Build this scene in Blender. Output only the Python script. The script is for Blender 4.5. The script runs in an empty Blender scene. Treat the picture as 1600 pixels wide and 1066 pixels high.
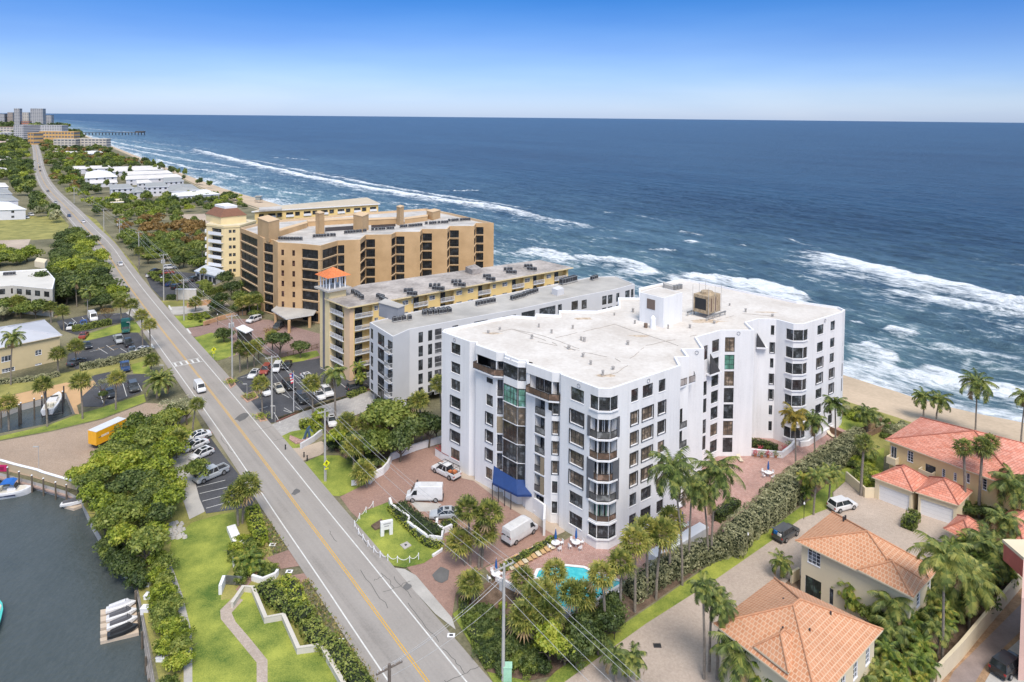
import bpy, math, random
import numpy as np
from mathutils import Vector, Matrix
from mathutils.geometry import tessellate_polygon
rnd = random.Random(7)
SC = bpy.context.scene
COL = SC.collection
# ---------------------------------------------------------------- camera model
H = 62.0; F = 1080.0; CX = 800.0; CY = 230.2
PIT = math.radians(2.5); ROL = 0.0095
fw = Vector((0, math.cos(PIT), -math.sin(PIT)))
r0 = Vector((1, 0, 0)); u0 = Vector((0, math.sin(PIT), math.cos(PIT)))
RR = r0*math.cos(ROL) + u0*math.sin(ROL)
UU = -r0*math.sin(ROL) + u0*math.cos(ROL)
CAM = Vector((0, 0, H))
def ray(px, py):
 return fw + RR*((px-CX)/F) + UU*((CY-py)/F)
def P(px, py, z=0.0):
 """photo position -> world point at height z"""
 d = ray(px, py); t = (z-H)/d.z
 return CAM + d*t
def P2(px, py, z=0.0):
 p = P(px, py, z); return Vector((p.x, p.y))
def wallhit(A, B, px, py):
 """-> (distance along the wall from A, height)"""
 d = ray(px, py); ab = Vector((B[0]-A[0], B[1]-A[1])); n = Vector((ab.y, -ab.x))
 t = (A[0]*n.x + A[1]*n.y) / (d.x*n.x + d.y*n.y)
 p = CAM + d*t
 return (Vector((p.x-A[0], p.y-A[1])).dot(ab.normalized()), p.z)
cd = bpy.data.cameras.new("camera"); cam = bpy.data.objects.new("camera", cd); COL.objects.link(cam)
cd.sensor_width = 36; cd.lens = F/1600*36; cd.shift_y = -(533-CY)/1600; cd.clip_end = 80000; cd.clip_start = 1
m = Matrix.Identity(4)
for i in range(3):
 m[i][0] = RR[i]; m[i][1] = UU[i]; m[i][2] = -fw[i]; m[i][3] = CAM[i]
cam.matrix_world = m; SC.camera = cam
# ---------------------------------------------------------------- materials
MATS = {}
class NB:
 def __init__(s, name):
  s.m = bpy.data.materials.new(name); s.m.use_nodes = True; s.t = s.m.node_tree; s.n = s.t.nodes; s.l = s.t.links
  s.b = s.n["Principled BSDF"]
 def new(s, typ, **kw):
  n = s.n.new(typ)
  for k, v in kw.items():
   if k.startswith('i_'): n.inputs[k[2:].replace('_', ' ')].default_value = v
   else: setattr(n, k, v)
  return n
 def link(s, a, b): s.l.new(a, b)
 def noise(s, co, scale, detail=4, rough=.6):
  n = s.new('ShaderNodeTexNoise', i_Scale=scale, i_Detail=detail, i_Roughness=rough)
  if co: s.link(co, n.inputs['Vector'])
  return n.outputs['Fac']
 def ramp(s, fac, pts):
  n = s.new('ShaderNodeValToRGB'); e = n.color_ramp.elements
  while len(e) < len(pts): e.new(.5)
  for i, (p, c) in enumerate(pts):
   e[i].position = p; e[i].color = (c[0], c[1], c[2], 1)
  s.link(fac, n.inputs['Fac']); return n.outputs['Color']
 def mix(s, fac, a, b, mode='MIX'):
  n = s.new('ShaderNodeMix', data_type='RGBA', blend_type=mode)
  for i, v in ((0, fac), (6, a), (7, b)):
   if hasattr(v, 'type') and not isinstance(v, (float, int)) and hasattr(v, 'links'): s.link(v, n.inputs[i])
   else: n.inputs[i].default_value = v if i == 0 else (v[0], v[1], v[2], 1)
  return n.outputs[2]
 def math(s, op, a, b=0.0, clamp=False):
  n = s.new('ShaderNodeMath', operation=op, use_clamp=clamp)
  for i, v in ((0, a), (1, b)):
   if hasattr(v, 'links'): s.link(v, n.inputs[i])
   else: n.inputs[i].default_value = v
  return n.outputs[0]
 def bump(s, h, strength=.3, dist=.05):
  n = s.new('ShaderNodeBump', i_Strength=strength, i_Distance=dist); s.link(h, n.inputs['Height']); s.link(n.outputs[0], s.b.inputs['Normal'])
def pos(nb, stretch=None):
 g = nb.new('ShaderNodeNewGeometry').outputs['Position']
 if stretch:
  mp = nb.new('ShaderNodeMapping'); mp.inputs['Scale'].default_value = stretch[:3]
  if len(stretch) > 3: mp.inputs['Rotation'].default_value = (0, 0, stretch[3])
  nb.link(g, mp.inputs['Vector']); return mp.outputs[0]
 return g
def M(name, c, rough=.7, var=.15, scale=.6, c2=None, metal=0, bump=0, spec=None, fine=6.0):
 """procedural material: base colour broken up by two sizes of noise"""
 if name in MATS: return MATS[name]
 nb = NB(name); co = pos(nb)
 n1 = nb.noise(co, scale, 5); n2 = nb.noise(co, fine, 3)
 lo = tuple(max(0, v*(1-var)) for v in c); hi = tuple(min(1, v*(1+var)) for v in (c2 or c))
 f = nb.math('ADD', nb.math('MULTIPLY', n1, .65), nb.math('MULTIPLY', n2, .35))
 col = nb.ramp(f, [(.36, lo), (.64, hi)])
 nb.link(col, nb.b.inputs['Base Color']); nb.b.inputs['Roughness'].default_value = rough; nb.b.inputs['Metallic'].default_value = metal
 if spec is not None: nb.b.inputs['Specular IOR Level'].default_value = spec
 if bump: nb.bump(n2, bump, .05)
 MATS[name] = nb.m; return nb.m
def MAXIS(name, c, rough, st, var=.06, rotz=0.0, sc=.5, bump=0):
 """streaky material: noise stretched along one axis (rain streaks, wheel tracks), plus blotches"""
 nb = NB(name); g = nb.new('ShaderNodeNewGeometry').outputs['Position']; m1 = nb.new('ShaderNodeMapping'); m1.inputs['Rotation'].default_value = (0, 0, rotz); nb.link(g, m1.inputs['Vector'])
 m2 = nb.new('ShaderNodeMapping'); m2.inputs['Scale'].default_value = st; nb.link(m1.outputs[0], m2.inputs['Vector'])
 n1 = nb.noise(m2.outputs[0], sc, 6, .65); n2 = nb.noise(g, .09, 6, .6); n3 = nb.noise(g, 4, 3)
 f = nb.math('ADD', nb.math('MULTIPLY', n1, .5), nb.math('ADD', nb.math('MULTIPLY', n2, .3), nb.math('MULTIPLY', n3, .2)))
 col = nb.ramp(f, [(.36, tuple(v*(1-2.2*var) for v in c)), (.46, tuple(v*(1-.5*var) for v in c)), (.62, tuple(min(1, v*(1+var)) for v in c))])
 nb.link(col, nb.b.inputs['Base Color']); nb.b.inputs['Roughness'].default_value = rough
 if bump: nb.bump(n3, bump, .04)
 MATS[name] = nb.m; return nb.m
def MG(name, c=(.02, .025, .03), rough=.08, var=.5):
 """window glass: dark rooms, partly drawn curtains, behind a glossy surface"""
 if name in MATS: return MATS[name]
 nb = NB(name); co = pos(nb)
 n1 = nb.noise(co, .9, 2)
 col = nb.ramp(n1, [(.35, tuple(v*(1-var) for v in c)), (.55, c), (.66, tuple(min(.5, v*(1+3.6*var)) for v in c))])
 nb.link(col, nb.b.inputs['Base Color']); nb.b.inputs['Roughness'].default_value = rough
 nb.b.inputs['Specular IOR Level'].default_value = .5
 MATS[name] = nb.m; return nb.m
def MLEAF(name, a, b, c, scale=.5):
 """foliage: each leaf cluster picks its tone from noise, each tree is shifted a little"""
 if name in MATS: return MATS[name]
 nb = NB(name); co = pos(nb)
 oi = nb.new('ShaderNodeObjectInfo').outputs['Random']
 n1 = nb.noise(co, scale, 3); n2 = nb.new('ShaderNodeTexWhiteNoise');
 sn = nb.new('ShaderNodeVectorMath', operation='SNAP'); sn.inputs[1].default_value = (.4, .4, .4); nb.link(co, sn.inputs[0]); nb.link(sn.outputs[0], n2.inputs['Vector'])
 f = nb.math('ADD', nb.math('MULTIPLY', n1, .62), nb.math('ADD', nb.math('MULTIPLY', n2.outputs['Value'], .42), nb.math('MULTIPLY', nb.math('SUBTRACT', oi, .5), .22)))
 col = nb.ramp(f, [(.3, tuple(v*.75 for v in a)), (.52, b), (.78, c)])
 nb.link(col, nb.b.inputs['Base Color']); nb.b.inputs['Roughness'].default_value = .55
 tr = nb.new('ShaderNodeBsdfTranslucent'); nb.link(col, tr.inputs['Color'])
 mx = nb.new('ShaderNodeMixShader'); mx.inputs[0].default_value = .42
 nb.link(nb.b.outputs[0], mx.inputs[1]); nb.link(tr.outputs[0], mx.inputs[2])
 nb.link(mx.outputs[0], nb.n['Material Output'].inputs['Surface'])
 MATS[name] = nb.m; return nb.m
def MBRICK(name, c1, c2, mortar, bw, bh, ms=.012, rot=0.0, var=.2, big=.12, uv=False, bump=.2, rough=.8):
 """pavers or roof tiles"""
 if name in MATS: return MATS[name]
 nb = NB(name)
 if uv: co = nb.new('ShaderNodeTexCoord').outputs['UV']
 else: co = pos(nb, (1, 1, 1, rot))
 br = nb.new('ShaderNodeTexBrick'); br.inputs['Scale'].default_value = 1; br.inputs['Brick Width'].default_value = bw; br.inputs['Row Height'].default_value = bh
 br.inputs['Mortar Size'].default_value = ms; br.inputs['Mortar Smooth'].default_value = .3
 for k, v in (('Color1', c1), ('Color2', c2), ('Mortar', mortar)): br.inputs[k].default_value = (*v, 1)
 nb.link(co, br.inputs['Vector'])
 n1 = nb.noise(pos(nb), big, 6); n2 = nb.noise(pos(nb), 2.5, 4)
 f = nb.math('ADD', nb.math('MULTIPLY', n1, .6), nb.math('MULTIPLY', n2, .4))
 sh = nb.ramp(f, [(.35, (1-var,)*3), (.65, (1+var,)*3)])
 col = nb.mix(1.0, br.outputs['Color'], sh, 'MULTIPLY')
 nb.link(col, nb.b.inputs['Base Color']); nb.b.inputs['Roughness'].default_value = rough
 inv = nb.math('SUBTRACT', 1.0, br.outputs['Fac']); nb.bump(inv, bump, .03)
 MATS[name] = nb.m; return nb.m
# ---------------------------------------------------------------- mesh builder
class MB:
 def __init__(s): s.v = []; s.f = []; s.m = []; s.mats = []; s.uv = {}
 def mi(s, mat):
  if mat not in s.mats: s.mats.append(mat)
  return s.mats.index(mat)
 def face(s, pts, mat, uv=None):
  b = len(s.v); s.v += [tuple(p) for p in pts]; s.f.append(tuple(range(b, b+len(pts)))); s.m.append(s.mi(mat))
  if uv: s.uv[len(s.f)-1] = uv
 def box(s, x0, x1, y0, y1, z0, z1, mat, fr=None):
  s.prism([(x0, y0), (x1, y0), (x1, y1), (x0, y1)], z0, z1, mat, fr=fr)
 def prism(s, poly, z0, z1, mat, top=None, fr=None, bottom=True, cap=True, inner=None):
  """poly: list of xy; fr=(origin, ux) optional local frame"""
  if area(poly) < 0: poly = list(poly)[::-1]
  q = [tr2(fr, p) for p in poly]; n = len(q)
  b = len(s.v); s.v += [(p[0], p[1], z0) for p in q] + [(p[0], p[1], z1) for p in q]
  k = s.mi(mat)
  for i in range(n):
   j = (i+1) % n; s.f.append((b+i, b+j, b+n+j, b+n+i)); s.m.append(k)
  if cap:
   kt = s.mi(top or mat)
   if n <= 4: s.f.append(tuple(b+n+i for i in range(n))); s.m.append(kt)
   else:
    for t in tess(q): s.f.append(tuple(b+n+i for i in t)); s.m.append(kt)
   if bottom:
    if n <= 4: s.f.append(tuple(b+i for i in range(n))[::-1]); s.m.append(k)
    else:
     for t in tess(q): s.f.append(tuple(b+i for i in t)[::-1]); s.m.append(k)
 def tube(s, a, b_, r0, r1, mat, n=8, cap=True):
  a = Vector(a); b_ = Vector(b_); d = (b_-a)
  if d.length < 1e-6: return
  d.normalize(); x = d.orthogonal().normalized(); y = d.cross(x)
  b = len(s.v)
  for c, r in ((a, r0), (b_, r1)):
   for i in range(n):
    t = 2*math.pi*i/n; s.v.append(tuple(c + x*(r*math.cos(t)) + y*(r*math.sin(t))))
  k = s.mi(mat)
  for i in range(n):
   j = (i+1) % n; s.f.append((b+i, b+j, b+n+j, b+n+i)); s.m.append(k)
  if cap:
   s.f.append(tuple(b+n+i for i in range(n))); s.m.append(k)
   s.f.append(tuple(b+i for i in range(n))[::-1]); s.m.append(k)
 def path(s, pts, r0, r1, mat, n=6):
  m_ = len(pts)-1
  for i in range(m_):
   s.tube(pts[i], pts[i+1], r0+(r1-r0)*i/m_, r0+(r1-r0)*(i+1)/m_, mat, n, cap=(i in (0, m_-1)))
 def build(s, name, parent=None, smooth=False, mesh_only=False):
  me = bpy.data.meshes.new(name); me.from_pydata(s.v, [], s.f)
  for mt in s.mats: me.materials.append(mt)
  me.polygons.foreach_set('material_index', s.m)
  if smooth: me.polygons.foreach_set('use_smooth', [True]*len(s.f))
  if s.uv:
   ul = me.uv_layers.new(name='UVMap').data
   for fi, uvs in s.uv.items():
    ls = me.polygons[fi].loop_start
    for k, u in enumerate(uvs): ul[ls+k].uv = u
  me.update()
  if mesh_only: return me
  o = bpy.data.objects.new(name, me); COL.objects.link(o)
  if parent is not None: o.parent = parent
  return o
def area(p):
 return sum(p[i][0]*p[(i+1) % len(p)][1] - p[(i+1) % len(p)][0]*p[i][1] for i in range(len(p)))/2
def tess(q):
 ts = tessellate_polygon([[Vector((p[0], p[1], 0)) for p in q]])
 out = []
 for t in ts:
  a, b, c = (q[i] for i in t)
  cr = (b[0]-a[0])*(c[1]-a[1]) - (b[1]-a[1])*(c[0]-a[0])
  out.append(tuple(t) if cr > 0 else tuple(t)[::-1])
 return out
def tr2(fr, p):
 if fr is None: return (p[0], p[1])
 o, u = fr; return (o[0] + u[0]*p[0] - u[1]*p[1], o[1] + u[1]*p[0] + u[0]*p[1])
def offset(poly, d):
 """miter offset inward by d (for any winding)"""
 n = len(poly); sg = 1 if area(poly) > 0 else -1; out = []
 for i in range(n):
  a, b, c = Vector(poly[i-1][:2]), Vector(poly[i][:2]), Vector(poly[(i+1) % n][:2])
  e1 = (b-a).normalized(); e2 = (c-b).normalized()
  n1 = Vector((-e1.y, e1.x))*sg; n2 = Vector((-e2.y, e2.x))*sg
  k = n1+n2; L = k.length_squared
  k = k*(2/L) if L > .3 else n1*1.2
  if k.length > 2: k = k.normalized()*2
  out.append(tuple(b + k*d))
 return out
def thing(name, label, cat, loc=(0, 0, 0), rz=0.0, group=None):
 o = bpy.data.objects.new(name, None); COL.objects.link(o); o.location = loc; o.rotation_euler = (0, 0, rz)
 o.empty_display_size = .3
 return tag(o, label, cat, group)
def tag(o, label, cat, group=None):
 o['label'] = label; o['category'] = cat
 if group: o['group'] = group
 return o
def struct(o, kind='structure', label=None, cat=None):
 o['kind'] = kind
 if label: o['label'] = label
 if cat: o['category'] = cat
 return o
def dup(root, loc=None, rz=None, scale=None, label=None, group=None, parent=None):
 r = root.copy(); COL.objects.link(r)
 if loc is not None: r.location = loc
 if rz is not None: r.rotation_euler = (0, 0, rz)
 if scale is not None: r.scale = (scale,)*3 if isinstance(scale, (int, float)) else scale
 if label: r['label'] = label
 if group: r['group'] = group
 if parent is not None: r.parent = parent
 for ch in KIDS.get(root.name, []):
  c = ch.copy(); COL.objects.link(c); c.parent = r
  for g in KIDS.get(ch.name, []):
   d = g.copy(); COL.objects.link(d); d.parent = c
 return r
KIDS = {}
def reg(parent, *ch): KIDS.setdefault(parent.name, []).extend(ch)
def sheet(name, px, z, mat, hole=None, kind='structure', zp=0.0, world=None):
 """flat ground surface; px: photo outline on the ground plane"""
 pts = [tuple(P2(x, y, zp)) for x, y in px] if world is None else world
 b = MB(); k = b.mi(mat)
 if hole is None:
  if area(pts) < 0: pts = pts[::-1]
  b.v = [(p[0], p[1], z) for p in pts]
  for t in tess(pts): b.f.append(t); b.m.append(k)
 o = b.build(name); return struct(o, kind)
def offs_line(pts, d):
 out = []
 for i in range(len(pts)):
  a = Vector(pts[max(0, i-1)]); b = Vector(pts[min(len(pts)-1, i+1)]); e = (b-a).normalized()
  out.append(Vector(pts[i]) + Vector((e.y, -e.x))*d)   # d>0 : right-hand side
 return out
def ribbon(b, pts, d0, d1, z, mat):
 A = offs_line(pts, d0); B = offs_line(pts, d1)
 for i in range(len(pts)-1):
  b.face([(A[i].x, A[i].y, z), (B[i].x, B[i].y, z), (B[i+1].x, B[i+1].y, z), (A[i+1].x, A[i+1].y, z)][::-1] if False else [(B[i].x, B[i].y, z), (B[i+1].x, B[i+1].y, z), (A[i+1].x, A[i+1].y, z), (A[i].x, A[i].y, z)], mat)
def densify(pts, step):
 out = []
 for i in range(len(pts)-1):
  a, b = Vector(pts[i]), Vector(pts[i+1]); n = max(1, int((b-a).length/step))
  out += [a.lerp(b, k/n) for k in range(n)]
 return out + [Vector(pts[-1])]
def smooth_line(pts, it=2):
 p = [Vector(q) for q in pts]
 for _ in range(it):
  q = [p[0]]
  for i in range(len(p)-1): q += [p[i].lerp(p[i+1], .25), p[i].lerp(p[i+1], .75)]
  p = q + [p[-1]]
 return p
def inpoly(p, poly):
 c = False; j = len(poly)-1
 for i in range(len(poly)):
  xi, yi = poly[i][:2]; xj, yj = poly[j][:2]
  if (yi > p[1]) != (yj > p[1]) and p[0] < (xj-xi)*(p[1]-yi)/(yj-yi)+xi: c = not c
  j = i
 return c
def wall_line(name, px, w, z0, z1, mat, label, cat='wall', close=False, group=None, cap=None):
 """a low wall that follows points on the ground"""
 pts = [P2(x, y) for x, y in px]
 A = offs_line(pts, -w/2); B = offs_line(pts, w/2)
 b = MB(); b.prism([tuple(p) for p in A] + [tuple(p) for p in B[::-1]], z0, z1, mat)
 if cap:
  A = offs_line(pts, -w/2-.06); B = offs_line(pts, w/2+.06)
  b.prism([tuple(p) for p in A] + [tuple(p) for p in B[::-1]], z1+.003, z1+.09, cap)
 return tag(b.build(name), label, cat, group)
# ---------------------------------------------------------------- light and sky
SUN_EL = math.radians(56); SUN_AZ = math.radians(166)   # compass: 0 = +Y, clockwise
w = bpy.data.worlds.new("World"); SC.world = w; w.use_nodes = True
nt = w.node_tree; bg = nt.nodes['Background']
sky = nt.nodes.new('ShaderNodeTexSky'); sky.sky_type = 'NISHITA'; sky.sun_disc = False
sky.sun_elevation = SUN_EL; sky.sun_rotation = SUN_AZ; sky.altitude = 0; sky.air_density = 1.0; sky.dust_density = 0.6; sky.ozone_density = 2.0
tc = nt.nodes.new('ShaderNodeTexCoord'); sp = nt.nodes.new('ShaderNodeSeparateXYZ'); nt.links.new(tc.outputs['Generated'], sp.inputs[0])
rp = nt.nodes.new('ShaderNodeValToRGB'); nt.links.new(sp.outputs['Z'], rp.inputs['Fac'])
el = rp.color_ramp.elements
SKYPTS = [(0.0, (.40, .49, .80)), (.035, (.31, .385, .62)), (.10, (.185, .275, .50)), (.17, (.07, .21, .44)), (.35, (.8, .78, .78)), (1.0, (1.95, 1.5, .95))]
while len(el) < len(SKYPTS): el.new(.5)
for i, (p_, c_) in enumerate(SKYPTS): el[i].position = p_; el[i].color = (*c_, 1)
cn = nt.nodes.new('ShaderNodeTexNoise'); cn.inputs['Scale'].default_value = 2.2; cn.inputs['Detail'].default_value = 6; cm = nt.nodes.new('ShaderNodeMapping'); cm.inputs['Scale'].default_value = (1, 1, 7); nt.links.new(tc.outputs['Generated'], cm.inputs[0]); nt.links.new(cm.outputs[0], cn.inputs[0])
cr = nt.nodes.new('ShaderNodeValToRGB'); cr.color_ramp.elements[0].position = .42; cr.color_ramp.elements[0].color = (1, 1, 1, 1); cr.color_ramp.elements[1].position = .75; cr.color_ramp.elements[1].color = (1.22, 1.13, 1.04, 1); nt.links.new(cn.outputs['Fac'], cr.inputs[0])
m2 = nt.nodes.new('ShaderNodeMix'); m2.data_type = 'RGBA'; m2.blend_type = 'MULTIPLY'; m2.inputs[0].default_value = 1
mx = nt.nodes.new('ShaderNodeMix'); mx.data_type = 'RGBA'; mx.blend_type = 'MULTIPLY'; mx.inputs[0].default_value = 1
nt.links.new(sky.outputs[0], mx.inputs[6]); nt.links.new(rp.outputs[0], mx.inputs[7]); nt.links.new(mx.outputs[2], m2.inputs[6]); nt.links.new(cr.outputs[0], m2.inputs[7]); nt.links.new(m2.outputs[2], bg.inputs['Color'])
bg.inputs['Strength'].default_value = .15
sd = bpy.data.lights.new("sun", 'SUN'); so = bpy.data.objects.new("sun", sd); COL.objects.link(so)
sd.energy = 1.6; sd.angle = math.radians(24); sd.color = (1, .95, .88)
dirv = Vector((math.sin(SUN_AZ)*math.cos(SUN_EL), math.cos(SUN_AZ)*math.cos(SUN_EL), math.sin(SUN_EL)))
so.rotation_euler = dirv.to_track_quat('Z', 'Y').to_euler(); so.location = (0, 0, 200)
SC.view_settings.view_transform = 'Standard'; SC.view_settings.look = 'None'; SC.view_settings.gamma = 1; SC.view_settings.exposure = .92
# ---------------------------------------------------------------- shared materials
WHITE = MAXIS('white_stucco', (.755, .75, .755), .8, (1, 1, .07), .065, 0, .9, .1)
WHITE2 = M('white_trim', (.78, .78, .8), .7, .03)
ROOFW = M('white_roof_membrane', (.57, .52, .47), .85, .1, .12, c2=(.62, .59, .555), bump=.15, fine=1.5)
DARKF = M('dark_bronze_frame', (.035, .035, .04), .45, .2)
GLASS = MG('window_glass', (.05, .055, .06), .06, .6)
GLASST = MG('tan_blind_glass', (.16, .125, .095), .15, .4)
GLASSG = MG('green_glass', (.14, .33, .25), .1, .35)
CONC = M('concrete', (.42, .40, .375), .85, .15, .3, bump=.2)
CURB = M('kerb_concrete', (.5, .49, .46), .85, .12, .8)
ASPH = MAXIS('asphalt_road', (.315, .29, .268), .9, (1, .02, 1), .12, math.radians(-38), .75, .25)
ASPHD = M('dark_parking_asphalt', (.05, .052, .06), .9, .2, .12, c2=(.075, .076, .085), bump=.2, fine=3)
PWHITE = M('white_road_paint', (.62, .62, .6), .7, .15, 1.2)
PYEL = M('yellow_road_paint', (.62, .36, .05), .7, .12, 1.2)
GRASS = M('bright_lawn', (.095, .18, .02), .9, .32, .2, c2=(.27, .29, .05), bump=.5, fine=7)
GRASSD = M('dry_grass', (.19, .20, .05), .9, .25, .15, c2=(.30, .27, .08), bump=.5, fine=5)
EARTH = M('earth_ground', (.10, .10, .05), .95, .3, .05, c2=(.20, .18, .11), bump=.4, fine=2)
MULCH = M('mulch', (.10, .065, .04), .95, .3, .8, c2=(.16, .11, .08), bump=.5)
SAND = M('beach_sand', (.46, .36, .25), .9, .08, .05, c2=(.55, .43, .31), bump=.2, fine=1.2)
SANDD = M('pale_dirt', (.38, .30, .24), .9, .15, .1, c2=(.46, .38, .30), bump=.3)
BROWNP = MBRICK('brown_pavers', (.31, .19, .15), (.36, .23, .185), (.19, .12, .10), .24, .12, .01, .65, .22, .1)
PINKP = MBRICK('pink_pavers', (.40, .235, .20), (.47, .31, .27), (.26, .16, .14), .3, .3, .02, .3, .22, .25)
TANP = MBRICK('tan_pavers', (.35, .26, .19), (.42, .32, .25), (.25, .19, .14), .24, .12, .012, .9, .14, .12)
GREYP = MBRICK('grey_pavers', (.36, .34, .33), (.43, .41, .39), (.26, .25, .24), .6, .6, .02, .4, .12, .2)
DRIVEP = MBRICK('taupe_driveway_pavers', (.45, .37, .31), (.50, .42, .355), (.27, .215, .185), .22, .11, .01, .8, .16, .09)
BARK = M('tree_bark', (.13, .105, .08), .9, .25, 2)
BARKP = M('palm_bark', (.22, .19, .16), .9, .25, 3, bump=.3)
SABAL = MLEAF('cabbage_palm_leaf', (0.103, 0.146, 0.03), (0.246, 0.281, 0.061), (0.543, 0.488, 0.122), 0.7)
COCO = MLEAF('coconut_palm_leaf', (0.078, 0.122, 0.03), (0.181, 0.244, 0.061), (0.427, 0.427, 0.11), 0.7)
ARECA = MLEAF('areca_palm_leaf', (0.078, 0.146, 0.024), (0.22, 0.305, 0.049), (0.491, 0.439, 0.085), 0.7)
LEAFD = MLEAF('dark_leaf', (0.045, 0.079, 0.024), (0.103, 0.152, 0.041), (0.207, 0.256, 0.073), 0.35)
LEAFM = MLEAF('mid_leaf', (0.084, 0.134, 0.024), (0.2, 0.262, 0.049), (0.388, 0.421, 0.098), 0.35)
LEAFY = MLEAF('yellow_green_leaf', (0.142, 0.207, 0.024), (0.323, 0.403, 0.043), (0.569, 0.573, 0.098), 0.35)
LEAFO = MLEAF('orange_brown_leaf', (0.168, 0.134, 0.043), (0.349, 0.207, 0.067), (0.44, 0.305, 0.11), 0.25)
LEAFG = MLEAF('grey_green_leaf', (0.194, 0.213, 0.11), (0.375, 0.378, 0.207), (0.595, 0.573, 0.354), 0.7)
FLOWR = M('red_flower', (.45, .06, .09), .7, .3, 2)
# ---------------------------------------------------------------- shoreline and sea
SEA_Z = -2.5
shp = [(1600, 668), (1498, 648), (1418, 626), (1320, 592), (430, 320), (358, 300.5), (282, 272.5), (200, 240), (150, 219), (110, 203), (95, 194)]
SH = [P2(x, y, SEA_Z) for x, y in shp]
d0 = (SH[0]-SH[1]).normalized(); SH = [SH[0]+d0*420] + SH
dl = Vector((-math.sin(math.radians(38)), math.cos(math.radians(38))))
SH = SH + [SH[-1]+dl*3000, SH[-1]+dl*60000]
SH = smooth_line(SH, 2)
SA = np.array([tuple(p) for p in SH]); seg = np.sqrt(((SA[1:]-SA[:-1])**2).sum(1)); SS = np.concatenate([[0], np.cumsum(seg)])
def to_st(p):
 best = (1e18, 0, 0)
 for i in range(len(SA)-1):
  a = SA[i]; e = SA[i+1]-a; L = seg[i]
  if L < 1e-6: continue
  u = max(0, min(1, ((p[0]-a[0])*e[0]+(p[1]-a[1])*e[1])/L/L)); q = a+e*u
  dx, dy = p[0]-q[0], p[1]-q[1]; dd = dx*dx+dy*dy
  if dd < best[0]:
   sd_ = (dx*e[1]-dy*e[0])/L; best = (dd, SS[i]+u*L, math.copysign(math.sqrt(dd), sd_))
 return best[1], best[2]
S0 = to_st(P2(1320, 592, SEA_Z))[0]
sv = list(np.arange(S0-330, S0+560, 1.7)); st = 1.7
while sv[-1] < SS[-1]-10: st *= 1.03; sv.append(sv[-1]+st)
sv = np.array(sv[:-1]); tv = list(np.arange(-14, 330, 1.35)); st = 1.35
while tv[-1] < 60000: st *= 1.045; tv.append(tv[-1]+st)
tv = np.array(tv)
bx = np.interp(sv, SS, SA[:, 0]); by = np.interp(sv, SS, SA[:, 1])
tx = np.gradient(bx, sv); ty = np.gradient(by, sv); k = np.ones(41)/41
def sm(a): return np.convolve(np.pad(a, 20, 'edge'), k, 'valid')
tx = sm(tx); ty = sm(ty); ln = np.hypot(tx, ty); nx, ny = ty/ln, -tx/ln
NAV = np.array([math.cos(math.radians(38)), math.sin(math.radians(38))])
TT, SG = np.meshgrid(tv, sv); wv = np.clip(TT/700, 0, 1)
NX = nx[:, None]*(1-wv)+NAV[0]*wv; NY = ny[:, None]*(1-wv)+NAV[1]*wv; L = np.hypot(NX, NY); NX /= L; NY /= L
X = bx[:, None]+NX*TT; Y = by[:, None]+NY*TT
dist = np.hypot(X, Y); fade = np.clip(1.3-dist/900, 0, 1)*np.clip(TT/25, 0, 1)
Z = np.full_like(X, SEA_Z); rg = np.random.RandomState(4)
for i in range(16):
 th = rg.normal(0, .28 if i < 8 else .7); lam = rg.uniform(11, 26) if i < 6 else rg.uniform(4.5, 10)
 kk = 2*math.pi/lam; ph = rg.uniform(0, 6.28); am = .2 if i < 6 else .1
 arg = kk*(TT*math.cos(th)+SG*math.sin(th))+ph+1.2*np.sin(SG/47+i)
 Z += am*fade*(1-np.abs(np.sin(arg/2))-.4)*1.6
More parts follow.
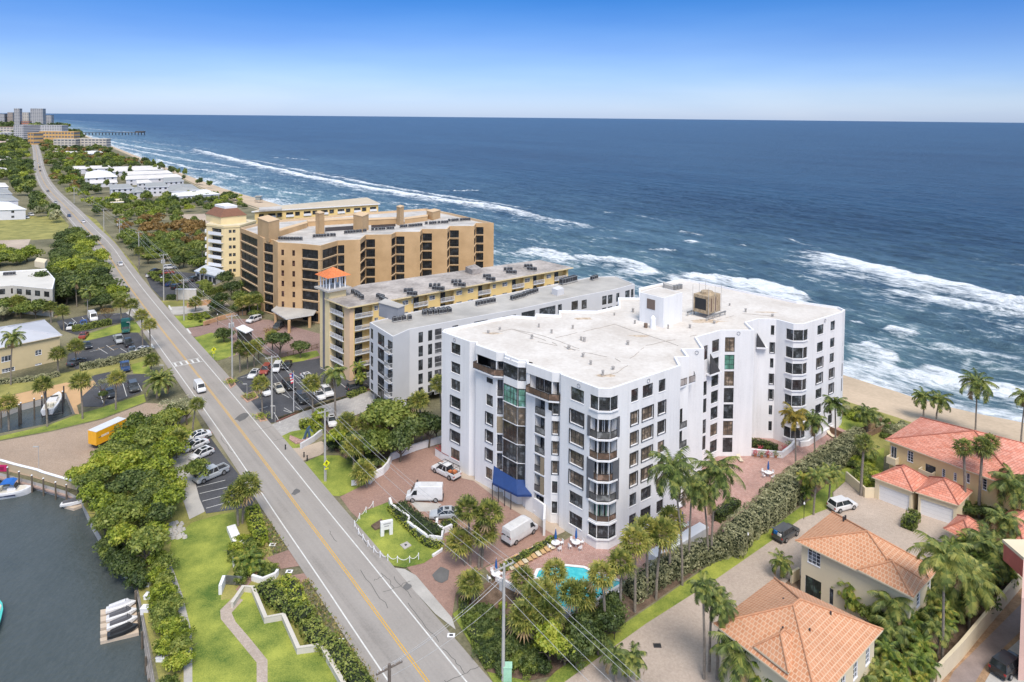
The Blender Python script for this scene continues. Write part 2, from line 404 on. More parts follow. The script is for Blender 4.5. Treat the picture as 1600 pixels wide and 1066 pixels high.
BR = [([(300, 231), (430, 262), (520, 281), (620, 299), (700, 310), (780, 322), (860, 340), (960, 358), (1055, 367)], 12, .95),
 ([(430, 258), (560, 282), (660, 300), (780, 318), (850, 330)], 7, .75),
 ([(1212, 392), (1260, 389), (1330, 403), (1400, 420), (1480, 440), (1600, 466), (1680, 480)], 22, .9),
 ([(1212, 404), (1290, 410), (1360, 424), (1420, 440), (1500, 455), (1600, 480), (1700, 500)], 9, .8),
 ([(1350, 447), (1420, 458), (1500, 470), (1600, 486), (1700, 500)], 12, .75),
 ([(770, 393), (830, 386), (880, 398), (905, 408)], 15, .85), ([(890, 398), (950, 402), (1000, 412), (1040, 428)], 14, .85),
 ([(1063, 423), (1110, 428), (1180, 436), (1240, 452), (1280, 470)], 20, .95),
 ([(424, 246), (455, 247), (486, 250)], 4, .9), ([(690, 298), (720, 300), (752, 297)], 4, .9), ([(1058, 361), (1080, 364), (1104, 368)], 3, .7),
 ([(1010, 389), (1035, 390), (1056, 393)], 2.5, .9), ([(1068, 376), (1092, 380)], 2.5, .9), ([(1148, 381), (1172, 383)], 2, .8),
 ([(1225, 370), (1262, 381), (1300, 386)], 2.5, .6), ([(1320, 502), (1348, 507)], 2.5, .95), ([(1376, 510), (1412, 516), (1452, 526)], 4.5, 1),
 ([(1320, 540), (1360, 535), (1400, 555), (1430, 575)], 10, .85), ([(1305, 560), (1340, 565), (1400, 575), (1450, 590), (1500, 600)], 9, .85),
 ([(1450, 577), (1500, 590), (1560, 602), (1600, 612), (1680, 630)], 10, .95), ([(1440, 540), (1500, 548), (1560, 552)], 5, .5),
 ([(160, 222), (230, 238), (300, 250), (380, 262), (420, 268)], 8, .8), ([(240, 247), (300, 262), (360, 272), (410, 282)], 8, .8),
 ([(330, 270), (400, 288), (460, 302), (520, 310)], 6, .6), ([(120, 208), (180, 222), (240, 233), (330, 244)], 10, .8),
 ([(105, 198), (160, 203), (200, 206), (240, 210)], 14, .7), ([(100, 188), (130, 190), (180, 192)], 30, .6), ([(110, 193), (150, 195), (230, 198)], 20, .5),
 ([(200, 216), (260, 225), (330, 233), (420, 240)], 6, .5), ([(590, 312), (680, 322), (760, 334)], 6, .5), ([(860, 352), (960, 372), (1040, 384)], 5, .35),
 ([(775, 410), (850, 414), (880, 420)], 6, .6), ([(330, 242), (400, 251), (470, 262)], 8, .6), ([(460, 262), (540, 275), (600, 285)], 5, .5), ([(520, 300), (600, 315), (700, 330), (760, 340)], 6, .5), ([(230, 228), (300, 238), (380, 248)], 8, .6), ([(150, 214), (220, 222), (300, 230)], 10, .6), ([(940, 330), (1010, 338), (1060, 346)], 3, .4), ([(1500, 400), (1560, 408), (1620, 418)], 3, .4), ([(1130, 455), (1200, 462), (1280, 478)], 8, .6), ([(1290, 470), (1350, 470), (1450, 490)], 3, .35)]
A = np.zeros_like(X); W2 = np.zeros_like(X)
for pts, wd, stg in BR:
 wd *= 2.2
 q = sorted(to_st(P2(x, y, SEA_Z)) for x, y in pts); qs = [a for a, _ in q]; qt = [b for _, b in q]
 i0, i1 = np.searchsorted(sv, [qs[0], qs[-1]])
 if i1-i0 < 2: continue
 sl = sv[i0:i1]; wig = 1.0*np.sin(sl/9.0+wd)+1.6*np.sin(sl/23.0)
 u = (np.interp(sl, qs, qt)+wig)[:, None]-TT[i0:i1]
 fr = np.clip((u+.8)/1.2, 0, 1); bk = np.exp(-np.clip(u, 0, None)/wd*1.1)
 e = (sl-qs[0])/(qs[-1]-qs[0]); ed = np.clip(np.minimum(e, 1-e)*7, 0, 1)[:, None]
 A[i0:i1] = np.maximum(A[i0:i1], fr*bk*stg*ed**.5)
 crest = np.exp(-((u-.3)/2.4)**2)*ed; Z[i0:i1] += crest*.55*stg*fade[i0:i1]
nearR = np.clip((S0+190-SG)/120, .75, 1)
wash = np.clip(1-(TT-4-3*np.sin(SG/17)-5*np.sin(SG/41))/26, 0, 1)*nearR
A = np.maximum(A, wash*.85); A = np.maximum(A, .34*np.clip(1.25-TT/150, 0, 1))
ns, nt_ = X.shape
verts = np.stack([X, Y, Z], -1).reshape(-1, 3); ii = np.arange(ns*nt_).reshape(ns, nt_)
fc = np.stack([ii[:-1, :-1], ii[:-1, 1:], ii[1:, 1:], ii[1:, :-1]], -1).reshape(-1, 4)
me = bpy.data.meshes.new('sea'); me.vertices.add(len(verts)); me.vertices.foreach_set('co', verts.ravel().astype(np.float32))
me.loops.add(fc.size); me.loops.foreach_set('vertex_index', fc.ravel().astype(np.int32)); me.polygons.add(len(fc))
me.polygons.foreach_set('loop_start', np.arange(0, fc.size, 4, dtype=np.int32)); me.polygons.foreach_set('loop_total', np.full(len(fc), 4, np.int32))
me.update(calc_edges=True)
for nm, arr in (('foam', A), ('offshore', TT), ('along', SG)):
 at = me.attributes.new(nm, 'FLOAT', 'POINT'); at.data.foreach_set('value', arr.ravel().astype(np.float32))
me.polygons.foreach_set('use_smooth', np.ones(len(fc), bool))
if me.polygons[0].normal.z < 0: me.flip_normals()
sea = bpy.data.objects.new('sea', me); COL.objects.link(sea); struct(sea)
nb = NB('sea_water')
at = {k_: nb.new('ShaderNodeAttribute', attribute_name=k_).outputs['Fac'] for k_ in ('foam', 'offshore', 'along')}
cb = nb.new('ShaderNodeCombineXYZ'); nb.link(at['along'], cb.inputs[0]); nb.link(at['offshore'], cb.inputs[1])
def stn(sx, sy, scale, det=5, rough=.6):
 mp = nb.new('ShaderNodeMapping'); mp.inputs['Scale'].default_value = (sx, sy, 1); nb.link(cb.outputs[0], mp.inputs['Vector'])
 return nb.noise(mp.outputs[0], scale, det, rough)
n_a = stn(.35, 1, .5, 6, .7); n_b = stn(.5, 1, .09, 5, .6); n_c = stn(.45, 1, .022, 4); n_d = stn(.6, 1, 1.6, 3)
n_e = stn(.3, 1, .006, 6, .75); f1 = nb.math('ADD', nb.math('MULTIPLY', n_a, .55), nb.math('MULTIPLY', n_b, .45)); f2 = nb.math('ADD', nb.math('MULTIPLY', nb.math('SUBTRACT', f1, .5), 2.0), .5)
fo = nb.math('SUBTRACT', nb.math('ADD', nb.math('MULTIPLY', at['foam'], .72), f2), .775)
fo = nb.math('MULTIPLY', fo, 3.2, True)
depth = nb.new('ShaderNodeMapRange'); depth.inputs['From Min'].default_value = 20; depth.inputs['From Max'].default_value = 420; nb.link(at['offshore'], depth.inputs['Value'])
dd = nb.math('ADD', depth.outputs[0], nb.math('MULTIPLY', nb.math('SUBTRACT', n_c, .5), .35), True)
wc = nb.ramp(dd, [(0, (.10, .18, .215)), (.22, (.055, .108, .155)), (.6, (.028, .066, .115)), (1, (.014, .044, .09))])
shd = nb.ramp(nb.math('ADD', nb.math('MULTIPLY', f1, .6), nb.math('MULTIPLY', n_e, .4)), [(.42, (.48, .53, .62)), (.5, (1, 1, 1)), (.575, (1.62, 1.52, 1.4))])  # lit and shaded wave ripples, multiplied into the water colour
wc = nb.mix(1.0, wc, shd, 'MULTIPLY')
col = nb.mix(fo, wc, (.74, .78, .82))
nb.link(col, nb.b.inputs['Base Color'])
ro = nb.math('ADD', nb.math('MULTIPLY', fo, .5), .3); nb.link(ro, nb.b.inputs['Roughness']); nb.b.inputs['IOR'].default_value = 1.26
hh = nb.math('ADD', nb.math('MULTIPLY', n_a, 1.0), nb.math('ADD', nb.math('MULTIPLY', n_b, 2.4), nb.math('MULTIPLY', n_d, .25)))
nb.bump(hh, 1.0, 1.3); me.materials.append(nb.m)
# ---------------------------------------------------------------- beach and land
dn = [Vector(p) for p in SA]
wf = [1 if SS[i] < S0+420 else max(.4, 1-(SS[i]-S0-420)/500) for i in range(len(dn))]
def ofv(d): return [a.lerp(q, w_) for a, q, w_ in zip(dn, offs_line(dn, d), wf)]
edge = ofv(-17); toe = offs_line(dn, 9); e24 = ofv(-24)
bb = MB(); ks = bb.mi(SAND); N = len(dn)
for i in range(N-1):
 a0, a1 = edge[i], edge[i+1]; b0, b1 = dn[i], dn[i+1]; c0, c1 = toe[i], toe[i+1]
 bb.face([(b0.x, b0.y, -2.2), (b1.x, b1.y, -2.2), (a1.x, a1.y, -.25), (a0.x, a0.y, -.25)], SAND)
 bb.face([(c0.x, c0.y, -3.1), (c1.x, c1.y, -3.1), (b1.x, b1.y, -2.2), (b0.x, b0.y, -2.2)], SAND)
 e0, e1 = e24[i], e24[i+1]
 bb.face([(a0.x, a0.y, -.25), (a1.x, a1.y, -.25), (e1.x, e1.y, .06), (e0.x, e0.y, .06)], SAND)
struct(bb.build('beach'))
inner = ofv(-21)
outer = [tuple(p) for p in inner] + [(-60000, 60000), (-60000, -400), (inner[0].x, -400)]
canal = [(-700, 640), (-100, 722), (0, 739), (50, 752), (105, 768), (128, 780), (140, 808), (165, 852), (193, 888), (208, 893), (216, 905), (224, 960), (238, 1040), (250, 1110), (262, 1200), (-700, 1200)]
slip = [(-300, 690), (-80, 658), (0, 644), (32, 632), (103, 614), (117, 646), (75, 662), (0, 677), (-80, 700), (-300, 740)]
holes = [[tuple(P2(x, y)) for x, y in h] for h in (canal, slip)]
loops = [[Vector((p[0], p[1], 0)) for p in outer]] + [[Vector((p[0], p[1], 0)) for p in h] for h in holes]
flat = [p for l in loops for p in l]
b = MB(); b.v = [(p.x, p.y, 0) for p in flat]; k = b.mi(EARTH)
for t in tessellate_polygon(loops):
 p, q, r = (flat[i] for i in t)
 cr = (q.x-p.x)*(r.y-p.y)-(q.y-p.y)*(r.x-p.x); b.f.append(tuple(t) if cr > 0 else tuple(t)[::-1]); b.m.append(k)
struct(b.build('ground'))
for nm, h, in (('canal_seawall', holes[0]), ('slip_seawall', holes[1])):
 b = MB()
 for i in range(len(h)):
  p, q = h[i], h[(i+1) % len(h)]
  b.face([(p[0], p[1], .0), (q[0], q[1], .0), (q[0], q[1], -3), (p[0], p[1], -3)], CONC)
 o = b.build(nm); tag(o, 'concrete bulkhead lining the dark canal on the left' if nm[0] == 'c' else 'concrete bulkhead lining the narrow boat slip below the beige house', 'seawall')
nb = NB('canal_water'); co = pos(nb, (1, 1, 1, .5)); n1 = nb.noise(co, 1.6, 5); n2 = nb.math('ADD', nb.math('MULTIPLY', nb.noise(co, .06, 3), .5), nb.math('MULTIPLY', nb.noise(pos(nb, (1, .35, 1, .9)), 2.6, 4, .7), .5))
c_ = nb.ramp(n2, [(.34, (.055, .068, .068)), (.66, (.085, .10, .102))]); nb.link(c_, nb.b.inputs['Base Color']); nb.b.inputs['Roughness'].default_value = .12; nb.b.inputs['IOR'].default_value = 1.33; nb.bump(n1, .4, .3)  # bright and dark ripples painted into the water colour
CANALW = nb.m
for h, nm in zip(holes, ('canal_water', 'slip_water')): sheet(nm, None, -1.35, CANALW, world=h)
# ---------------------------------------------------------------- road
rc = [(760, 1190), (667.5, 1066), (597, 971), (538, 890), (470, 800), (420, 731), (360, 652), (300, 575), (240.5, 500), (205, 453), (178, 413), (161, 384), (134, 357), (112, 332.5), (93, 314), (78, 299), (66, 281), (60, 262), (58, 245), (56, 232), (50, 218)]
RC = densify(smooth_line([P2(*p) for p in rc], 2), 8)
HW = 3.45
b = MB(); ribbon(b, RC, -HW-1.3, HW+2.3, .10, ASPH); struct(b.build('road'))
b = MB()
for d in (-.2, .08): ribbon(b, RC, d, d+.12, .108, PYEL)
for d in (-HW-.08, HW-.08): ribbon(b, RC, d, d+.17, .108, PWHITE)
struct(b.build('road_markings'))
def road_at(px, py):
 p = P2(px, py); i = min(range(len(RC)), key=lambda k: (RC[k]-p).length); j = min(i+1, len(RC)-1); e = (RC[j]-RC[max(0, j-2)]).normalized()
 return i, e, (p-RC[i]).dot(Vector((e.y, -e.x)))
i, e, _ = road_at(293, 567); c = P2(292, 567); n = Vector((e.y, -e.x)); b = MB()
for k in range(-5, 6):
 q = c + n*(k*.66*.98)
 if k % 2 == 0: b.prism([tuple(q + e*a + n*w_) for a, w_ in ((-1.3, -.22), (1.3, -.22), (1.3, .22), (-1.3, .22))], .110, .113, PWHITE)
for a in (-1.6, 1.5): b.prism([tuple(c + e*(a+x) + n*w_) for x, w_ in ((0, -3.3), (.2, -3.3), (.2, 3.3), (0, 3.3))], .110, .113, PWHITE)
struct(b.build('crosswalk'))
UR = (P2(240.5, 500)-P2(470, 800)).normalized(); VR = Vector((UR.y, -UR.x))    # along the road, away / towards the ocean
# ---------------------------------------------------------------- sheets (photo outlines on the ground)
sheet('verge_grass', [(300, 640), (320, 676), (376, 748), (400, 790), (380, 800), (420, 850), (450, 930), (560, 1066), (600, 1130), (300, 1160), (262, 1120), (236, 1010), (210, 895), (190, 885), (130, 790), (140, 700), (230, 630)], .02, GRASSD)
sheet('left_lawn', [(262, 882), (268, 845), (300, 817), (340, 805), (366, 800), (376, 850), (366, 880), (346, 912), (345, 938), (366, 936), (380, 925), (395, 926), (415, 974), (442, 969), (466, 1022), (502, 1017), (530, 1066), (556, 1110), (300, 1110), (300, 990), (285, 935)], .035, GRASS)
sheet('garden_path', [(366, 932), (380, 938), (362, 958), (368, 972), (392, 1000), (418, 1032), (418, 1110), (401, 1110), (401, 1036), (378, 1008), (345, 968), (344, 954)], .05, MBRICK('beige_path_pavers', (.42, .34, .28), (.5, .42, .36), (.3, .24, .2), .24, .12, .012, .3, .15))
sheet('seawall_walk', [(257, 874), (264, 872), (285, 930), (300, 990), (301, 1110), (287, 1110), (287, 992), (273, 935)], .05, CONC)
sheet('brick_apron', [(416, 872), (456, 858), (474, 884), (436, 890)], .05, BROWNP)
sheet('brick_walk', [(414, 872), (420, 860), (410, 885), (392, 910), (376, 928), (368, 922), (390, 898), (404, 880)], .045, BROWNP)
sheet('brick_landing', [(444, 902), (487, 894), (492, 904), (450, 917), (430, 925), (424, 920)], .05, BROWNP)
sheet('west_parking_lot', [(300, 690), (328, 683), (352, 716), (378, 748), (400, 778), (392, 793), (322, 803), (312, 780), (304, 750)], .055, ASPHD)
sheet('sidewalk', [(268, 716), (300, 700), (304, 750), (320, 800), (296, 812), (282, 770)], .05, CONC)
sheet('brick_plaza', [(-160, 715), (-100, 705), (0, 690), (82, 675), (160, 656), (228, 630), (262, 632), (300, 650), (250, 690), (180, 730), (125, 760), (110, 764), (50, 746), (0, 734), (-160, 716)], .05, TANP)
sheet('slip_lawn', [(0, 682), (75, 665), (120, 648), (150, 640), (225, 616), (228, 628), (160, 654), (82, 673), (0, 688), (-90, 702), (-90, 694)], .045, GRASS)
sheet('tan_terrace', [(-40, 632), (0, 622), (104, 598), (112, 600), (200, 588), (120, 634), (124, 648), (117, 647), (103, 614), (32, 632), (0, 644), (-60, 655)], .05, M('orange_tan_paving', (.52, .33, .17), .85, .1, .3))
sheet('house_lawn', [(-60, 615), (0, 600), (105, 582), (130, 576), (225, 553), (240, 572), (225, 575), (190, 582), (108, 598), (0, 621), (-60, 633)], .045, GRASSD)
sheet('middle_parking_lot', [(142, 588), (186, 578), (200, 586), (232, 584), (240, 592), (222, 602), (220, 614), (160, 636), (130, 636), (126, 622), (150, 600)], .06, ASPHD)
sheet('left_parking_lot', [(108, 545), (130, 535), (190, 520), (215, 520), (238, 545), (232, 553), (180, 562), (120, 577), (104, 570)], .06, ASPHD)
sheet('grass_island', [(130, 524), (175, 510), (212, 500), (222, 512), (218, 520), (190, 520), (135, 533)], .045, GRASS)
sheet('upper_parking_lot', [(88, 502), (138, 492), (195, 489), (212, 488), (212, 500), (170, 508), (120, 524), (96, 516)], .06, ASPHD)
sheet('driveway_mouth', [(196, 489), (215, 480), (224, 497), (214, 501)], .07, CONC)
sheet('lower_grass_strip', [(205, 570), (228, 564), (236, 580), (232, 585), (208, 584)], .055, GRASS)
sheet('dry_field', [(-60, 345), (50, 338), (95, 338), (108, 352), (100, 372), (40, 376), (-60, 378)], .04, GRASSD)
sheet('dirt_yard', [(-60, 378), (48, 374), (40, 392), (0, 405), (-60, 408)], .045, SANDD)
sheet('roadside_grass', [(133, 335), (150, 343), (215, 420), (222, 440), (210, 425), (165, 375), (128, 334)], .045, GRASSD)
sheet('sandy_lot', [(268, 336), (320, 334), (330, 352), (280, 352)], .05, SANDD)
sheet('upper_right_parking_lot', [(226, 428), (250, 422), (330, 430), (345, 440), (300, 452), (262, 466), (250, 464), (236, 450)], .06, ASPHD)
sheet('corner_lawn', [(250, 470), (292, 470), (300, 478), (262, 480)], .05, GRASSD)
sheet('entry_road', [(262, 480), (310, 478), (336, 478), (330, 486), (280, 492), (270, 492)], .055, CONC)
sheet('front_lawn', [(268, 494), (316, 494), (328, 508), (286, 514), (276, 510)], .05, GRASS)
sheet('terrace_wall_ground', [(288, 472), (345, 465), (360, 478), (300, 480)], .045, SANDD)
sheet('brick_entry', [(286, 514), (318, 508), (360, 498), (420, 500), (500, 522), (500, 560), (465, 570), (430, 560), (395, 545), (358, 560), (330, 528), (300, 526)], .05, MBRICK('mauve_entry_pavers', (.26, .17, .15), (.32, .22, .19), (.18, .12, .11), .3, .3, .02, .3, .2))
sheet('second_lawn', [(304, 528), (330, 520), (360, 530), (368, 555), (340, 564), (326, 560)], .058, GRASS)
sheet('palm_lawn', [(432, 560), (495, 548), (500, 556), (450, 572), (432, 578)], .06, GRASS)
sheet('east_parking_lot', [(357, 606), (372, 590), (420, 572), (440, 570), (500, 560), (560, 580), (590, 596), (576, 606), (545, 618), (500, 628), (432, 660), (418, 662), (400, 640), (385, 625)], .065, ASPHD)
sheet('grey_paver_drive', [(424, 664), (470, 645), (545, 621), (575, 612), (592, 616), (580, 640), (540, 655), (500, 650), (490, 672), (440, 685)], .06, GREYP)
sheet('sign_lawn', [(436, 684), (455, 675), (495, 668), (500, 682), (470, 700), (448, 702)], .075, GRASS)
sheet('ramp_paving', [(448, 702), (470, 700), (502, 690), (516, 700), (500, 712), (470, 722)], .07, SANDD)
sheet('pole_lawn', [(466, 728), (500, 712), (530, 712), (590, 745), (576, 760), (530, 776), (512, 774), (492, 758)], .05, GRASS)
sheet('grey_building_yard', [(505, 655), (590, 645), (700, 690), (690, 700), (620, 712), (600, 745), (540, 715), (515, 700)], .035, MULCH)
sheet('yard_grass_patch', [(592, 720), (612, 712), (610, 730), (600, 735)], .05, GRASS)
sheet('condo_drive', [(531, 777), (585, 750), (600, 742), (617, 715), (690, 694), (705, 722), (745, 752), (800, 785), (868, 838), (760, 885), (735, 900), (712, 928), (706, 966), (645, 897), (600, 850), (548, 800)], .06, BROWNP)
sheet('concrete_forecourt', [(705, 722), (722, 748), (740, 752), (790, 790), (868, 838), (882, 832), (884, 815), (850, 790), (840, 760), (780, 740), (720, 700)], .075, M('beige_concrete', (.44, .36, .29), .85, .08, .3))
sheet('stripes_pad', [(640, 784), (690, 788), (680, 800), (655, 800)], .072, CONC)
sheet('sign_island_lawn', [(551, 822), (568, 800), (607, 785), (615, 800), (655, 830), (690, 850), (682, 868), (662, 881), (632, 888), (610, 884), (590, 870), (565, 845)], .09, GRASS)
sheet('corner_shoulder', [(614, 888), (632, 890), (650, 900), (706, 966), (712, 985), (680, 960)], .085, CONC)
sheet('pool_deck', [(758, 888), (800, 868), (866, 838), (935, 872), (955, 874), (1062, 790), (1060, 740), (1100, 715), (1180, 712), (1238, 712), (1300, 668), (1325, 676), (1335, 690), (1240, 752), (1190, 805), (1100, 845), (1010, 895), (960, 925), (897, 968), (845, 938), (775, 908)], .06, PINKP)
sheet('hedge_bed', [(712, 930), (775, 905), (845, 938), (897, 968), (960, 925), (1010, 898), (1100, 848), (1190, 808), (1250, 770), (1335, 700), (1345, 715), (1270, 775), (1205, 822), (1120, 872), (1080, 900), (1020, 942), (945, 992), (870, 1055), (820, 1066), (760, 1050), (720, 980)], .04, MULCH)
sheet('roadside_lawn', [(707, 960), (720, 950), (760, 1050), (830, 1066), (860, 1110), (790, 1110), (770, 1066)], .055, GRASS)
sheet('lawn_strip', [(868, 1050), (950, 992), (1022, 944), (1082, 902), (1120, 876), (1205, 826), (1268, 780), (1330, 718), (1360, 715), (1345, 730), (1300, 770), (1303, 792), (1250, 812), (1205, 846), (1120, 905), (1010, 975), (880, 1068), (840, 1110), (820, 1100)], .055, GRASS)
sheet('villa_driveway', [(880, 1068), (1010, 975), (1120, 905), (1205, 846), (1250, 812), (1303, 792), (1302, 770), (1322, 752), (1345, 768), (1375, 776), (1480, 815), (1560, 850), (1450, 900), (1240, 900), (1130, 1000), (1120, 1180), (820, 1180), (850, 1095)], .065, DRIVEP)
sheet('villa_garden', [(1240, 860), (1300, 890), (1480, 860), (1590, 880), (1590, 910), (1440, 1075), (1300, 1110), (1200, 1110), (1120, 1060), (1130, 990), (1200, 930)], .045, MULCH)
sheet('mulch_alley', [(1590, 915), (1680, 850), (1680, 1200), (1420, 1120), (1455, 1070)], .06, M('leaf_litter', (.26, .16, .09), .95, .25, .5, c2=(.34, .22, .13)))
sheet('alley_path', [(1640, 900), (1660, 925), (1540, 1040), (1510, 1090), (1470, 1090), (1490, 1050), (1560, 980)], .075, M('grey_alley_paving', (.25, .20, .185), .9, .15, .5))
sheet('alley_parking', [(1560, 1030), (1660, 940), (1700, 1000), (1600, 1120), (1520, 1100)], .08, CONC)
sheet('dune_lawn', [(1308, 636), (1330, 640), (1368, 655), (1372, 668), (1340, 682), (1310, 668)], .07, GRASS)
sheet('dune_ground', [(1300, 618), (1330, 630), (1400, 652), (1445, 668), (1420, 700), (1380, 715), (1330, 712), (1320, 690), (1300, 660)], .05, GRASSD)
sheet('villa_side_yard', [(1318, 720), (1345, 712), (1382, 700), (1380, 740), (1362, 776), (1345, 768), (1322, 752), (1300, 770)], .058, GRASS)
sheet('terrace_paving', [(855, 832), (880, 846), (1000, 780), (1060, 700), (1300, 612), (1330, 676), (1240, 752), (1180, 722), (1060, 802), (960, 890), (925, 885)], .052, PINKP)
def bays(name, rows, z=.075, w=.12, mat=None):
 b = MB()
 for (x0, y0, x1, y1) in rows:
  a, c = P2(x0, y0), P2(x1, y1); e = (c-a).normalized(); n = Vector((e.y, -e.x))*w/2
  b.prism([tuple(a+n), tuple(c+n), tuple(c-n), tuple(a-n)], z, z+.003, mat or PWHITE)
 struct(b.build(name))
bays('parking_bay_lines', [(308, 762, 352, 751), (312, 772, 355, 762), (316, 784, 358, 773), (322, 795, 362, 784), (303, 744, 345, 734),
 (426, 608, 452, 622), (500, 575, 520, 585), (445, 578, 470, 592), (470, 600, 485, 609), (415, 600, 432, 610), (443, 642, 456, 646), (428, 645, 438, 662), (444, 638, 458, 646), (462, 636, 474, 644), (540, 610, 552, 618), (500, 568, 525, 562), (530, 598, 540, 606), (402, 587, 412, 592), (376, 591, 398, 586), (460, 614, 470, 620), (446, 600, 474, 598), (404, 640, 418, 636),
 (98, 502, 106, 508), (112, 498, 120, 505), (128, 496, 134, 502), (140, 550, 160, 546), (153, 544, 168, 553), (166, 540, 178, 548), (188, 545, 200, 552), (155, 612, 162, 632), (174, 606, 180, 626), (192, 600, 198, 620), (216, 600, 222, 612), (176, 492, 195, 489)])
bays('orange_bay_lines', [(150, 547, 163, 543), (168, 543, 180, 540), (172, 548, 184, 545)], mat=PYEL)
bays('stop_bars', [(264, 478, 268, 485), (292, 514, 298, 522), (236, 538, 240, 545)], z=.112, w=.5)
PATCH = M('asphalt_patch', (.13, .127, .125), .9, .15, .5)
for k, (x, y, s_) in enumerate([(378, 652, 1.3), (636, 918, .5), (690, 900, 1.0), (462, 770, .6)]):
 p = P2(x, y); b = MB(); b.prism([tuple(p + Vector((math.cos(t)*s_*rnd.uniform(.7, 1.3), math.sin(t)*s_*1.5*rnd.uniform(.7, 1.3)))) for t in [i*.628 for i in range(10)]], .1085, .1105, PATCH)
 struct(b.build('asphalt_patch'))
CRK = M('crack_sealant', (.09, .088, .085), .8, .1)
for k in range(16):
 i0 = rnd.randrange(2, 40); d_ = rnd.choice((-3.9, -2.4, -1.8, 1.6, 2.3, 3.9, 4.8)); b = MB(); e = (RC[i0+1]-RC[i0]).normalized(); n = Vector((e.y, -e.x)); p = RC[i0]+n*d_; ln_ = rnd.uniform(2, 9); cross = k % 3 == 0; pts = []
 for j in range(9): pts.append(p+(n if cross else e)*(ln_*j/8)*(.5 if cross else 1)+(e if cross else n)*rnd.uniform(-.18, .18))
 ribbon(b, pts, -.035, .035, .1095, CRK); struct(b.build('road_crack'))
# ---------------------------------------------------------------- facade tools
class Bld:
 def __init__(s, name, label, cat='building', loc=None, group=None):
  s.root = thing(name, label, cat, (loc.x, loc.y, 0) if loc is not None else (0, 0, 0), 0, group)
  s.off = Vector((loc.x, loc.y, 0)) if loc is not None else Vector((0, 0, 0)); s.wall = MB()
 def add(s, name, b, parent=None, label=None):
  """mesh in world coordinates -> part"""
  if not b.v: return None
  o = b.build(name); o.parent = parent or s.root
  if parent is None: o.location = (-s.off.x, -s.off.y, 0)
  if label: o['label'] = label
  return o
def wl(A, B, s, z, out=0.0):
 e = (Vector(B)-Vector(A)).normalized(); n = Vector((e.y, -e.x)); p = Vector(A)+e*s+n*out
 return (p.x, p.y, z)
def wall_panel(b, A, B, z0, z1, holes, mat, depth=.22, rev=None):
 """wall A->B (outside on the right hand side) with rectangular openings (s0,s1,za,zb)"""
 L = (Vector(B)-Vector(A)).length
 hs = [(max(.02, a), min(L-.02, c), max(z0+.02, d), min(z1-.02, e)) for a, c, d, e in holes if c > .05 and a < L-.05]
 xs = sorted({0, L, *[h[0] for h in hs], *[h[1] for h in hs]}); zs = sorted({z0, z1, *[h[2] for h in hs], *[h[3] for h in hs]})
 for i in range(len(xs)-1):
  run = None
  for j in range(len(zs)-1):
   cx, cz = (xs[i]+xs[i+1])/2, (zs[j]+zs[j+1])/2
   if any(h[0] < cx < h[1] and h[2] < cz < h[3] for h in hs): continue
   b.face([wl(A, B, xs[i], zs[j]), wl(A, B, xs[i+1], zs[j]), wl(A, B, xs[i+1], zs[j+1]), wl(A, B, xs[i], zs[j+1])], mat)
 rv = rev or mat
 for h in hs:
  a, c, d, e = h
  for (p, q) in (((a, d), (c, d)), ((c, d), (c, e)), ((c, e), (a, e)), ((a, e), (a, d))):
   b.face([wl(A, B, *p), wl(A, B, *p, -depth), wl(A, B, *q, -depth), wl(A, B, *q)], rv)
def wbox(b, A, B, s0, s1, z0, z1, o0, o1, mat):
 """box in wall coordinates, from o0 to o1 outwards"""
 p = [wl(A, B, s0, 0, o0)[:2], wl(A, B, s1, 0, o0)[:2], wl(A, B, s1, 0, o1)[:2], wl(A, B, s0, 0, o1)[:2]]
 b.prism(p, z0, z1, mat)
def window(bd, A, B, s0, s1, z0, z1, nx=2, nz=2, glass=None, frame=None, out=-.2, name='window', sill=True, surround=False, label=None, fw_=.07):
 b = MB(); glass = glass or GLASS; frame = frame or DARKF
 b.face([wl(A, B, s0, z0, out+.02), wl(A, B, s1, z0, out+.02), wl(A, B, s1, z1, out+.02), wl(A, B, s0, z1, out+.02)], glass)
 o0, o1 = out, out+.075
 wbox(b, A, B, s0, s0+fw_, z0, z1, o0, o1, frame); wbox(b, A, B, s1-fw_, s1, z0, z1, o0, o1, frame)
 wbox(b, A, B, s0+fw_, s1-fw_, z0, z0+fw_, o0, o1, frame); wbox(b, A, B, s0+fw_, s1-fw_, z1-fw_, z1, o0, o1, frame)
 for i in range(1, nx):
  c = s0+(s1-s0)*i/nx; wbox(b, A, B, c-.03, c+.03, z0+fw_, z1-fw_, o0, o1-.015, frame)
 for i in range(1, nz):
  c = z0+(z1-z0)*i/nz if nz > 2 else z0+(z1-z0)*.42
  wbox(b, A, B, s0+fw_, s1-fw_, c-.025, c+.025, o0, o1-.03, frame)
 o = bd.add(name, b, label=label)
 if sill:
  t = MB(); wbox(t, A, B, s0-.02, s1+.02, z0-.04, z0+.07, out+.08, .06, WHITE2)
  q = t.build('sill'); q.parent = o
 if surround:      # roll-shutter channels standing proud round the opening
  t = MB(); g = .16
  wbox(t, A, B, s0-g, s0-g+.12, z0-.12, z1+.1, .004, .11, DARKF); wbox(t, A, B, s1+g-.12, s1+g, z0-.12, z1+.1, .004, .11, DARKF)
  wbox(t, A, B, s0-g+.12, s1+g-.12, z1+.02, z1+.1, .004, .11, DARKF); wbox(t, A, B, s0-g+.12, s1+g-.12, z0-.12, z0-.06, .004, .09, DARKF)
  q = t.build('shutter_frame'); q.parent = o
 return o
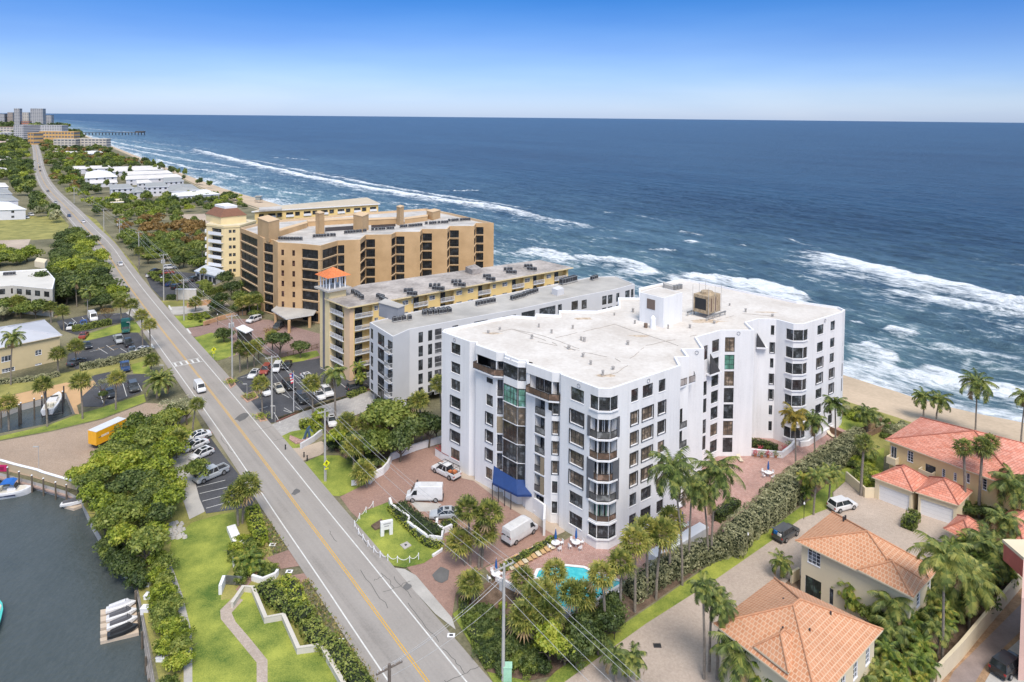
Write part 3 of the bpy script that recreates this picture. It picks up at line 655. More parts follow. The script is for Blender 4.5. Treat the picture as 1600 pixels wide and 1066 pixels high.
def parapet_roof(bd, poly, R, mat, th=.32, drop=.45, cap=None, name='roof'):
 inn = offset(poly, th); b = MB(); cap = cap or WHITE2; n = len(poly)
 if area(poly) < 0: poly = poly[::-1]; inn = inn[::-1]
 for i in range(n):
  j = (i+1) % n
  b.face([(*poly[i][:2], R), (*poly[j][:2], R), (*inn[j][:2], R), (*inn[i][:2], R)], cap)
  b.face([(*inn[i][:2], R), (*inn[j][:2], R), (*inn[j][:2], R-drop), (*inn[i][:2], R-drop)], cap)
 b.prism(inn, R-drop-.02, R-drop, mat, bottom=False); return bd.add(name, b)
def railing(bd, pts, z, h=1.05, glass=None, bar=None, name='railing', step=1.2, solid=None):
 b = MB(); bar = bar or DARKF
 for i in range(len(pts)-1):
  a, c = Vector(pts[i]), Vector(pts[i+1]); L = (c-a).length; e = (c-a).normalized(); n = Vector((e.y, -e.x))*.03
  b.prism([tuple(a+n), tuple(c+n), tuple(c-n), tuple(a-n)], z+h-.07, z+h, bar)
  b.prism([tuple(a+n*.7), tuple(c+n*.7), tuple(c-n*.7), tuple(a-n*.7)], z+.06, z+.11, bar)
  k = max(1, int(L/step))
  for j in range(k+1):
   q = a+e*(L*j/k); b.prism([tuple(q+n*.8+e*.03), tuple(q-n*.8+e*.03), tuple(q-n*.8-e*.03), tuple(q+n*.8-e*.03)], z, z+h-.07, bar)
  if glass: b.prism([tuple(a+n*.2), tuple(c+n*.2), tuple(c-n*.2), tuple(a-n*.2)], z+.12, z+h-.08, glass)
  if solid:
   k = max(2, int(L/.13))
   for j in range(k):
    q = a+e*(L*(j+.5)/k); b.prism([tuple(q+n*.3+e*.02), tuple(q-n*.3+e*.02), tuple(q-n*.3-e*.02), tuple(q+n*.3-e*.02)], z+.11, z+h-.07, solid)
 return bd.add(name, b)
RAILT = MG('bronze_rail_glass', (.15, .10, .075), .25, .3)
RAILG = MG('grey_rail_glass', (.12, .12, .12), .2, .3)
SHUT = M('grey_roll_shutter', (.115, .12, .135), .6, .1, 2); SHUTT = M('tan_roll_shutter', (.27, .22, .15), .6, .1, 2)
SLATW = M('dark_slat', (.06, .06, .065), .6, .2, 2)
# ---------------------------------------------------------------- the white condominium
RZ = 23.5
def q8(cx, cy, x, y, s=8.0): return (cx+x/s, cy+y/s)
outl = [(690.6, 518.8), (733.8, 534), (743.1, 534.4), (743.7, 538.4), (776.2, 550), (788.1, 550.6), (788.7, 554.4), (810, 562.5), (821.9, 563.1), (823.1, 567.5),
  (863.1, 581.2), (875, 581.9), (876.2, 585), (935, 607.2), (954.4, 607.8), (1063.8, 571.2), (1057, 558.2), (1076.9, 557.5), (1068.1, 545.6), (1100.6, 545.4),
  (1088.8, 526.9), (1126.2, 516.2), (1178.8, 516.2), (1166.2, 503.8), (1185.6, 498.1), (1213, 499.2), (1240, 506.2), (1256.2, 506.2), (1316, 488), (1320.6, 484),
  (1310.6, 479.5), (1253, 471.4), (1245, 471), (1200, 461.4), (1164, 454.6), (1120, 445), (1066, 435.5), (998, 450), (999, 465), (965.6, 464.8), (966.8, 477.6), (933, 485.6),
  (872.9, 484.8), (874, 492), (837.8, 490), (835, 495), (800, 492.6), (694, 514.5)]
OC = [P2(x, y, RZ) for x, y in outl]
cen = sum(OC, Vector((0, 0)))/len(OC)
condo = Bld('condominium', 'large white seven storey condominium with flat white roof, zigzag facade and blue entrance awning', 'apartment building', cen)
ROWS = [22.3, 18.9, 15.85, 12.75, 9.7, 6.6, 3.45]
def col_s(i, x0, x1, y):
 A, B = OC[i], OC[(i+1) % len(OC)]; return wallhit(A, B, x0, y)[0], wallhit(A, B, x1, y)[0]
HOL = {}; WIN = []
def column(i, x0, x1, y, rows=ROWS, h=1.95, nx=2, nz=2, glasses=None, sur=None, nm='window', sill=True, out=-.2):
 s0, s1 = col_s(i, x0, x1, y)
 for k, zt in enumerate(rows):
  if zt is None: continue
  HOL.setdefault(i, []).append((s0, s1, zt-h, zt))
  WIN.append((i, s0, s1, zt-h, zt, nx, nz, (glasses[k] if glasses else None), (k in (sur or ())), nm, sill, out))
G0, G1, G2 = GLASS, GLASST, GLASSG
column(0, 705, 719.2, 545, nx=3, sur=(3, 4, 5), nm='tall_window', glasses=[G0]*6+[G1])
column(3, 759.8, 770, 560, rows=[22.1], h=2.1, nx=1, nz=1, sill=False, nm='balcony_door')
column(3, 759.8, 770, 600, rows=[18.7], h=.9, nx=1, nz=1, sill=False)
column(3, 759.8, 770, 620, rows=ROWS[2:], h=1.95, nx=2, sur=(1, 2, 3), glasses=[G0, G0, G0, G0, G1])
column(12, 891.8, 912.5, 610, nx=3, h=2.0, sur=(1, 2, 3, 4), glasses=[G0, G0, G1, G1, G1, G0, G0], nm='wide_window')
column(14, 986.5, 997.3, 610, nx=2, sur=(1, 2, 3, 4), glasses=[G0, G1, G1, G1, G1, G0, G0], nm='corner_window')
column(14, 1004.5, 1020.5, 600, nx=3, sur=(1, 2, 3, 4), glasses=[G0, G1, G1, G1, G1, G0, G0], nm='picture_window')
column(14, 1029.5, 1040, 595, nx=2, sur=(1, 2), glasses=[G0, G0, G0, G1, G1, G0, G0], nm='side_window')
column(20, 1113, 1124, 530, rows=[22.0, 18.7, 15.7, 12.6, 9.6, 6.5, 3.4], h=2.3, nx=2, nm='stair_window', glasses=[G0]*5+[G1, G0])
column(20, 1100, 1106, 540, rows=[21.5, 15.0, 11.8, 8.0, 5], h=2.6, nx=1, nz=1, nm='slot_window', sill=False)
column(21, 1133, 1148.3, 530, rows=[22.2, 18.95, 15.9, 12.8, 9.75, 6.65, 3.5], h=2.75, nx=2, nz=3, nm='stacked_window', glasses=[G1, G2, G1, G0, G0, G1, G0], sill=False)
column(24, 1204.5, 1210, 515, nx=1, nm='narrow_window', sur=(1, 3, 4))
column(27, 1277.5, 1286.8, 510, nx=2, nm='ocean_wing_window', sur=(2, 3))
column(27, 1298, 1304.8, 505, nx=1, nm='end_window', sur=(3, 4))
def opening(i, x0, x1, y, z0, z1):
 s0, s1 = col_s(i, x0, x1, y); L = (OC[(i+1) % len(OC)]-OC[i]).length
 HOL.setdefault(i, []).append((max(s0, .0), min(s1, L), z0, z1)); return max(s0, 0), min(s1, L)
BAYS = [((12, 922.5, 935), (13, 935, 954.4), (14, 954.4, 966)), ((25, 1228.8, 1240), (26, 1240, 1256.2), (27, 1256.2, 1262.3))]
for bi, bay in enumerate(BAYS):
 for k, zt in enumerate(ROWS):
  if bi == 0: z0, z1 = (20.3, 22.25) if k == 0 else ((zt-2.75, zt+.1) if k < 6 else (1.6, 3.9))
  else: z0, z1 = zt-2.0, zt
  op = bi == 0 and 0 < k < 6
  fp = []; ip = []
  for (i, xa, xb) in bay:
   s0, s1 = opening(i, xa-(9 if i in (13, 26) else 0), xb+(9 if i in (13, 26) else 0), 600 if bi == 0 else 510, z0, z1)
   A, B = OC[i], OC[i+1]
   d = -1.3 if op else -.2
   if not fp: fp.append(Vector(wl(A, B, s0, 0)[:2]))
   fp.append(Vector(wl(A, B, s1, 0)[:2]))
   if op: # door glass at the back of the balcony
    g = GLASS if k != 5 else GLASSG
    ins0 = .0 if i in (12, 25) else .5; ins1 = .0 if i in (14, 27) else .5
    window(condo, A, B, s0+(ins0 if i != 13 else .55), s1-(ins1 if i != 13 else .55), z0, z1, 3 if i == 13 else 2, 1, g, out=-1.3, name='balcony_door', sill=False)
   else:
    window(condo, A, B, s0+.01, s1-.01, z0, z1, 3 if i in (13, 26) else 2, 2 if k < 6 else 1, G0, out=-.2, name='bay_window', sill=False)
  rr = offs_line(fp, -1.75) if op else None
  t = MB()
  A_ = offs_line(fp, .22); B_ = offs_line(fp, -1.6 if op else -.22)
  t.prism([tuple(p) for p in A_]+[tuple(p) for p in B_[::-1]], z0-.22, z0-.0, WHITE2); condo.add('balcony_slab' if op else 'ledge', t); t = MB()
  t.prism([tuple(p) for p in offs_line(fp, -.02)]+[tuple(p) for p in B_[::-1]], z1+.0, z1+.15, WHITE2)
  condo.add('ledge', t)
  if op:
   railing(condo, offs_line(fp, -.06)[0:4], z0, 1.05, glass=RAILT if k in (2, 3, 5) else RAILG, name='balcony_railing')
   t = MB()   # open side shutters
   for (i, s0_, s1_) in ((12, col_s(12, 922.5, 926.5, 600)), (14, col_s(14, 962, 966, 600))) if False else ():
    pass
   for i, (xa, xb) in ((12, (919.5, 923.5 if k not in (3,) else 930)), (14, (965 if k != 3 else 959, 968.5))):
    if k in (2, 5): continue
    sa, sb = col_s(i, xa, xb, 600); wbox(t, OC[i], OC[i+1], sa, sb, z0-.05, z1+.1, .03, .14, SHUT); condo.add('roll_shutter', t); t = MB()
E, Fp = OC[6], OC[7]; Gp = wl(OC[7], OC[8], (OC[8]-OC[7]).length+1.05, 0)[:2]; Gp = Vector(Gp)
RB = [(22.3, 20.25, G0, 0), (18.9, 15.95, G2, 0), (15.9, 12.95, G1, 0), (12.85, 9.9, MG('brown_glass', (.06, .052, .045), .1, .5), 0), (9.75, 6.9, G0, 0), (6.75, 3.6, G0, 0)]
for zt, zb, g, _ in RB:
 for A, B in ((E, Fp), (Fp, Gp)):
  L = (B-A).length; n = 4 if A == E else 2
  window(condo, A, B, .04, L-.02, zb, zt, n, 3, g, out=.16, name='glass_bay', sill=False, frame=(DARKF if g is not G1 else M('grey_frame', (.12, .12, .12), .5)), fw_=.09)
t = MB(); back = [wl(E, Fp, 0, 0, -1.2)[:2], ]
for zt in (22.5, 15.93, 12.9, 9.82, 6.82, 3.5):
 P_ = [wl(E, Fp, -.1, 0, .26)[:2], tuple(offs_line([E, Fp, Gp], .28)[1]), wl(Fp, Gp, (Gp-Fp).length+.05, 0, .26)[:2], wl(Fp, Gp, (Gp-Fp).length+.05, 0, -.3)[:2], tuple(Fp-(Fp-cen).normalized()*-0), wl(E, Fp, -.1, 0, -.3)[:2]]
 t.prism(P_, zt-.0, zt+(.12 if zt < 22 else .0001), WHITE2)
P_ = [wl(E, Fp, 0, 0, .2)[:2], tuple(offs_line([E, Fp, Gp], .22)[1]), wl(Fp, Gp, (Gp-Fp).length, 0, .2)[:2], wl(Fp, Gp, (Gp-Fp).length, 0, -.3)[:2], wl(E, Fp, 0, 0, -.3)[:2]]
t.prism(P_, 18.95, 20.2, WHITE); t.prism([P_[0], P_[1], P_[2], P_[3], P_[4]], 22.35, 23.1, WHITE)
condo.add('bay_spandrel', t)
HOL.setdefault(6, []).append((.3, (Fp-E).length-.3, 3.6, 18.9))
L4 = (OC[5]-OC[4]).length
for k, zt in enumerate(ROWS[:6]):
 z1 = zt; z0 = zt-2.75 if k else zt-2.1
 HOL.setdefault(4, []).append((.15, L4-.15, z0, z1))
 A, B = OC[4], OC[5]
 t = MB(); wbox(t, A, B, .1, L4-.1, z0-.15, z0, -1.5, .05, WHITE2); condo.add('balcony_slab', t)
 window(condo, A, B, .15, L4-.15, z0, z1, 2, 1, M('grey_recess', (.28, .28, .3), .8) if k else G0, out=-1.4, name='balcony_door', sill=False)
 if k: railing(condo, [Vector(wl(A, B, .15, 0, -.05)[:2]), Vector(wl(A, B, L4-.15, 0, -.05)[:2])], z0, 1.1, glass=RAILG, name='balcony_railing')
 if k == 3: t = MB(); wbox(t, A, B, .12, L4-.12, z0, z1, .01, .06, SHUTT); condo.add('roll_shutter', t)
i = 9; A, B = OC[9], OC[10]
for k, zt in enumerate(ROWS):
 if k == 0: continue
 sa, sb = col_s(9, 836.5, 851.5, 640); z0 = zt-2.75
 HOL.setdefault(9, []).append((sa, sb, max(z0, .3), zt))
 t = MB(); wbox(t, A, B, sa-.05, sb+.05, z0-.18, z0, -1.5, .12, WHITE2); condo.add('balcony_slab', t)
 window(condo, A, B, sa, sb, z0, zt, 2, 1, G0, out=-1.4, name='balcony_door', sill=False)
 if k < 6: railing(condo, [Vector(wl(A, B, sa, 0, 0)[:2]), Vector(wl(A, B, sb, 0, 0)[:2])], z0, 1.1, glass=RAILG, name='balcony_railing')
 if k in (4, 5): t = MB(); wbox(t, A, B, sb-.75, sb-.05, z0, zt-.05, .02, .1, SHUTT); condo.add('roll_shutter', t)
column(9, 856.3, 862.8, 640, rows=[None]+ROWS[1:2], h=1.6, nx=1)
i10 = 10
column(10, 864, 872.5, 640, rows=ROWS[1:], h=1.95, nx=2, sur=(0, 1, 2, 3), glasses=[G0, G1, G1, G1, G0, G0], nm='street_window')
def top_balcony(idx, x0, x1, y, z0, out, glass, nm, doors):
 A, B = OC[idx], OC[idx+1]; s0, s1 = col_s(idx, x0, x1, y); C = OC[idx+2]
 L = (B-A).length; s1 = min(s1, L)
 HOL.setdefault(idx, []).append((s0, s1, z0, 21.95)); L2 = (C-B).length; HOL.setdefault(idx+1, []).append((.1, L2-.1, z0, 21.95))
 fp = [Vector(wl(A, B, s0, 0, 0)[:2]), Vector(wl(A, B, s0, 0, out)[:2]), offs_line([A, B, C], out*1.08)[1], Vector(wl(B, C, L2, 0, out)[:2]), Vector(wl(B, C, L2, 0, 0)[:2])]
 t = MB(); t.prism([tuple(p) for p in fp]+[tuple(B)], z0-.25, z0, WHITE2); condo.add('balcony_slab', t); t = MB()
 ib = [Vector(wl(A, B, s0, 0, -1.4)[:2]), Vector(wl(B, C, L2-.1, 0, -1.4)[:2])]
 t.prism([tuple(fp[0]), tuple(B), tuple(fp[4]), tuple(ib[1]), tuple(ib[0])], z0-.2, z0-.01, WHITE2); condo.add('balcony_slab', t)
 railing(condo, fp[:4]+[fp[4]], z0, 1.1, glass=glass, name='balcony_railing')
 w_ = s1-s0
 for a, c in doors: window(condo, A, B, s0+w_*a, s0+w_*c, z0, 21.9, 3, 1, G0, out=-1.3, name='balcony_door', sill=False)
 window(condo, B, C, .35, L2-.1, z0, 21.9, 2, 1, G0, out=-1.15, name='balcony_door', sill=False)
top_balcony(3, 745, 775, 560, 19.75, .8, RAILT, 'balcony', [(.45, .75)])
top_balcony(9, 828, 862, 590, 19.35, .9, RAILT, 'balcony', [(.05, .38), (.45, .8)])
HOL[3] = [h for h in HOL[3] if not (h[3] == 22.1)]
WIN = [w_ for w_ in WIN if not (w_[0] == 3 and w_[4] == 22.1)]
n = len(OC); front = set(range(0, 29))
b = MB()
for i in range(n):
 A, B = OC[i], OC[(i+1) % n]
 wall_panel(b, A, B, 0, RZ, HOL.get(i, []) if i in front else [], WHITE, depth=.22)
for i, hs in HOL.items():
 for (s0, s1, z0, z1) in hs:
  if (i in (4, 9, 3, 10) and s1-s0 > 2.0 and z1-z0 > 2.2) or (i in (12, 13, 14) and z1-z0 > 2.5) or i == 4 or (i == 9 and z1-z0 > 2):
   A, B = OC[i], OC[i+1]; L = (B-A).length; dd = -1.6
   if i not in (13,):
    if i != 14: b.face([wl(A, B, s0, z0), wl(A, B, s0, z1), wl(A, B, s0, z1, dd), wl(A, B, s0, z0, dd)][::-1], WHITE)
    if i != 12: b.face([wl(A, B, s1, z0), wl(A, B, s1, z1), wl(A, B, s1, z1, dd), wl(A, B, s1, z0, dd)], WHITE)
   b.face([wl(A, B, max(0, s0-.3), z0, dd+.02), wl(A, B, min(L, s1+.3), z0, dd+.02), wl(A, B, min(L, s1+.3), z1, dd+.02), wl(A, B, max(0, s0-.3), z1, dd+.02)], WHITE)
condo.add('wall', b)
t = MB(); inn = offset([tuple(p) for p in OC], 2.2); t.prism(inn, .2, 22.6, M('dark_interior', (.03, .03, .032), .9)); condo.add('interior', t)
for (i, s0, s1, z0, z1, nx_, nz_, g, su, nm, sill, out) in WIN:
 window(condo, OC[i], OC[i+1], s0, s1, z0, z1, nx_, nz_, g, out=out, name=nm, sill=sill, surround=su)
parapet_roof(condo, [tuple(p) for p in OC], RZ, ROOFW, .35, .4)
for idx in (3, 9):
 t = MB(); A, B, C = OC[idx], OC[idx+1], OC[idx+2]; f = offs_line([A, B, C], .1)
 t.prism([tuple(f[0]), tuple(f[1]), tuple(f[2]), tuple(C), tuple(B), tuple(A)], 22.0, 23.45, WHITE); condo.add('parapet_band', t)
A, B = OC[17], OC[18]
def rail_px(pts, z, out_slab=.2):
 q = [P2(x, y, z) for x, y in pts]; return q
q = rail_px([(1061.5, 604.5), (1086, 596), (1084, 590)], 19.0)
t = MB(); t.prism([tuple(q[0]), tuple(q[1]), tuple(q[2]), tuple(P2(1064, 594, 19.0))], 18.7, 18.95, WHITE2); condo.add('balcony_slab', t)
railing(condo, q[:2]+[q[2]], 18.95, 1.15, glass=MG('pale_rail_glass', (.4, .36, .34), .3, .2), name='balcony_railing')
for (x, y, z) in ((1060, 700, 12), (1060, 735, 8.5), (1061, 660, 15.3), (1062, 630, 17.5)):
 pass
AA, BB = OC[15], Vector(wl(OC[14], OC[15], (OC[15]-OC[14]).length+2.2, 0)[:2])
for k, zt in enumerate(ROWS[2:], 2):
 t = MB(); wbox(t, OC[14], OC[15], (OC[15]-OC[14]).length-.02, (OC[15]-OC[14]).length+2.0, zt-2.9, zt-2.65, -1.6, -.05, WHITE2); condo.add('balcony_slab', t)
 window(condo, OC[14], OC[15], (OC[15]-OC[14]).length+.05, (OC[15]-OC[14]).length+1.7, zt-2.6, zt+.1, 2, 1, G0 if k != 4 else G1, out=-.9, name='balcony_screen', sill=False)
 if k < 6: railing(condo, [Vector(wl(OC[14], OC[15], (OC[15]-OC[14]).length+.05, 0, -.1)[:2]), Vector(wl(OC[14], OC[15], (OC[15]-OC[14]).length+1.9, 0, -.1)[:2])], zt-2.65, 1.05, glass=RAILG, name='balcony_railing')
for (x0, x1, ztop, zbot, idx) in ((1104, 1120, 20.2, 16.4, 20), (1180.5, 1195, 21, 18.2, 24)):
 A, B = OC[idx], OC[idx+1]; s0 = wallhit(A, B, x0, 540)[0]; s1 = wallhit(A, B, x1, 540)[0]
 t = MB(); v = [wl(A, B, s0, zbot, .9), wl(A, B, s1, zbot, .9), wl(A, B, s0, ztop, .9)]; w2 = [wl(A, B, s0, zbot, .8), wl(A, B, s1, zbot, .8), wl(A, B, s0, ztop, .8)]
 t.face(v, SLATW); t.face(w2[::-1], SLATW); t.face([v[0], w2[0], w2[1], v[1]], SLATW); t.face([v[1], w2[1], w2[2], v[2]], SLATW)
 wbox(t, A, B, s0, s1+.3, zbot-.3, zbot-.02, 0.01, 1.0, WHITE2)
 condo.add('terrace_screen', t)
A, B = OC[28], OC[29]
for zt in ROWS[1:]:
 t = MB(); C0 = OC[29]; wbox(t, OC[27], OC[28], (OC[28]-OC[27]).length-.02, (OC[28]-OC[27]).length+1.25, zt-2.8, zt-2.62, -2.4, -.3, WHITE2); condo.add('balcony_slab', t)
 L = (OC[28]-OC[27]).length; railing(condo, [Vector(wl(OC[27], OC[28], L+.05, 0, -.35)[:2]), Vector(wl(OC[27], OC[28], L+1.2, 0, -.35)[:2]), Vector(wl(OC[27], OC[28], L+1.2, 0, -2.3)[:2])], zt-2.62, 1.05, glass=RAILG, name='balcony_railing')
 if zt in (12.75, 9.7): t = MB(); wbox(t, OC[27], OC[28], L+.1, L+1.25, zt-2.6, zt, -.34, -.26, SHUT); condo.add('roll_shutter', t)
t = MB(); wbox(t, OC[27], OC[28], L-.02, L+.9, 19.9, 22.4, -2.0, -.3, DARKF); condo.add('bay_window', t)
def roofbox(px, z0, z1):   # footprint corners given on the roof level
 return [tuple(P2(x, y, z0)) for x, y in px]
RL = RZ-.4
pc = [P2(999, 502, RL), P2(1036, 512.5, RL), P2(1065.5, 502, RL)]; pc.append(pc[0]+pc[2]-pc[1]);
b = MB(); b.prism([tuple(p) for p in pc], RL, RL+5.6, WHITE); b.prism(offset([tuple(p) for p in pc], .25), RL+5.55, RL+5.62, ROOFW)
ph = condo.add('penthouse', b)
A, B = pc[0], pc[1]
t = MB(); s0 = wallhit(A, B, 1011, 475)[0]; s1 = wallhit(A, B, 1023.5, 478)[0]; wbox(t, A, B, s0, s1, RL+2.9, RL+4.8, .003, .06, M('brown_louvre', (.16, .12, .10), .8, .15, 6)); q = t.build('louvre'); q.parent = ph; q.location = (0, 0, 0)
t = MB(); c = P(1020, 513, RL); t.tube((c.x, c.y, RL), (c.x, c.y, RL+1.9), .55, .5, WHITE2, 12); t.tube((c.x, c.y, RL+1.9), (c.x, c.y, RL+2.4), .5, .12, WHITE2, 12); condo.add('vent_stack', t)
t = MB(); c = P(1009, 512, RL); t.tube((c.x, c.y, RL), (c.x, c.y, RL+.8), .35, .35, M('rusty_metal', (.16, .11, .08), .8, .3, 3), 8); condo.add('vent_stack', t)
TANM = M('weathered_tan_metal', (.30, .22, .14), .8, .3, 1.6, c2=(.42, .33, .22))
cc = P2(1104, 493, RL); e = (P2(1120, 489, RL)-P2(1095, 497, RL)).normalized(); fr = (cc, e); b = MB()
tz = RL+.9
b.box(-2.1, 2.1, -1.7, 1.7, tz, tz+3.5, TANM, fr)
b.box(-2.13, -2.1, -1.2, 1.3, tz+.7, tz+2.9, M('black_louvre', (.02, .022, .025), .6, .3, 9), fr)
for xx in (-1.6, -.9, -.2, .5, 1.2, 1.7): b.box(xx, xx+.14, -1.84, -1.7, tz+.3, tz+3.3, M('tan_rib', (.45, .36, .26), .8, .2), fr)
for xx in (-1.25, .15): b.box(xx, xx+.4, -1.76, -1.7, tz+.4, tz+3.0, M('brown_panel', (.16, .10, .07), .8, .2), fr)
c = Vector(tr2(fr, (0, 0))); b.tube((c.x, c.y, tz+3.5), (c.x, c.y, tz+4.0), 1.3, 1.15, TANM, 16)
for xx in (-2.2, 0, 2.2):
 for yy in (-1.8, 1.8): c = tr2(fr, (xx, yy)); b.tube((*c, RL), (*c, tz+5.3), .05, .04, CONC, 5)
for yy in (-2.2, 2.2): b.box(-3.3, 3.3, yy-.12, yy+.12, RL+.6, RL+.85, M('steel_beam', (.2, .2, .2), .6, .2), fr)
for xx in (-3.2, -1, 1.2, 3.1):
 for yy in (-2.2, 2.2): c = tr2(fr, (xx, yy)); b.tube((*c, RL), (*c, RL+.6), .14, .14, CONC, 6)
condo.add('cooling_tower', b)
t = MB(); q = [P2(x, y, RL) for x, y in ((1036, 447), (1050, 451), (1052, 455), (1038, 451))]; t.prism([tuple(p) for p in q], RL, RL+1.0, CONC)
for x, y in ((1054, 453), (1059, 452), (1063, 451)): c = P(x, y, RL); t.tube((c.x, c.y, RL), (c.x, c.y, RL+1), .5, .5, M('fan_grey', (.2, .2, .2), .6), 10)
condo.add('air_handler', t)
vents = [(763, 521), (781, 516), (842, 512), (862, 521), (831, 530), (895, 514), (908, 532), (911, 558), (923, 570), (981, 539), (989, 488), (992, 506), (913, 534), (960, 493), (1006, 463), (1140, 478), (1165, 488), (1207, 495), (1078, 513), (1044, 514), (1116, 506), (889, 546), (942, 587), (958, 578)]
VM = M('weathered_vent', (.34, .32, .3), .7, .25, 3)
for k, (x, y) in enumerate(vents):
 c = P(x, y, RL); t = MB(); r_ = rnd.uniform(.18, .32); h_ = rnd.uniform(.35, .7)
 t.tube((c.x, c.y, RL), (c.x, c.y, RL+h_), r_*.7, r_*.7, VM, 8); t.tube((c.x, c.y, RL+h_), (c.x, c.y, RL+h_+.15), r_, r_*.8, VM, 8)
 condo.add('roof_vent', t)
t = MB(); GL = M('roof_cable', (.42, .38, .34), .9, .3, 2)
for pts in ([(768, 522), (800, 514), (870, 538), (900, 548), (960, 560), (980, 571), (965, 582), (940, 588)], [(800, 514), (850, 525), (905, 545)], [(868, 528), (960, 507), (1000, 520), (1060, 540)], [(840, 534), (870, 540), (905, 548)], [(985, 560), (1010, 540), (1095, 522)], [(1120, 500), (1160, 490), (1210, 494)]):
 qq = [P(x, y, RL+.04) for x, y in pts]
 dense = densify([(p.x, p.y) for p in qq], 1.2); pp = [Vector((p.x+rnd.uniform(-.12, .12), p.y+rnd.uniform(-.12, .12), RL+.05)) for p in dense]
 for k in range(len(pp)-1):
  if rnd.random() < .8: t.tube(pp[k], pp[k+1], .035, .035, GL, 4, cap=False)
condo.add('roof_cables', t)
STN = M('brown_roof_stain', (.42, .31, .2), .9, .2, 1.5, c2=(.56, .47, .38)); t = MB()
for x, y, sx, sy in ((911, 498, 2.6, .8), (770, 521, 1.8, .5), (945, 587, 1.8, .6), (1000, 525, 2.2, .5), (1198, 488, 2.5, .5), (1100, 502, 4, 1.2)):
 c = P2(x, y, RL); t.prism([(c.x+math.cos(a)*sx*rnd.uniform(.5, 1.2), c.y+math.sin(a)*sy*rnd.uniform(.5, 1.3)) for a in [k*.523 for k in range(12)]], RL+.002, RL+.006, STN)
condo.add('roof_stain', t)
t = MB(); RG = M('grey_ring', (.3, .3, .33), .6)
for i, x, y in ((0, 710.5, 531), (6, 798, 564), (12, 904.5, 603), (14, 1013, 595), (21, 1154, 521), (18, 1088.5, 551), (27, 1289, 501)):
 A, B = OC[i], OC[i+1]; s_, z_ = wallhit(A, B, x, y)
 for a in range(10):
  a0, a1 = a*.6283, (a+1)*.6283; t.tube(wl(A, B, s_+.3*math.cos(a0), z_+.3*math.sin(a0), .05), wl(A, B, s_+.3*math.cos(a1), z_+.3*math.sin(a1), .05), .045, .045, RG, 4)
condo.add('wall_lamp_ring', t)
def planter(px, label, wd=1.2):
 pts = [P2(x, y) for x, y in px]; A_ = offs_line(pts, -wd/2); B_ = offs_line(pts, wd/2)
 b = MB(); b.prism([tuple(p) for p in A_]+[tuple(p) for p in B_[::-1]], 0, 1.5, WHITE)
 b.prism([tuple(p) for p in offs_line(pts, -wd/2-.05)]+[tuple(p) for p in offs_line(pts, wd/2+.05)[::-1]], 1.5, 1.62, M('red_tile_cap', (.33, .1, .09), .8))
 o = thing('planter', label, 'planter'); bb_ = b.build('planter_wall'); bb_.parent = o
 f = MB(); LF = LEAFD
 for i in range(len(pts)-1):
  L = (pts[i+1]-pts[i]).length
  for k in range(int(L*26)):
   c = pts[i].lerp(pts[i+1], rnd.random())+Vector((rnd.uniform(-.4, .4), rnd.uniform(-.4, .4))); leafq(f, (c.x, c.y, 1.6+rnd.random()*.45), .13, FLOWR if rnd.random() < .38 else LF)
 f.build('flowers', o)
 return o
def leafq(b, c, r, mat, flat=.5):
 u = Vector((rnd.gauss(0, 1), rnd.gauss(0, 1), rnd.gauss(0, 1)*flat)).normalized(); v = u.orthogonal().normalized(); w_ = u.cross(v); t_ = rnd.uniform(0, 6.28); v, w_ = v*math.cos(t_)+w_*math.sin(t_), w_*math.cos(t_)-v*math.sin(t_)
 c = Vector(c); b.face([c-v*r, c+w_*r*.55, c+v*r, c-w_*r*.55], mat)
planter([(684, 711), (697, 720), (730, 737), (745, 737), (768, 747)], 'white planter wall with red tile cap and pink flowers left of the blue awning')
planter([(832, 793), (846, 795), (866, 806)], 'short white planter with red flowers right of the blue awning', 1.0)
AW = M('blue_awning_canvas', (.012, .045, .17), .75, .1, 2)
aw = thing('awning', 'royal blue canvas awning over the main entrance of the white condominium', 'awning')
pa = [P2(773, 729, 4.2), P2(770, 757, 2.6), P2(808, 778, 2.6), P2(851, 774, 2.6)]; base = [P2(773, 729, 4.4), P2(789, 733, 4.4), P2(810, 757, 4.4), P2(832, 757, 4.4)]
b = MB(); hz = 4.3; lz = 2.95
src = [(OC[4], hz), (Fp, hz), (Gp, hz)]
low = [P2(769.5, 754, lz), P2(800, 769, lz), P2(812, 775, lz), P2(851, 772, lz)]
top = [Vector(wl(OC[3], OC[4], (OC[4]-OC[3]).length-.4, 0, .05)[:2]), Vector(wl(E, Fp, .2, 0, .3)[:2]), Vector(offs_line([E, Fp, Gp], .4)[1]), Vector(wl(Fp, Gp, (Gp-Fp).length, 0, .3)[:2]), Vector(P2(845, 765, 3.6))]
lowp = [low[0], low[0].lerp(low[1], .55), low[1].lerp(low[2], .7), low[3].lerp(low[2], .3), low[3]]
for k in range(4):
 b.face([(*lowp[k], lz), (*lowp[k+1], lz), (*top[k+1], hz), (*top[k], hz)], AW); b.face([(*lowp[k], lz-.35), (*lowp[k+1], lz-.35), (*lowp[k+1], lz), (*lowp[k], lz)], AW)
b.build('canopy', aw)
for k in range(5):
 p = lowp[0].lerp(lowp[2], k/4) if k < 4 else lowp[3]; t = MB(); t.tube((p.x, p.y, 0), (p.x, p.y, lz-.1), .07, .07, DARKF, 6); t.build('support_post', aw)
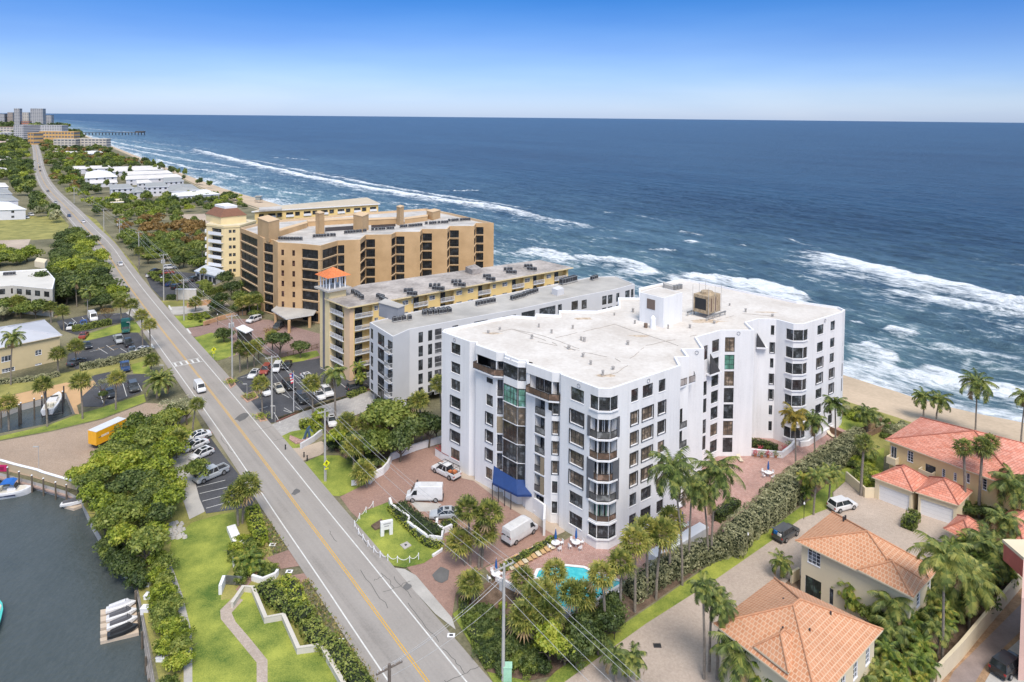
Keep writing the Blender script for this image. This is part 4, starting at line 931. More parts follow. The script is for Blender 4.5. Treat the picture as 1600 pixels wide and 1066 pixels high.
for k in range(5):
 x, y = 772+k*9.3, 762+k*5.2; c = P2(x, y); t = MB(); e = VR
 pts = [(c.x-e.x*.0, c.y, 0)]+[(c.x+UR.x*1.2*math.cos(a), c.y+UR.y*1.2*math.cos(a), 1.0+.9*math.sin(a)) for a in [i*.52 for i in range(7)]]
 t.path(pts[1:], .045, .045, DARKF, 5); tag(t.build('arched_rail'), 'black arched handrails standing under the blue awning', 'rail', 'arched rails under the awning')
WHW = WHITE
wall_line('entrance_wall', [(818, 790), (851, 815), (850, 838)], .35, 0, 2.6, WHITE, 'white wall screening the entrance steps beside the parked work van')
b = MB(); q = [P2(x, y) for x, y in ((868, 842), (900, 860), (936, 884), (953, 890), (1000, 860), (1054, 800))];
# ---------------------------------------------------------------- other buildings
YEL = M('yellow_stucco', (.80, .585, .25), .85, .06, .3); YEL2 = M('pale_yellow_stucco', (.78, .63, .36), .85, .06, .3); PEACH = M('peach_stucco', (.74, .52, .33), .85, .05, .3)
TANB = M('tan_stucco', (.50, .325, .165), .85, .07, .2, c2=(.57, .38, .205)); TANC = M('tan_coping', (.62, .45, .28), .85, .05)
GREYW = M('pale_grey_stucco', (.62, .615, .625), .8, .04, .3); GREYR = M('grey_membrane_roof', (.36, .345, .325), .85, .12, .15, c2=(.45, .43, .40), bump=.1)
YROOF = M('stained_gravel_roof', (.30, .265, .245), .9, .25, .12, c2=(.44, .40, .37), bump=.2, fine=1.2)
TROOF = M('pale_gravel_roof', (.42, .40, .38), .9, .15, .2, c2=(.52, .5, .48))
ACM = M('condenser_grey', (.22, .23, .24), .6, .3, 4); ACT = M('condenser_fan', (.03, .03, .035), .6, .2)
def ac_mesh():
 b = MB(); b.box(-.42, .42, -.42, .42, .25, 1.15, ACM);
 for k in range(12): pass
 b.tube((0, 0, 1.15), (0, 0, 1.19), .34, .34, ACT, 10); b.box(-.5, .5, -.5, -.42, .12, .25, CONC); b.box(-.5, .5, .42, .5, .12, .25, CONC)
 for s_ in (-1, 1): b.box(s_*.425-.006, s_*.425+.006, -.36, .36, .35, 1.05, ACT); b.box(-.36, .36, s_*.425-.006, s_*.425+.006, .35, 1.05, ACT)
 for x in (-.45, .45):
  for y in (-.46, .46): b.box(x-.04, x+.04, y-.03, y+.03, 0, .12, ACM)
 return b.build('air_conditioner', mesh_only=True)
ACME = ac_mesh()
def acs(bd, px0, px1, n, z, rows=1, sp=1.15, scale=1.0, jit=.1):
 a, c = P2(*px0, z), P2(*px1, z); e = (c-a).normalized(); nn = Vector((-e.y, e.x))
 for r_ in range(rows):
  for k in range(n):
   p = a.lerp(c, k/max(1, n-1))+nn*(r_*sp)
   o = bpy.data.objects.new('air_conditioner', ACME); COL.objects.link(o); o.parent = bd.root
   o.location = (p.x-bd.off.x+rnd.uniform(-jit, jit), p.y-bd.off.y+rnd.uniform(-jit, jit), z); o.rotation_euler = (0, 0, math.atan2(e.y, e.x)); o.scale = (scale,)*3
def simple_walls(bd, OCp, R, mat, hol, z0=0, depth=.18, rev=None, name='wall', inner=True, skip=()):
 b = MB(); n = len(OCp)
 for i in range(n):
  if i in skip: continue
  wall_panel(b, OCp[i], OCp[(i+1) % n], z0, R, hol.get(i, []), mat, depth, rev)
 bd.add(name, b)
def flat_roof(bd, poly, z, th, over, mat, edge, name='roof'):
 b = MB(); o = offset(poly, -over) if over else poly; b.prism(o, z, z+th, edge, top=mat); return bd.add(name, b)
def hip_roof(bd, c, ze, zr, mat, over=.6, ridge=.35, edge=None, name='roof', th=.18, cap=None, axis=None):
 """c: four eave corners in order; ridge runs between the midpoints of sides 0-1 and 2-3 pulled in; uv in metres"""
 c = [Vector(p) for p in c]; b = MB(); L = ((c[1]-c[2]).length+(c[3]-c[0]).length)/2; W = ((c[0]-c[1]).length+(c[2]-c[3]).length)/2
 m0 = (c[0]+c[1])/2; m1 = (c[2]+c[3])/2; e = (m1-m0).normalized(); t = min(W/2, L/2-.01); r0_ = m0+e*t; r1_ = m1-e*t
 zr_ = zr
 def q(pts):
  a = Vector(pts[0]); d = (Vector(pts[1])-a); d.z = 0; d.normalize(); n_ = (Vector(pts[1])-a).cross(Vector(pts[2])-a).normalized(); v = n_.cross(d)
  b.face(pts, mat, uv=[((Vector(p)-a).dot(d)+50, (Vector(p)-a).dot(v)+50) for p in pts])
 A, B, C, D = [(p.x, p.y, ze) for p in c]; R0 = (r0_.x, r0_.y, zr_); R1 = (r1_.x, r1_.y, zr_)
 q([A, B, R0]); q([B, C, R1, R0]); q([C, D, R1]); q([D, A, R0, R1])
 o = bd.add(name, b)
 cap = M('tile_ridge', (.50, .25, .14), .85, .15, 2) if mat.name == 'orange_barrel_tile' else (cap or mat)
 f = MB(); f.prism([tuple(p) for p in c], ze-th, ze-.01, edge or WHITE2); fa = f.build('fascia'); fa.parent = o
 k = MB(); cm = cap or mat
 for p, r_ in ((A, R0), (B, R0), (C, R1), (D, R1), (R0, R1)): k.tube((p[0], p[1], p[2]+.05), (r_[0], r_[1], r_[2]+.05), .11, .11, cm, 6)
 kk = k.build('ridge_tiles'); kk.parent = o
 return o
# ---- grey-white building -------------------------------------------------
RG_ = 17.0; gp = [(577.5, 503.8), (613.8, 526.2), (640, 514.5), (735, 496.5), (811, 483), (905, 463), (960, 452.5), (992, 444), (962, 431.5), (923, 433), (642, 488)]
GO = [P2(x, y, RG_) for x, y in gp]; gc = sum(GO, Vector((0, 0)))/len(GO)
grey = Bld('apartment_block', 'pale grey five storey block on stilts with grey flat roof, left of the white condominium', 'apartment building', gc)
hol = {}; wins = []
def gcol(i, x0, x1, y, rows, h, nx=2, nz=1, nm='window', g=None, sill=False):
 A, B = GO[i], GO[(i+1) % len(GO)]; s0, s1 = wallhit(A, B, x0, y)[0], wallhit(A, B, x1, y)[0]
 for zt in rows: hol.setdefault(i, []).append((s0, s1, zt-h, zt)); wins.append((i, s0, s1, zt-h, zt, nx, nz, nm, g or GLASS, sill))
GR = [15.9, 12.9, 9.9, 6.9, 3.95]
gcol(0, 590, 600.5, 525, [16.0, 12.95, 9.9, 6.85, 4.9], 2.55, 2, 1, 'tall_window')
gcol(0, 579, 583, 515, GR, 2.3, 1, 1, 'edge_window')
for xa, xb in ((654, 661), (669, 675.5)): gcol(2, xa, xb, 520, GR, 2.3, 2, 1, 'slim_window')
for xa, xb in ((679.5, 690), (707, 716)): gcol(2, xa, xb, 515, GR, 2.3, 2, 1, 'balcony_opening', MG('screened_glass', (.1, .1, .11), .3))
for xa, xb in ((741, 762), (785, 806)): gcol(3, xa, xb, 500, [15.9, 12.9], 1.9, 3, 1, 'balcony_opening', M('grey_shade', (.2, .2, .21), .8))
for xa, xb in ((815, 836), (843, 868), (872, 878), (893, 903)): gcol(4, xa, xb, 478, [16.0, 12.9], 2.2, 3 if xb-xa > 10 else 1, 1, 'balcony_opening')
for xa, xb in ((909, 917), (941, 948), (950, 957)): gcol(5, xa, xb, 462, [15.8, 12.7], 2.3, 1, 1, 'slim_window')
for xa, xb in ((963, 968), (977, 984), (986, 990)): gcol(6, xa, xb, 452, [15.8, 12.7], 2.3, 1, 1, 'slim_window')
simple_walls(grey, GO, RG_, GREYW, hol, z0=2.3)
b = MB(); b.prism(offset([tuple(p) for p in GO], .15), 2.3, 2.5, CONC); grey.add('floor_slab', b)
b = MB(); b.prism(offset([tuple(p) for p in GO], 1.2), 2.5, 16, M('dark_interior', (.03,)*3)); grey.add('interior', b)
for (i, s0, s1, z0, z1, nx_, nz_, nm, g, sl) in wins: window(grey, GO[i], GO[(i+1) % len(GO)], s0, s1, z0, z1, nx_, nz_, g, name=nm, sill=False, out=-.15)
parapet_roof(grey, [tuple(p) for p in GO], RG_, GREYR, .3, .15, cap=GREYW)
for k in range(12):   # stilts
 p = GO[1].lerp(GO[2], k/2) if k < 3 else (GO[2].lerp(GO[4], (k-3)/4) if k < 8 else GO[0].lerp(GO[1], (k-8)/3)); c = p+(gc-p).normalized()*1.0
 b = MB(); b.prism([(c.x-.25, c.y-.25), (c.x+.25, c.y-.25), (c.x+.25, c.y+.25), (c.x-.25, c.y+.25)], 0, 2.3, GREYW); grey.add('stilt', b)
A, B = GO[0], GO[1]; L = (B-A).length
for zt in GR:    # corner balconies
 s0 = wallhit(A, B, 606.5, 530)[0]; zb = zt-2.4
 t = MB(); wbox(t, A, B, s0, L+.0, zb-.15, zb, .01, .9, WHITE2); grey.add('balcony_slab', t)
 railing(grey, [Vector(wl(A, B, s0, 0, .05)[:2]), Vector(wl(A, B, s0, 0, .85)[:2]), Vector(wl(A, B, L, 0, .85)[:2]), Vector(wl(A, B, L, 0, .05)[:2])], zb, 1.05, bar=GREYW, solid=ACM, name='balcony_railing')
 window(grey, A, B, s0+.1, L-.1, zb, zt-.1, 2, 1, GLASS, out=.02, name='balcony_door', sill=False)
 A2, B2 = GO[2], GO[3]; s0 = wallhit(A2, B2, 679.5, 515)[0]; s1 = wallhit(A2, B2, 690, 515)[0]
 railing(grey, [Vector(wl(A2, B2, s0, 0, .05)[:2]), Vector(wl(A2, B2, s1, 0, .05)[:2])], zb, 1.05, bar=GREYW, solid=ACM, name='balcony_railing')
zr = RG_-.15
q = [P2(x, y, zr) for x, y in ((592, 494), (622, 503), (632, 499), (602, 488))]; b = MB(); b.prism([tuple(p) for p in q], zr, zr+3.0, M('grey_metal_penthouse', (.27, .28, .31), .6, .08)); b.prism(offset([tuple(p) for p in q], -.15), zr+3.0, zr+3.15, GREYR); grey.add('penthouse', b)
q = [P2(x, y, zr) for x, y in ((862, 460), (871, 463), (881, 460), (873, 456))]; b = MB(); b.prism([tuple(p) for p in q], zr, zr+1.6, GREYW); grey.add('roof_hatch', b)
acs(grey, (616, 503), (640, 500), 4, zr); acs(grey, (664, 493), (703, 489), 6, zr, 2); acs(grey, (746, 478), (771, 473), 6, zr); acs(grey, (801, 469), (818, 464), 5, zr); acs(grey, (819, 463), (838, 457), 5, zr); acs(grey, (879, 445), (897, 440), 6, zr, scale=1.5, sp=1.5); acs(grey, (925, 438), (932, 436), 3, zr)
# ---- yellow building with bell tower ---------------------------------------
RY = 17.5; yp = [(506.9, 468), (543.8, 482.5), (895.6, 419.6), (842, 407.5), (561, 447)]
YO = [P2(x, y, RY) for x, y in yp]; YE = [Vector(p) for p in YO]; YO = [Vector(p) for p in offset([tuple(p) for p in YO], 1.0)]; yc = sum(YO, Vector((0, 0)))/5
yel = Bld('apartment_block', 'long yellow six storey block with stained flat roof and a small orange roofed bell tower', 'apartment building', yc)
YR = [RY-.45-2.9*k for k in range(6)]; hol = {}; wins = []
A, B = YO[0], YO[1]; L = (B-A).length; A2, B2 = YO[1], YO[2]; L2 = (B2-A2).length
def ypx(i, x, y): return wallhit(YO[i], YO[i+1], x, y)[0]
balc = [(0, .4, L*.72)]
hol[0] = [(.4, L*.72, z-2.4, z) for z in YR]
bx_ = [(554, 582, 490), (646, 668, 465), (688, 709, 458), (747, 766, 448), (800, 818, 440), (833, 850, 433), (866, 885, 428)]
wx_ = [(585, 591, 480), (629, 638, 470), (671, 680, 462), (713, 722, 455), (731, 740, 452), (770, 775, 445), (785, 793, 443), (820, 828, 437), (854, 861, 430), (610, 620, 476), (643, 645, 470)]
hol[1] = []
for x0, x1, y in bx_:
 s0, s1 = ypx(1, x0, y), ypx(1, x1, y)
 hol[1] += [(s0, s1, z-2.4, z) for z in YR]; balc.append((1, s0, s1))
for x0, x1, y in wx_:
 s0, s1 = ypx(1, x0, y), ypx(1, x1, y)
 for z in YR[:5]: hol[1].append((s0, s1, z-1.5, z-.35)); wins.append((1, s0, s1, z-1.5, z-.35))
simple_walls(yel, YO, RY, YEL, hol, depth=1.3)
for (i, s0, s1) in balc:
 for z in YR:
  if s0 > 60 and z < YR[3]: continue
  zb = z-2.4; t = MB(); wbox(t, YO[i], YO[i+1], s0, s1, zb-.12, zb, -1.2, .35, WHITE2); sl = yel.add('balcony_slab', t)
  r_ = railing(yel, [Vector(wl(YO[i], YO[i+1], s0, 0, .3)[:2]), Vector(wl(YO[i], YO[i+1], s1, 0, .3)[:2])], zb, 1.05, bar=WHITE2, solid=WHITE2, name='balcony_railing')
  m_ = s0+(s1-s0)*.55; window(yel, YO[i], YO[i+1], s0+.05, m_, zb, z, 2, 1, GLASS, out=-1.25, name='balcony_door', sill=False)
  b = MB(); b.face([wl(YO[i], YO[i+1], m_, zb, -1.25), wl(YO[i], YO[i+1], s1, zb, -1.25), wl(YO[i], YO[i+1], s1, z, -1.25), wl(YO[i], YO[i+1], m_, z, -1.25)], YEL); yel.add('recess_wall', b)
for (i, s0, s1, z0, z1) in wins: window(yel, YO[i], YO[i+1], s0, s1, z0, z1, 2, 2, MG('pale_window_glass', (.16, .17, .18), .2), frame=WHITE2, out=-.12, name='window', sill=False)
b = MB(); s0 = L*.74; wbox(b, A, B, s0, L, 0, RY-.02, .003, .06, PEACH); wbox(b, A2, B2, -.05, ypx(1, 553, 490)-.1, 0, RY-.02, .003, .06, PEACH); yel.add('corner_pier', b)
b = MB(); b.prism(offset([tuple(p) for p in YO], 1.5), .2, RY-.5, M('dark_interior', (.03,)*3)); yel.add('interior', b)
b = MB(); b.prism([tuple(p) for p in YE], RY, RY+.3, YEL2, top=YROOF); yel.add('roof', b)
zr = RY+.3
for (x0, y0, x1, y1) in ((591, 466, 600, 470), (634, 458, 646, 460), (673, 450, 688, 452), (707, 444, 722, 446), (757, 427+8, 768, 437), (789, 424, 802, 426), (821, 419, 833, 421), (552, 459, 562, 465)):
 acs(yel, (x0, y0), (x1-3, y1-2), 3, zr, 1); acs(yel, (x0+5, y0+4), (x1+3, y1+3), 3, zr, 1)
q = [P2(x, y, zr) for x, y in ((727, 425), (738, 430), (752, 427), (742, 421))]; b = MB(); b.prism([tuple(p) for p in q], zr, zr+1.5, YROOF); yel.add('roof_hatch', b)
tb = P2(500, 573); e = (B-A).normalized(); n_ = Vector((-e.y, e.x)); TB = [tb, tb+e*4.6, tb+e*4.6+n_*4.6, tb+n_*4.6]
TBt = [tuple(p) for p in TB]; b = MB(); b.prism(TBt, 0, 19.6, YEL2)
wbox(b, TB[0], TB[1], 1.5, 2.5, 0, 19.3, .003, .07, M('grey_stripe', (.17, .165, .19), .8)); tw = yel.add('bell_tower', b)
def sub(b, nm, par): o = b.build(nm); o.parent = par; return o
b = MB(); b.prism(offset(TBt, -1.0), 19.6, 20.0, CONC); sub(b, 'tower_slab', tw)
ctr = sum(TB, Vector((0, 0)))/4
for k in range(12):
 s_ = k % 3; side = k//3; p = TB[side].lerp(TB[(side+1) % 4], s_/3); p = ctr+(p-ctr)*.93; b = MB(); b.tube((p.x, p.y, 20), (p.x, p.y, 22.6), .17, .15, WHITE2, 8); sub(b, 'column', tw)
b = MB(); b.prism(offset(TBt, .15), 22.6, 23.0, WHITE2); sub(b, 'arcade_beam', tw)
OR = MBRICK('orange_roof_tile', (.72, .20, .06), (.8, .26, .09), (.4, .1, .04), .3, .35, .03, uv=True)
ev = offset(TBt, -.9); b = MB()
for k in range(4):
 a, c = ev[k], ev[(k+1) % 4]; b.face([(*a, 23.0), (*c, 23.0), (ctr.x, ctr.y, 24.9)], OR, uv=[(0, 0), (6, 0), (3, 3.5)])
b.face([(*p, 23.0) for p in ev][::-1], WHITE2); sub(b, 'tower_roof', tw)
# ---- tan brown building with angled balconies --------------------------------
RT = 23.5
tp = [(375, 356), (402.6, 367), (411, 372), (427, 375), (434, 379), (470.5, 381), (501, 384), (528, 376), (563, 374.5), (572, 367), (611.6, 366.5), (618.9, 362.6), (656.5, 362.6), (660, 358), (699, 358), (703, 353.4), (741, 353.4), (744, 348.6), (771.6, 348.6), (700, 332), (665, 326), (560, 333), (470, 341), (420, 345)]
TO = [P2(x, y, RT) for x, y in tp]; tcn = sum(TO, Vector((0, 0)))/len(TO)
tan = Bld('apartment_block', 'big tan brown block with saw-tooth facade of dark screened balconies and rooftop towers', 'apartment building', tcn)
TR = [22.0-3.15*k for k in range(6)]+[3.1]; hol = {}; DG = MG('dark_screen', (.018, .02, .023), .3, .5)
spans = [(0, 377, 402, 365), (2, 411.5, 426, 374), (5, 471.5, 500.5, 383), (6, 501.5, 527.5, 380), (7, 527, 538, 376), (9, 564, 586, 371), (10, 612, 622, 366)]
hol[0] = [(.5, (TO[1]-TO[0]).length-.3, z-2.65, z) for z in TR]
L = lambda i: (TO[i+1]-TO[i]).length
hol[2] = [(.4, L(2)-.2, z-2.65, z) for z in TR]
hol[5] = [(.3, L(5)-.01, z-2.65, z) for z in TR]; hol[6] = [(.01, L(6)-.2, z-2.65, z) for z in TR]
bal = {0, 2, 5, 6}
for i, x1, y in ((7, 538, 376), (9, 586, 371), (11, 632, 366), (13, 675, 361), (15, 717, 356), (17, 755.5, 352)):
 A, B = TO[i], TO[i+1]; s1 = wallhit(A, B, x1, y)[0]
 hol[i] = [(.02, s1, z-2.65, z) for z in TR]
 if i > 7: hol[i-1] = [(.15, L(i-1)-.02, z-2.65, z) for z in TR]
hol[4] = [(L(4)*a, L(4)*a+.9, z-2.3, z-.6) for z in TR for a in (.15, .62)]
simple_walls(tan, TO, RT, TANB, hol, depth=.9)
for i, hs in hol.items():
 for (s0, s1, z0, z1) in hs:
  if i == 4: window(tan, TO[4], TO[5], s0, s1, z0, z1, 1, 2, MG('red_brown_glass', (.06, .03, .025)), out=-.15, name='small_window', sill=False); continue
  t = MB(); A, B = TO[i], TO[i+1]
  t.face([wl(A, B, s0, z0, -.25), wl(A, B, s1, z0, -.25), wl(A, B, s1, z1, -.25), wl(A, B, s0, z1, -.25)], DG)
  for c in [s0+(s1-s0)*k/4 for k in range(1, 4)]: wbox(t, A, B, c-.03, c+.03, z0, z1, -.24, -.18, DARKF)
  wbox(t, A, B, s0, s1, z0+1.0, z0+1.08, -.24, -.18, DARKF)
  wbox(t, A, B, s0-.02, s1+.02, z0-.16, z0+.02, -.2, .12, TANC)
  tan.add('screened_balcony', t)
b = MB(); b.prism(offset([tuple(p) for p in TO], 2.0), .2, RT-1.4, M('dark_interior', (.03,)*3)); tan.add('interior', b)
parapet_roof(tan, [tuple(p) for p in TO], RT, TROOF, .35, .8, cap=TANC)
zr = RT-.8
def tbox(pl, h, nm='roof_tower', z=None, cap=True):
 z = zr if z is None else z; q = [P2(x, y, z) for x, y in pl]
 if len(q) == 3: q.append(q[0]+q[2]-q[1])
 q = [tuple(p) for p in q]; b = MB(); b.prism(q, z, z+h, TANB)
 if cap: b.prism(offset(q, -.12), z+h, z+h+.2, TANC)
 return tan.add(nm, b)
tbox([(402.6, 371), (420, 379), (436.6, 374)], 6.2); tbox([(493, 365), (499, 367.5), (507, 365.5)], 7.0); tbox([(552, 360), (566, 364), (576, 359)], 5.4); tbox([(619.6, 351), (625, 353), (631, 350.5)], 6.5); tbox([(666.5, 342), (676, 344.5), (688, 341)], 3.0)
tbox([(480, 354), (556, 349), (556, 346.5), (480, 351)], 1.6, 'roof_wall'); tbox([(576, 352), (620, 350), (620, 347.5), (576, 349.5)], 1.8, 'roof_wall'); tbox([(430, 372), (480, 356), (480, 353), (430, 368)], 1.6, 'roof_wall'); tbox([(632, 350), (668, 345), (668, 342.5), (632, 347.5)], 1.6, 'roof_wall')
b = MB(); q = [P2(x, y, zr) for x, y in ((508, 362), (552, 359), (552, 353), (508, 356))]; b.prism([tuple(p) for p in q], zr+.01, zr+.06, M('dark_well', (.04, .03, .03), .9)); tan.add('light_well', b)
b = MB(); q = [P2(x, y, zr) for x, y in ((580, 357), (618, 354), (618, 350), (580, 352))]; b.prism([tuple(p) for p in q], zr+.01, zr+.06, M('dark_well', (.04, .03, .03), .9)); tan.add('light_well', b)
for (x0, y0, x1, y1) in ((437, 375.5, 470, 376.5), (490, 372, 522, 370), (539, 366, 571, 363), (583, 361, 615, 359), (626, 356.5, 658, 354), (667, 351.5, 699, 349.5), (702, 347, 733, 345)): acs(tan, (x0, y0), (x1, y1), 8, zr, 1, jit=.25)
q = [P2(x, y, 3.6) for x, y in ((424, 486), (447, 500), (490, 493), (500, 479), (440, 473))]; b = MB(); b.prism([tuple(p) for p in q], 3.6, 3.9, M('white_canopy_edge', (.6, .6, .6)), top=GREYR); tan.add('entrance_canopy', b)
for k, (x, y) in enumerate(((431, 507), (452, 520), (484, 512))): p = P2(x, y); b = MB(); b.prism([(p.x-.35, p.y-.35), (p.x+.35, p.y-.35), (p.x+.35, p.y+.35), (p.x-.35, p.y+.35)], 0, 3.6, TANB); tan.add('canopy_post', b)
# ---- yellow tower with brown mansard, long wing behind ------------------------------
R6 = 19.0
m6 = [(322.6, 352.7), (350, 356), (374.5, 355), (400, 347), (345, 342)]
MO = [P2(x, y, R6) for x, y in m6]; mc = sum(MO, Vector((0, 0)))/5
man = Bld('apartment_block', 'yellow tower with white curved balconies and brown mansard penthouse left of the tan building', 'apartment building', mc)
hol = {0: [], 1: []}; YR6 = [R6-.6-3.0*k for k in range(6)]
LL0 = (MO[1]-MO[0]).length; LL1 = (MO[2]-MO[1]).length
hol[0] = [(LL0*.3, LL0*.85, z-2.2, z) for z in YR6]; hol[1] = [(LL1*.3, LL1*.48, z-1.5, z-.3) for z in YR6]+[(LL1*.55, LL1*.73, z-1.5, z-.3) for z in YR6]
simple_walls(man, MO, R6, YEL2, hol, depth=.6)
for z in YR6:
 A, B = MO[0], MO[1]; window(man, A, B, LL0*.3, LL0*.85, z-2.2, z, 3, 1, out=-.5, name='balcony_door', sill=False)
 t = MB(); wbox(t, A, B, LL0*.22, LL0*.95, z-2.4, z-1.15, .9, 1.05, WHITE2); wbox(t, A, B, LL0*.22, LL0*.95, z-2.4, z-2.2, .01, .9, WHITE2); man.add('balcony', t)
 t = MB(); A_, B_ = MO[4], MO[0]; l_ = (B_-A_).length; wbox(t, A_, B_, l_*.3, l_*.9, z-2.4, z-1.2, .01, 1.2, WHITE2); man.add('balcony', t)
 A, B = MO[1], MO[2]
 for a, c in ((.3, .48), (.55, .73)): window(man, A, B, LL1*a, LL1*c, z-1.5, z-.3, 1, 1, out=-.12, name='window', sill=False)
b = MB(); b.prism(offset([tuple(p) for p in MO], -.25), R6, R6+.7, YEL2, top=M('cream_roof', (.62, .55, .4), .8)); man.add('roof', b)
q = [P2(x, y, R6+.7) for x, y in ((322, 345), (345, 351.5), (385, 347.5), (362, 340))]; b = MB(); b.prism([tuple(p) for p in q], R6+.7, R6+3.6, YEL2); pen = man.add('penthouse', b)
lo = offset([tuple(p) for p in q], -.3); hi = offset([tuple(p) for p in q], 2.6); b = MB(); MR = M('brown_shingles', (.20, .095, .06), .9, .15, 1.2)
for k in range(4): b.face([(*lo[k], R6+3.6), (*lo[(k+1) % 4], R6+3.6), (*hi[(k+1) % 4], R6+6.4), (*hi[k], R6+6.4)], MR)
b.face([(*p, R6+3.6) for p in lo][::-1], WHITE2); sub(b, 'mansard_roof', pen); b = MB(); b.prism(hi, R6+6.38, R6+7.3, WHITE2); sub(b, 'roof_curb', pen)
wp = [(397, 336), (398, 331.5), (591, 319.5), (572, 310.5), (430, 324)]
WO = [P2(x, y, 18.5) for x, y in wp[1:]]; wc_ = sum(WO, Vector((0, 0)))/4
wing = Bld('apartment_wing', 'long low yellow wing with cream flat roof and white balconies behind the tan building', 'apartment building', wc_)
W0, W1 = WO[0], WO[1]; LW = (W1-W0).length; hol = {0: []}; its = []
for k in range(14):
 s0 = LW*(.03+k*.069); wd = 3.2 if k % 2 else 2.2
 for z in (17.4, 14.4, 11.4): hol[0].append((s0, s0+wd, z-1.9, z)); its.append((s0, s0+wd, z-1.9, z, k % 2))
simple_walls(wing, WO, 18.5, YEL, hol, depth=.8)
for s0, s1, z0, z1, kk in its:
 window(wing, W0, W1, s0, s1, z0, z1, 3, 1, out=-.5, name='window', sill=False)
 if kk: t = MB(); wbox(t, W0, W1, s0-.2, s1+.2, z0-.2, z0+.85, .3, .4, WHITE2); wing.add('balcony', t)
flat_roof(wing, [tuple(p) for p in WO], 18.5, .5, .8, M('cream_gravel_roof', (.52, .45, .35), .9, .12, .1), WHITE2)
t = MB(); q = [P2(x, y, 19) for x, y in ((405, 331), (440, 329), (440, 325), (405, 327))]; t.prism([tuple(p) for p in q], 19, 19.8, TROOF); wing.add('roof_box', t)
# ---- villas -------------------------------------------------------------------
TILEO = MBRICK('orange_barrel_tile', (.47, .205, .10), (.54, .26, .14), (.60, .38, .25), .42, .5, .06, uv=True, var=.14, bump=.6)
TILER = MBRICK('red_barrel_tile', (.56, .20, .13), (.68, .32, .24), (.36, .13, .09), .9, .38, .03, uv=True, var=.2, bump=.6)
CREAM = M('cream_stucco', (.70, .60, .43), .85, .05, .3); VYEL = M('villa_yellow_stucco', (.74, .56, .30), .85, .06, .3)
WPANE = MG('blue_grey_glass', (.06, .07, .085), .1)
def villa(nm, label, eave_px, ze, zr, wall, tile, cat='house'):
 c = [P2(x, y, ze) for x, y in eave_px]
 if area([tuple(p) for p in c]) < 0: raise Exception(nm)
 cc_ = sum(c, Vector((0, 0)))/4; v = Bld(nm, label, cat, cc_)
 v.E = c; v.W = [Vector(p) for p in offset([tuple(p) for p in c], .6)]; v.ze = ze; v.zr = zr; v.hol = {}; v.win = []; v.tile = tile; v.mat = wall
 return v
def vwin(v, i, x0, x1, y0, y1, nx=2, nz=3, glass=None, frame=None, nm='window', sill=True):
 A, B = v.W[i], v.W[(i+1) % 4]; s0 = wallhit(A, B, x0, (y0+y1)/2)[0]; s1 = wallhit(A, B, x1, (y0+y1)/2)[0]; z1 = wallhit(A, B, (x0+x1)/2, y0)[1]; z0 = wallhit(A, B, (x0+x1)/2, y1)[1]
 vw(v, i, s0, s1, max(.1, z0), min(v.ze-.25, z1), nx, nz, glass, frame, nm, sill)
def vw(v, i, s0, s1, z0, z1, nx=2, nz=3, glass=None, frame=None, nm='window', sill=True):
 v.hol.setdefault(i, []).append((s0, s1, z0, z1)); v.win.append((i, s0, s1, z0, z1, nx, nz, glass, frame, nm, sill))
def vdone(v, order=(0, 1, 2, 3), cap=None):
 simple_walls(v, v.W, v.ze-.18, v.mat, v.hol, depth=.15, rev=WHITE2)
 for (i, s0, s1, z0, z1, nx, nz, g, f, nm, sl) in v.win:
  if s1 > (v.W[(i+1) % 4]-v.W[i]).length or s0 < 0: continue
  window(v, v.W[i], v.W[(i+1) % 4], s0, s1, z0, z1, nx, nz, g or WPANE, frame=f or WHITE2, out=-.12, name=nm, sill=sl)
 return hip_roof(v, [v.E[k] for k in order], v.ze, v.zr, v.tile, edge=CREAM, cap=v.tile)
va = villa('villa', 'nearest cream villa with orange barrel tile hip roof at the bottom right', [(1115, 975), (1278, 1100), (1380, 984), (1210, 903)], 6.8, 9.9, CREAM, TILEO)
vwin(va, 0, 1119, 1140, 988, 1011, 3, 4, nm='front_window'); vw(va, 0, 6, 8.2, .4, 2.6, 2, 3); vw(va, 0, 11, 13, 3.8, 5.4, 2, 3)
LV = (va.W[2]-va.W[1]).length
for s_ in (.25, .45, .66, .88): vw(va, 1, LV*s_-.5, LV*s_+.5, 3.7, 5.9, 2, 4, nm='side_window'); vw(va, 1, LV*s_-.5, LV*s_+.5, .6, 2.6, 2, 4, nm='side_window')
ra = vdone(va, (0, 1, 2, 3))
vb = villa('villa', 'middle cream villa with orange barrel tile roof beside the grey car with its tailgate open', [(1242.5, 845), (1427.5, 934), (1466, 891), (1300, 800)], 6.8, 9.6, CREAM, TILEO)
vwin(vb, 0, 1262, 1282, 860, 883, 3, 4, nm='front_window'); vwin(vb, 0, 1258, 1283, 904, 934, 2, 1, MG('dark_green_glass', (.03, .045, .04)), DARKF, nm='patio_door', sill=False)
vwin(vb, 0, 1296, 1302, 920, 945, 1, 2, None, DARKF, nm='side_door', sill=False)
vw(vb, 0, 13, 14.4, 3.8, 5.8); vw(vb, 0, 19, 20.5, 3.8, 5.8); vw(vb, 1, 2.2, 3.2, 3.9, 6.0, 1, 4); vw(vb, 1, 5.5, 6.5, 3.9, 6.0, 1, 4); vw(vb, 1, 1.0, 4.2, .4, 3.0, 3, 1)
vdone(vb, (0, 1, 2, 3))
b = MB()
for x, y in ((1318, 812), (1321, 810)): p = P(x, y, 8.2); b = MB(); b.tube((p.x, p.y, 7.5), (p.x, p.y, 8.6), .12, .12, DARKF, 6); vb.add('vent_pipe', b)
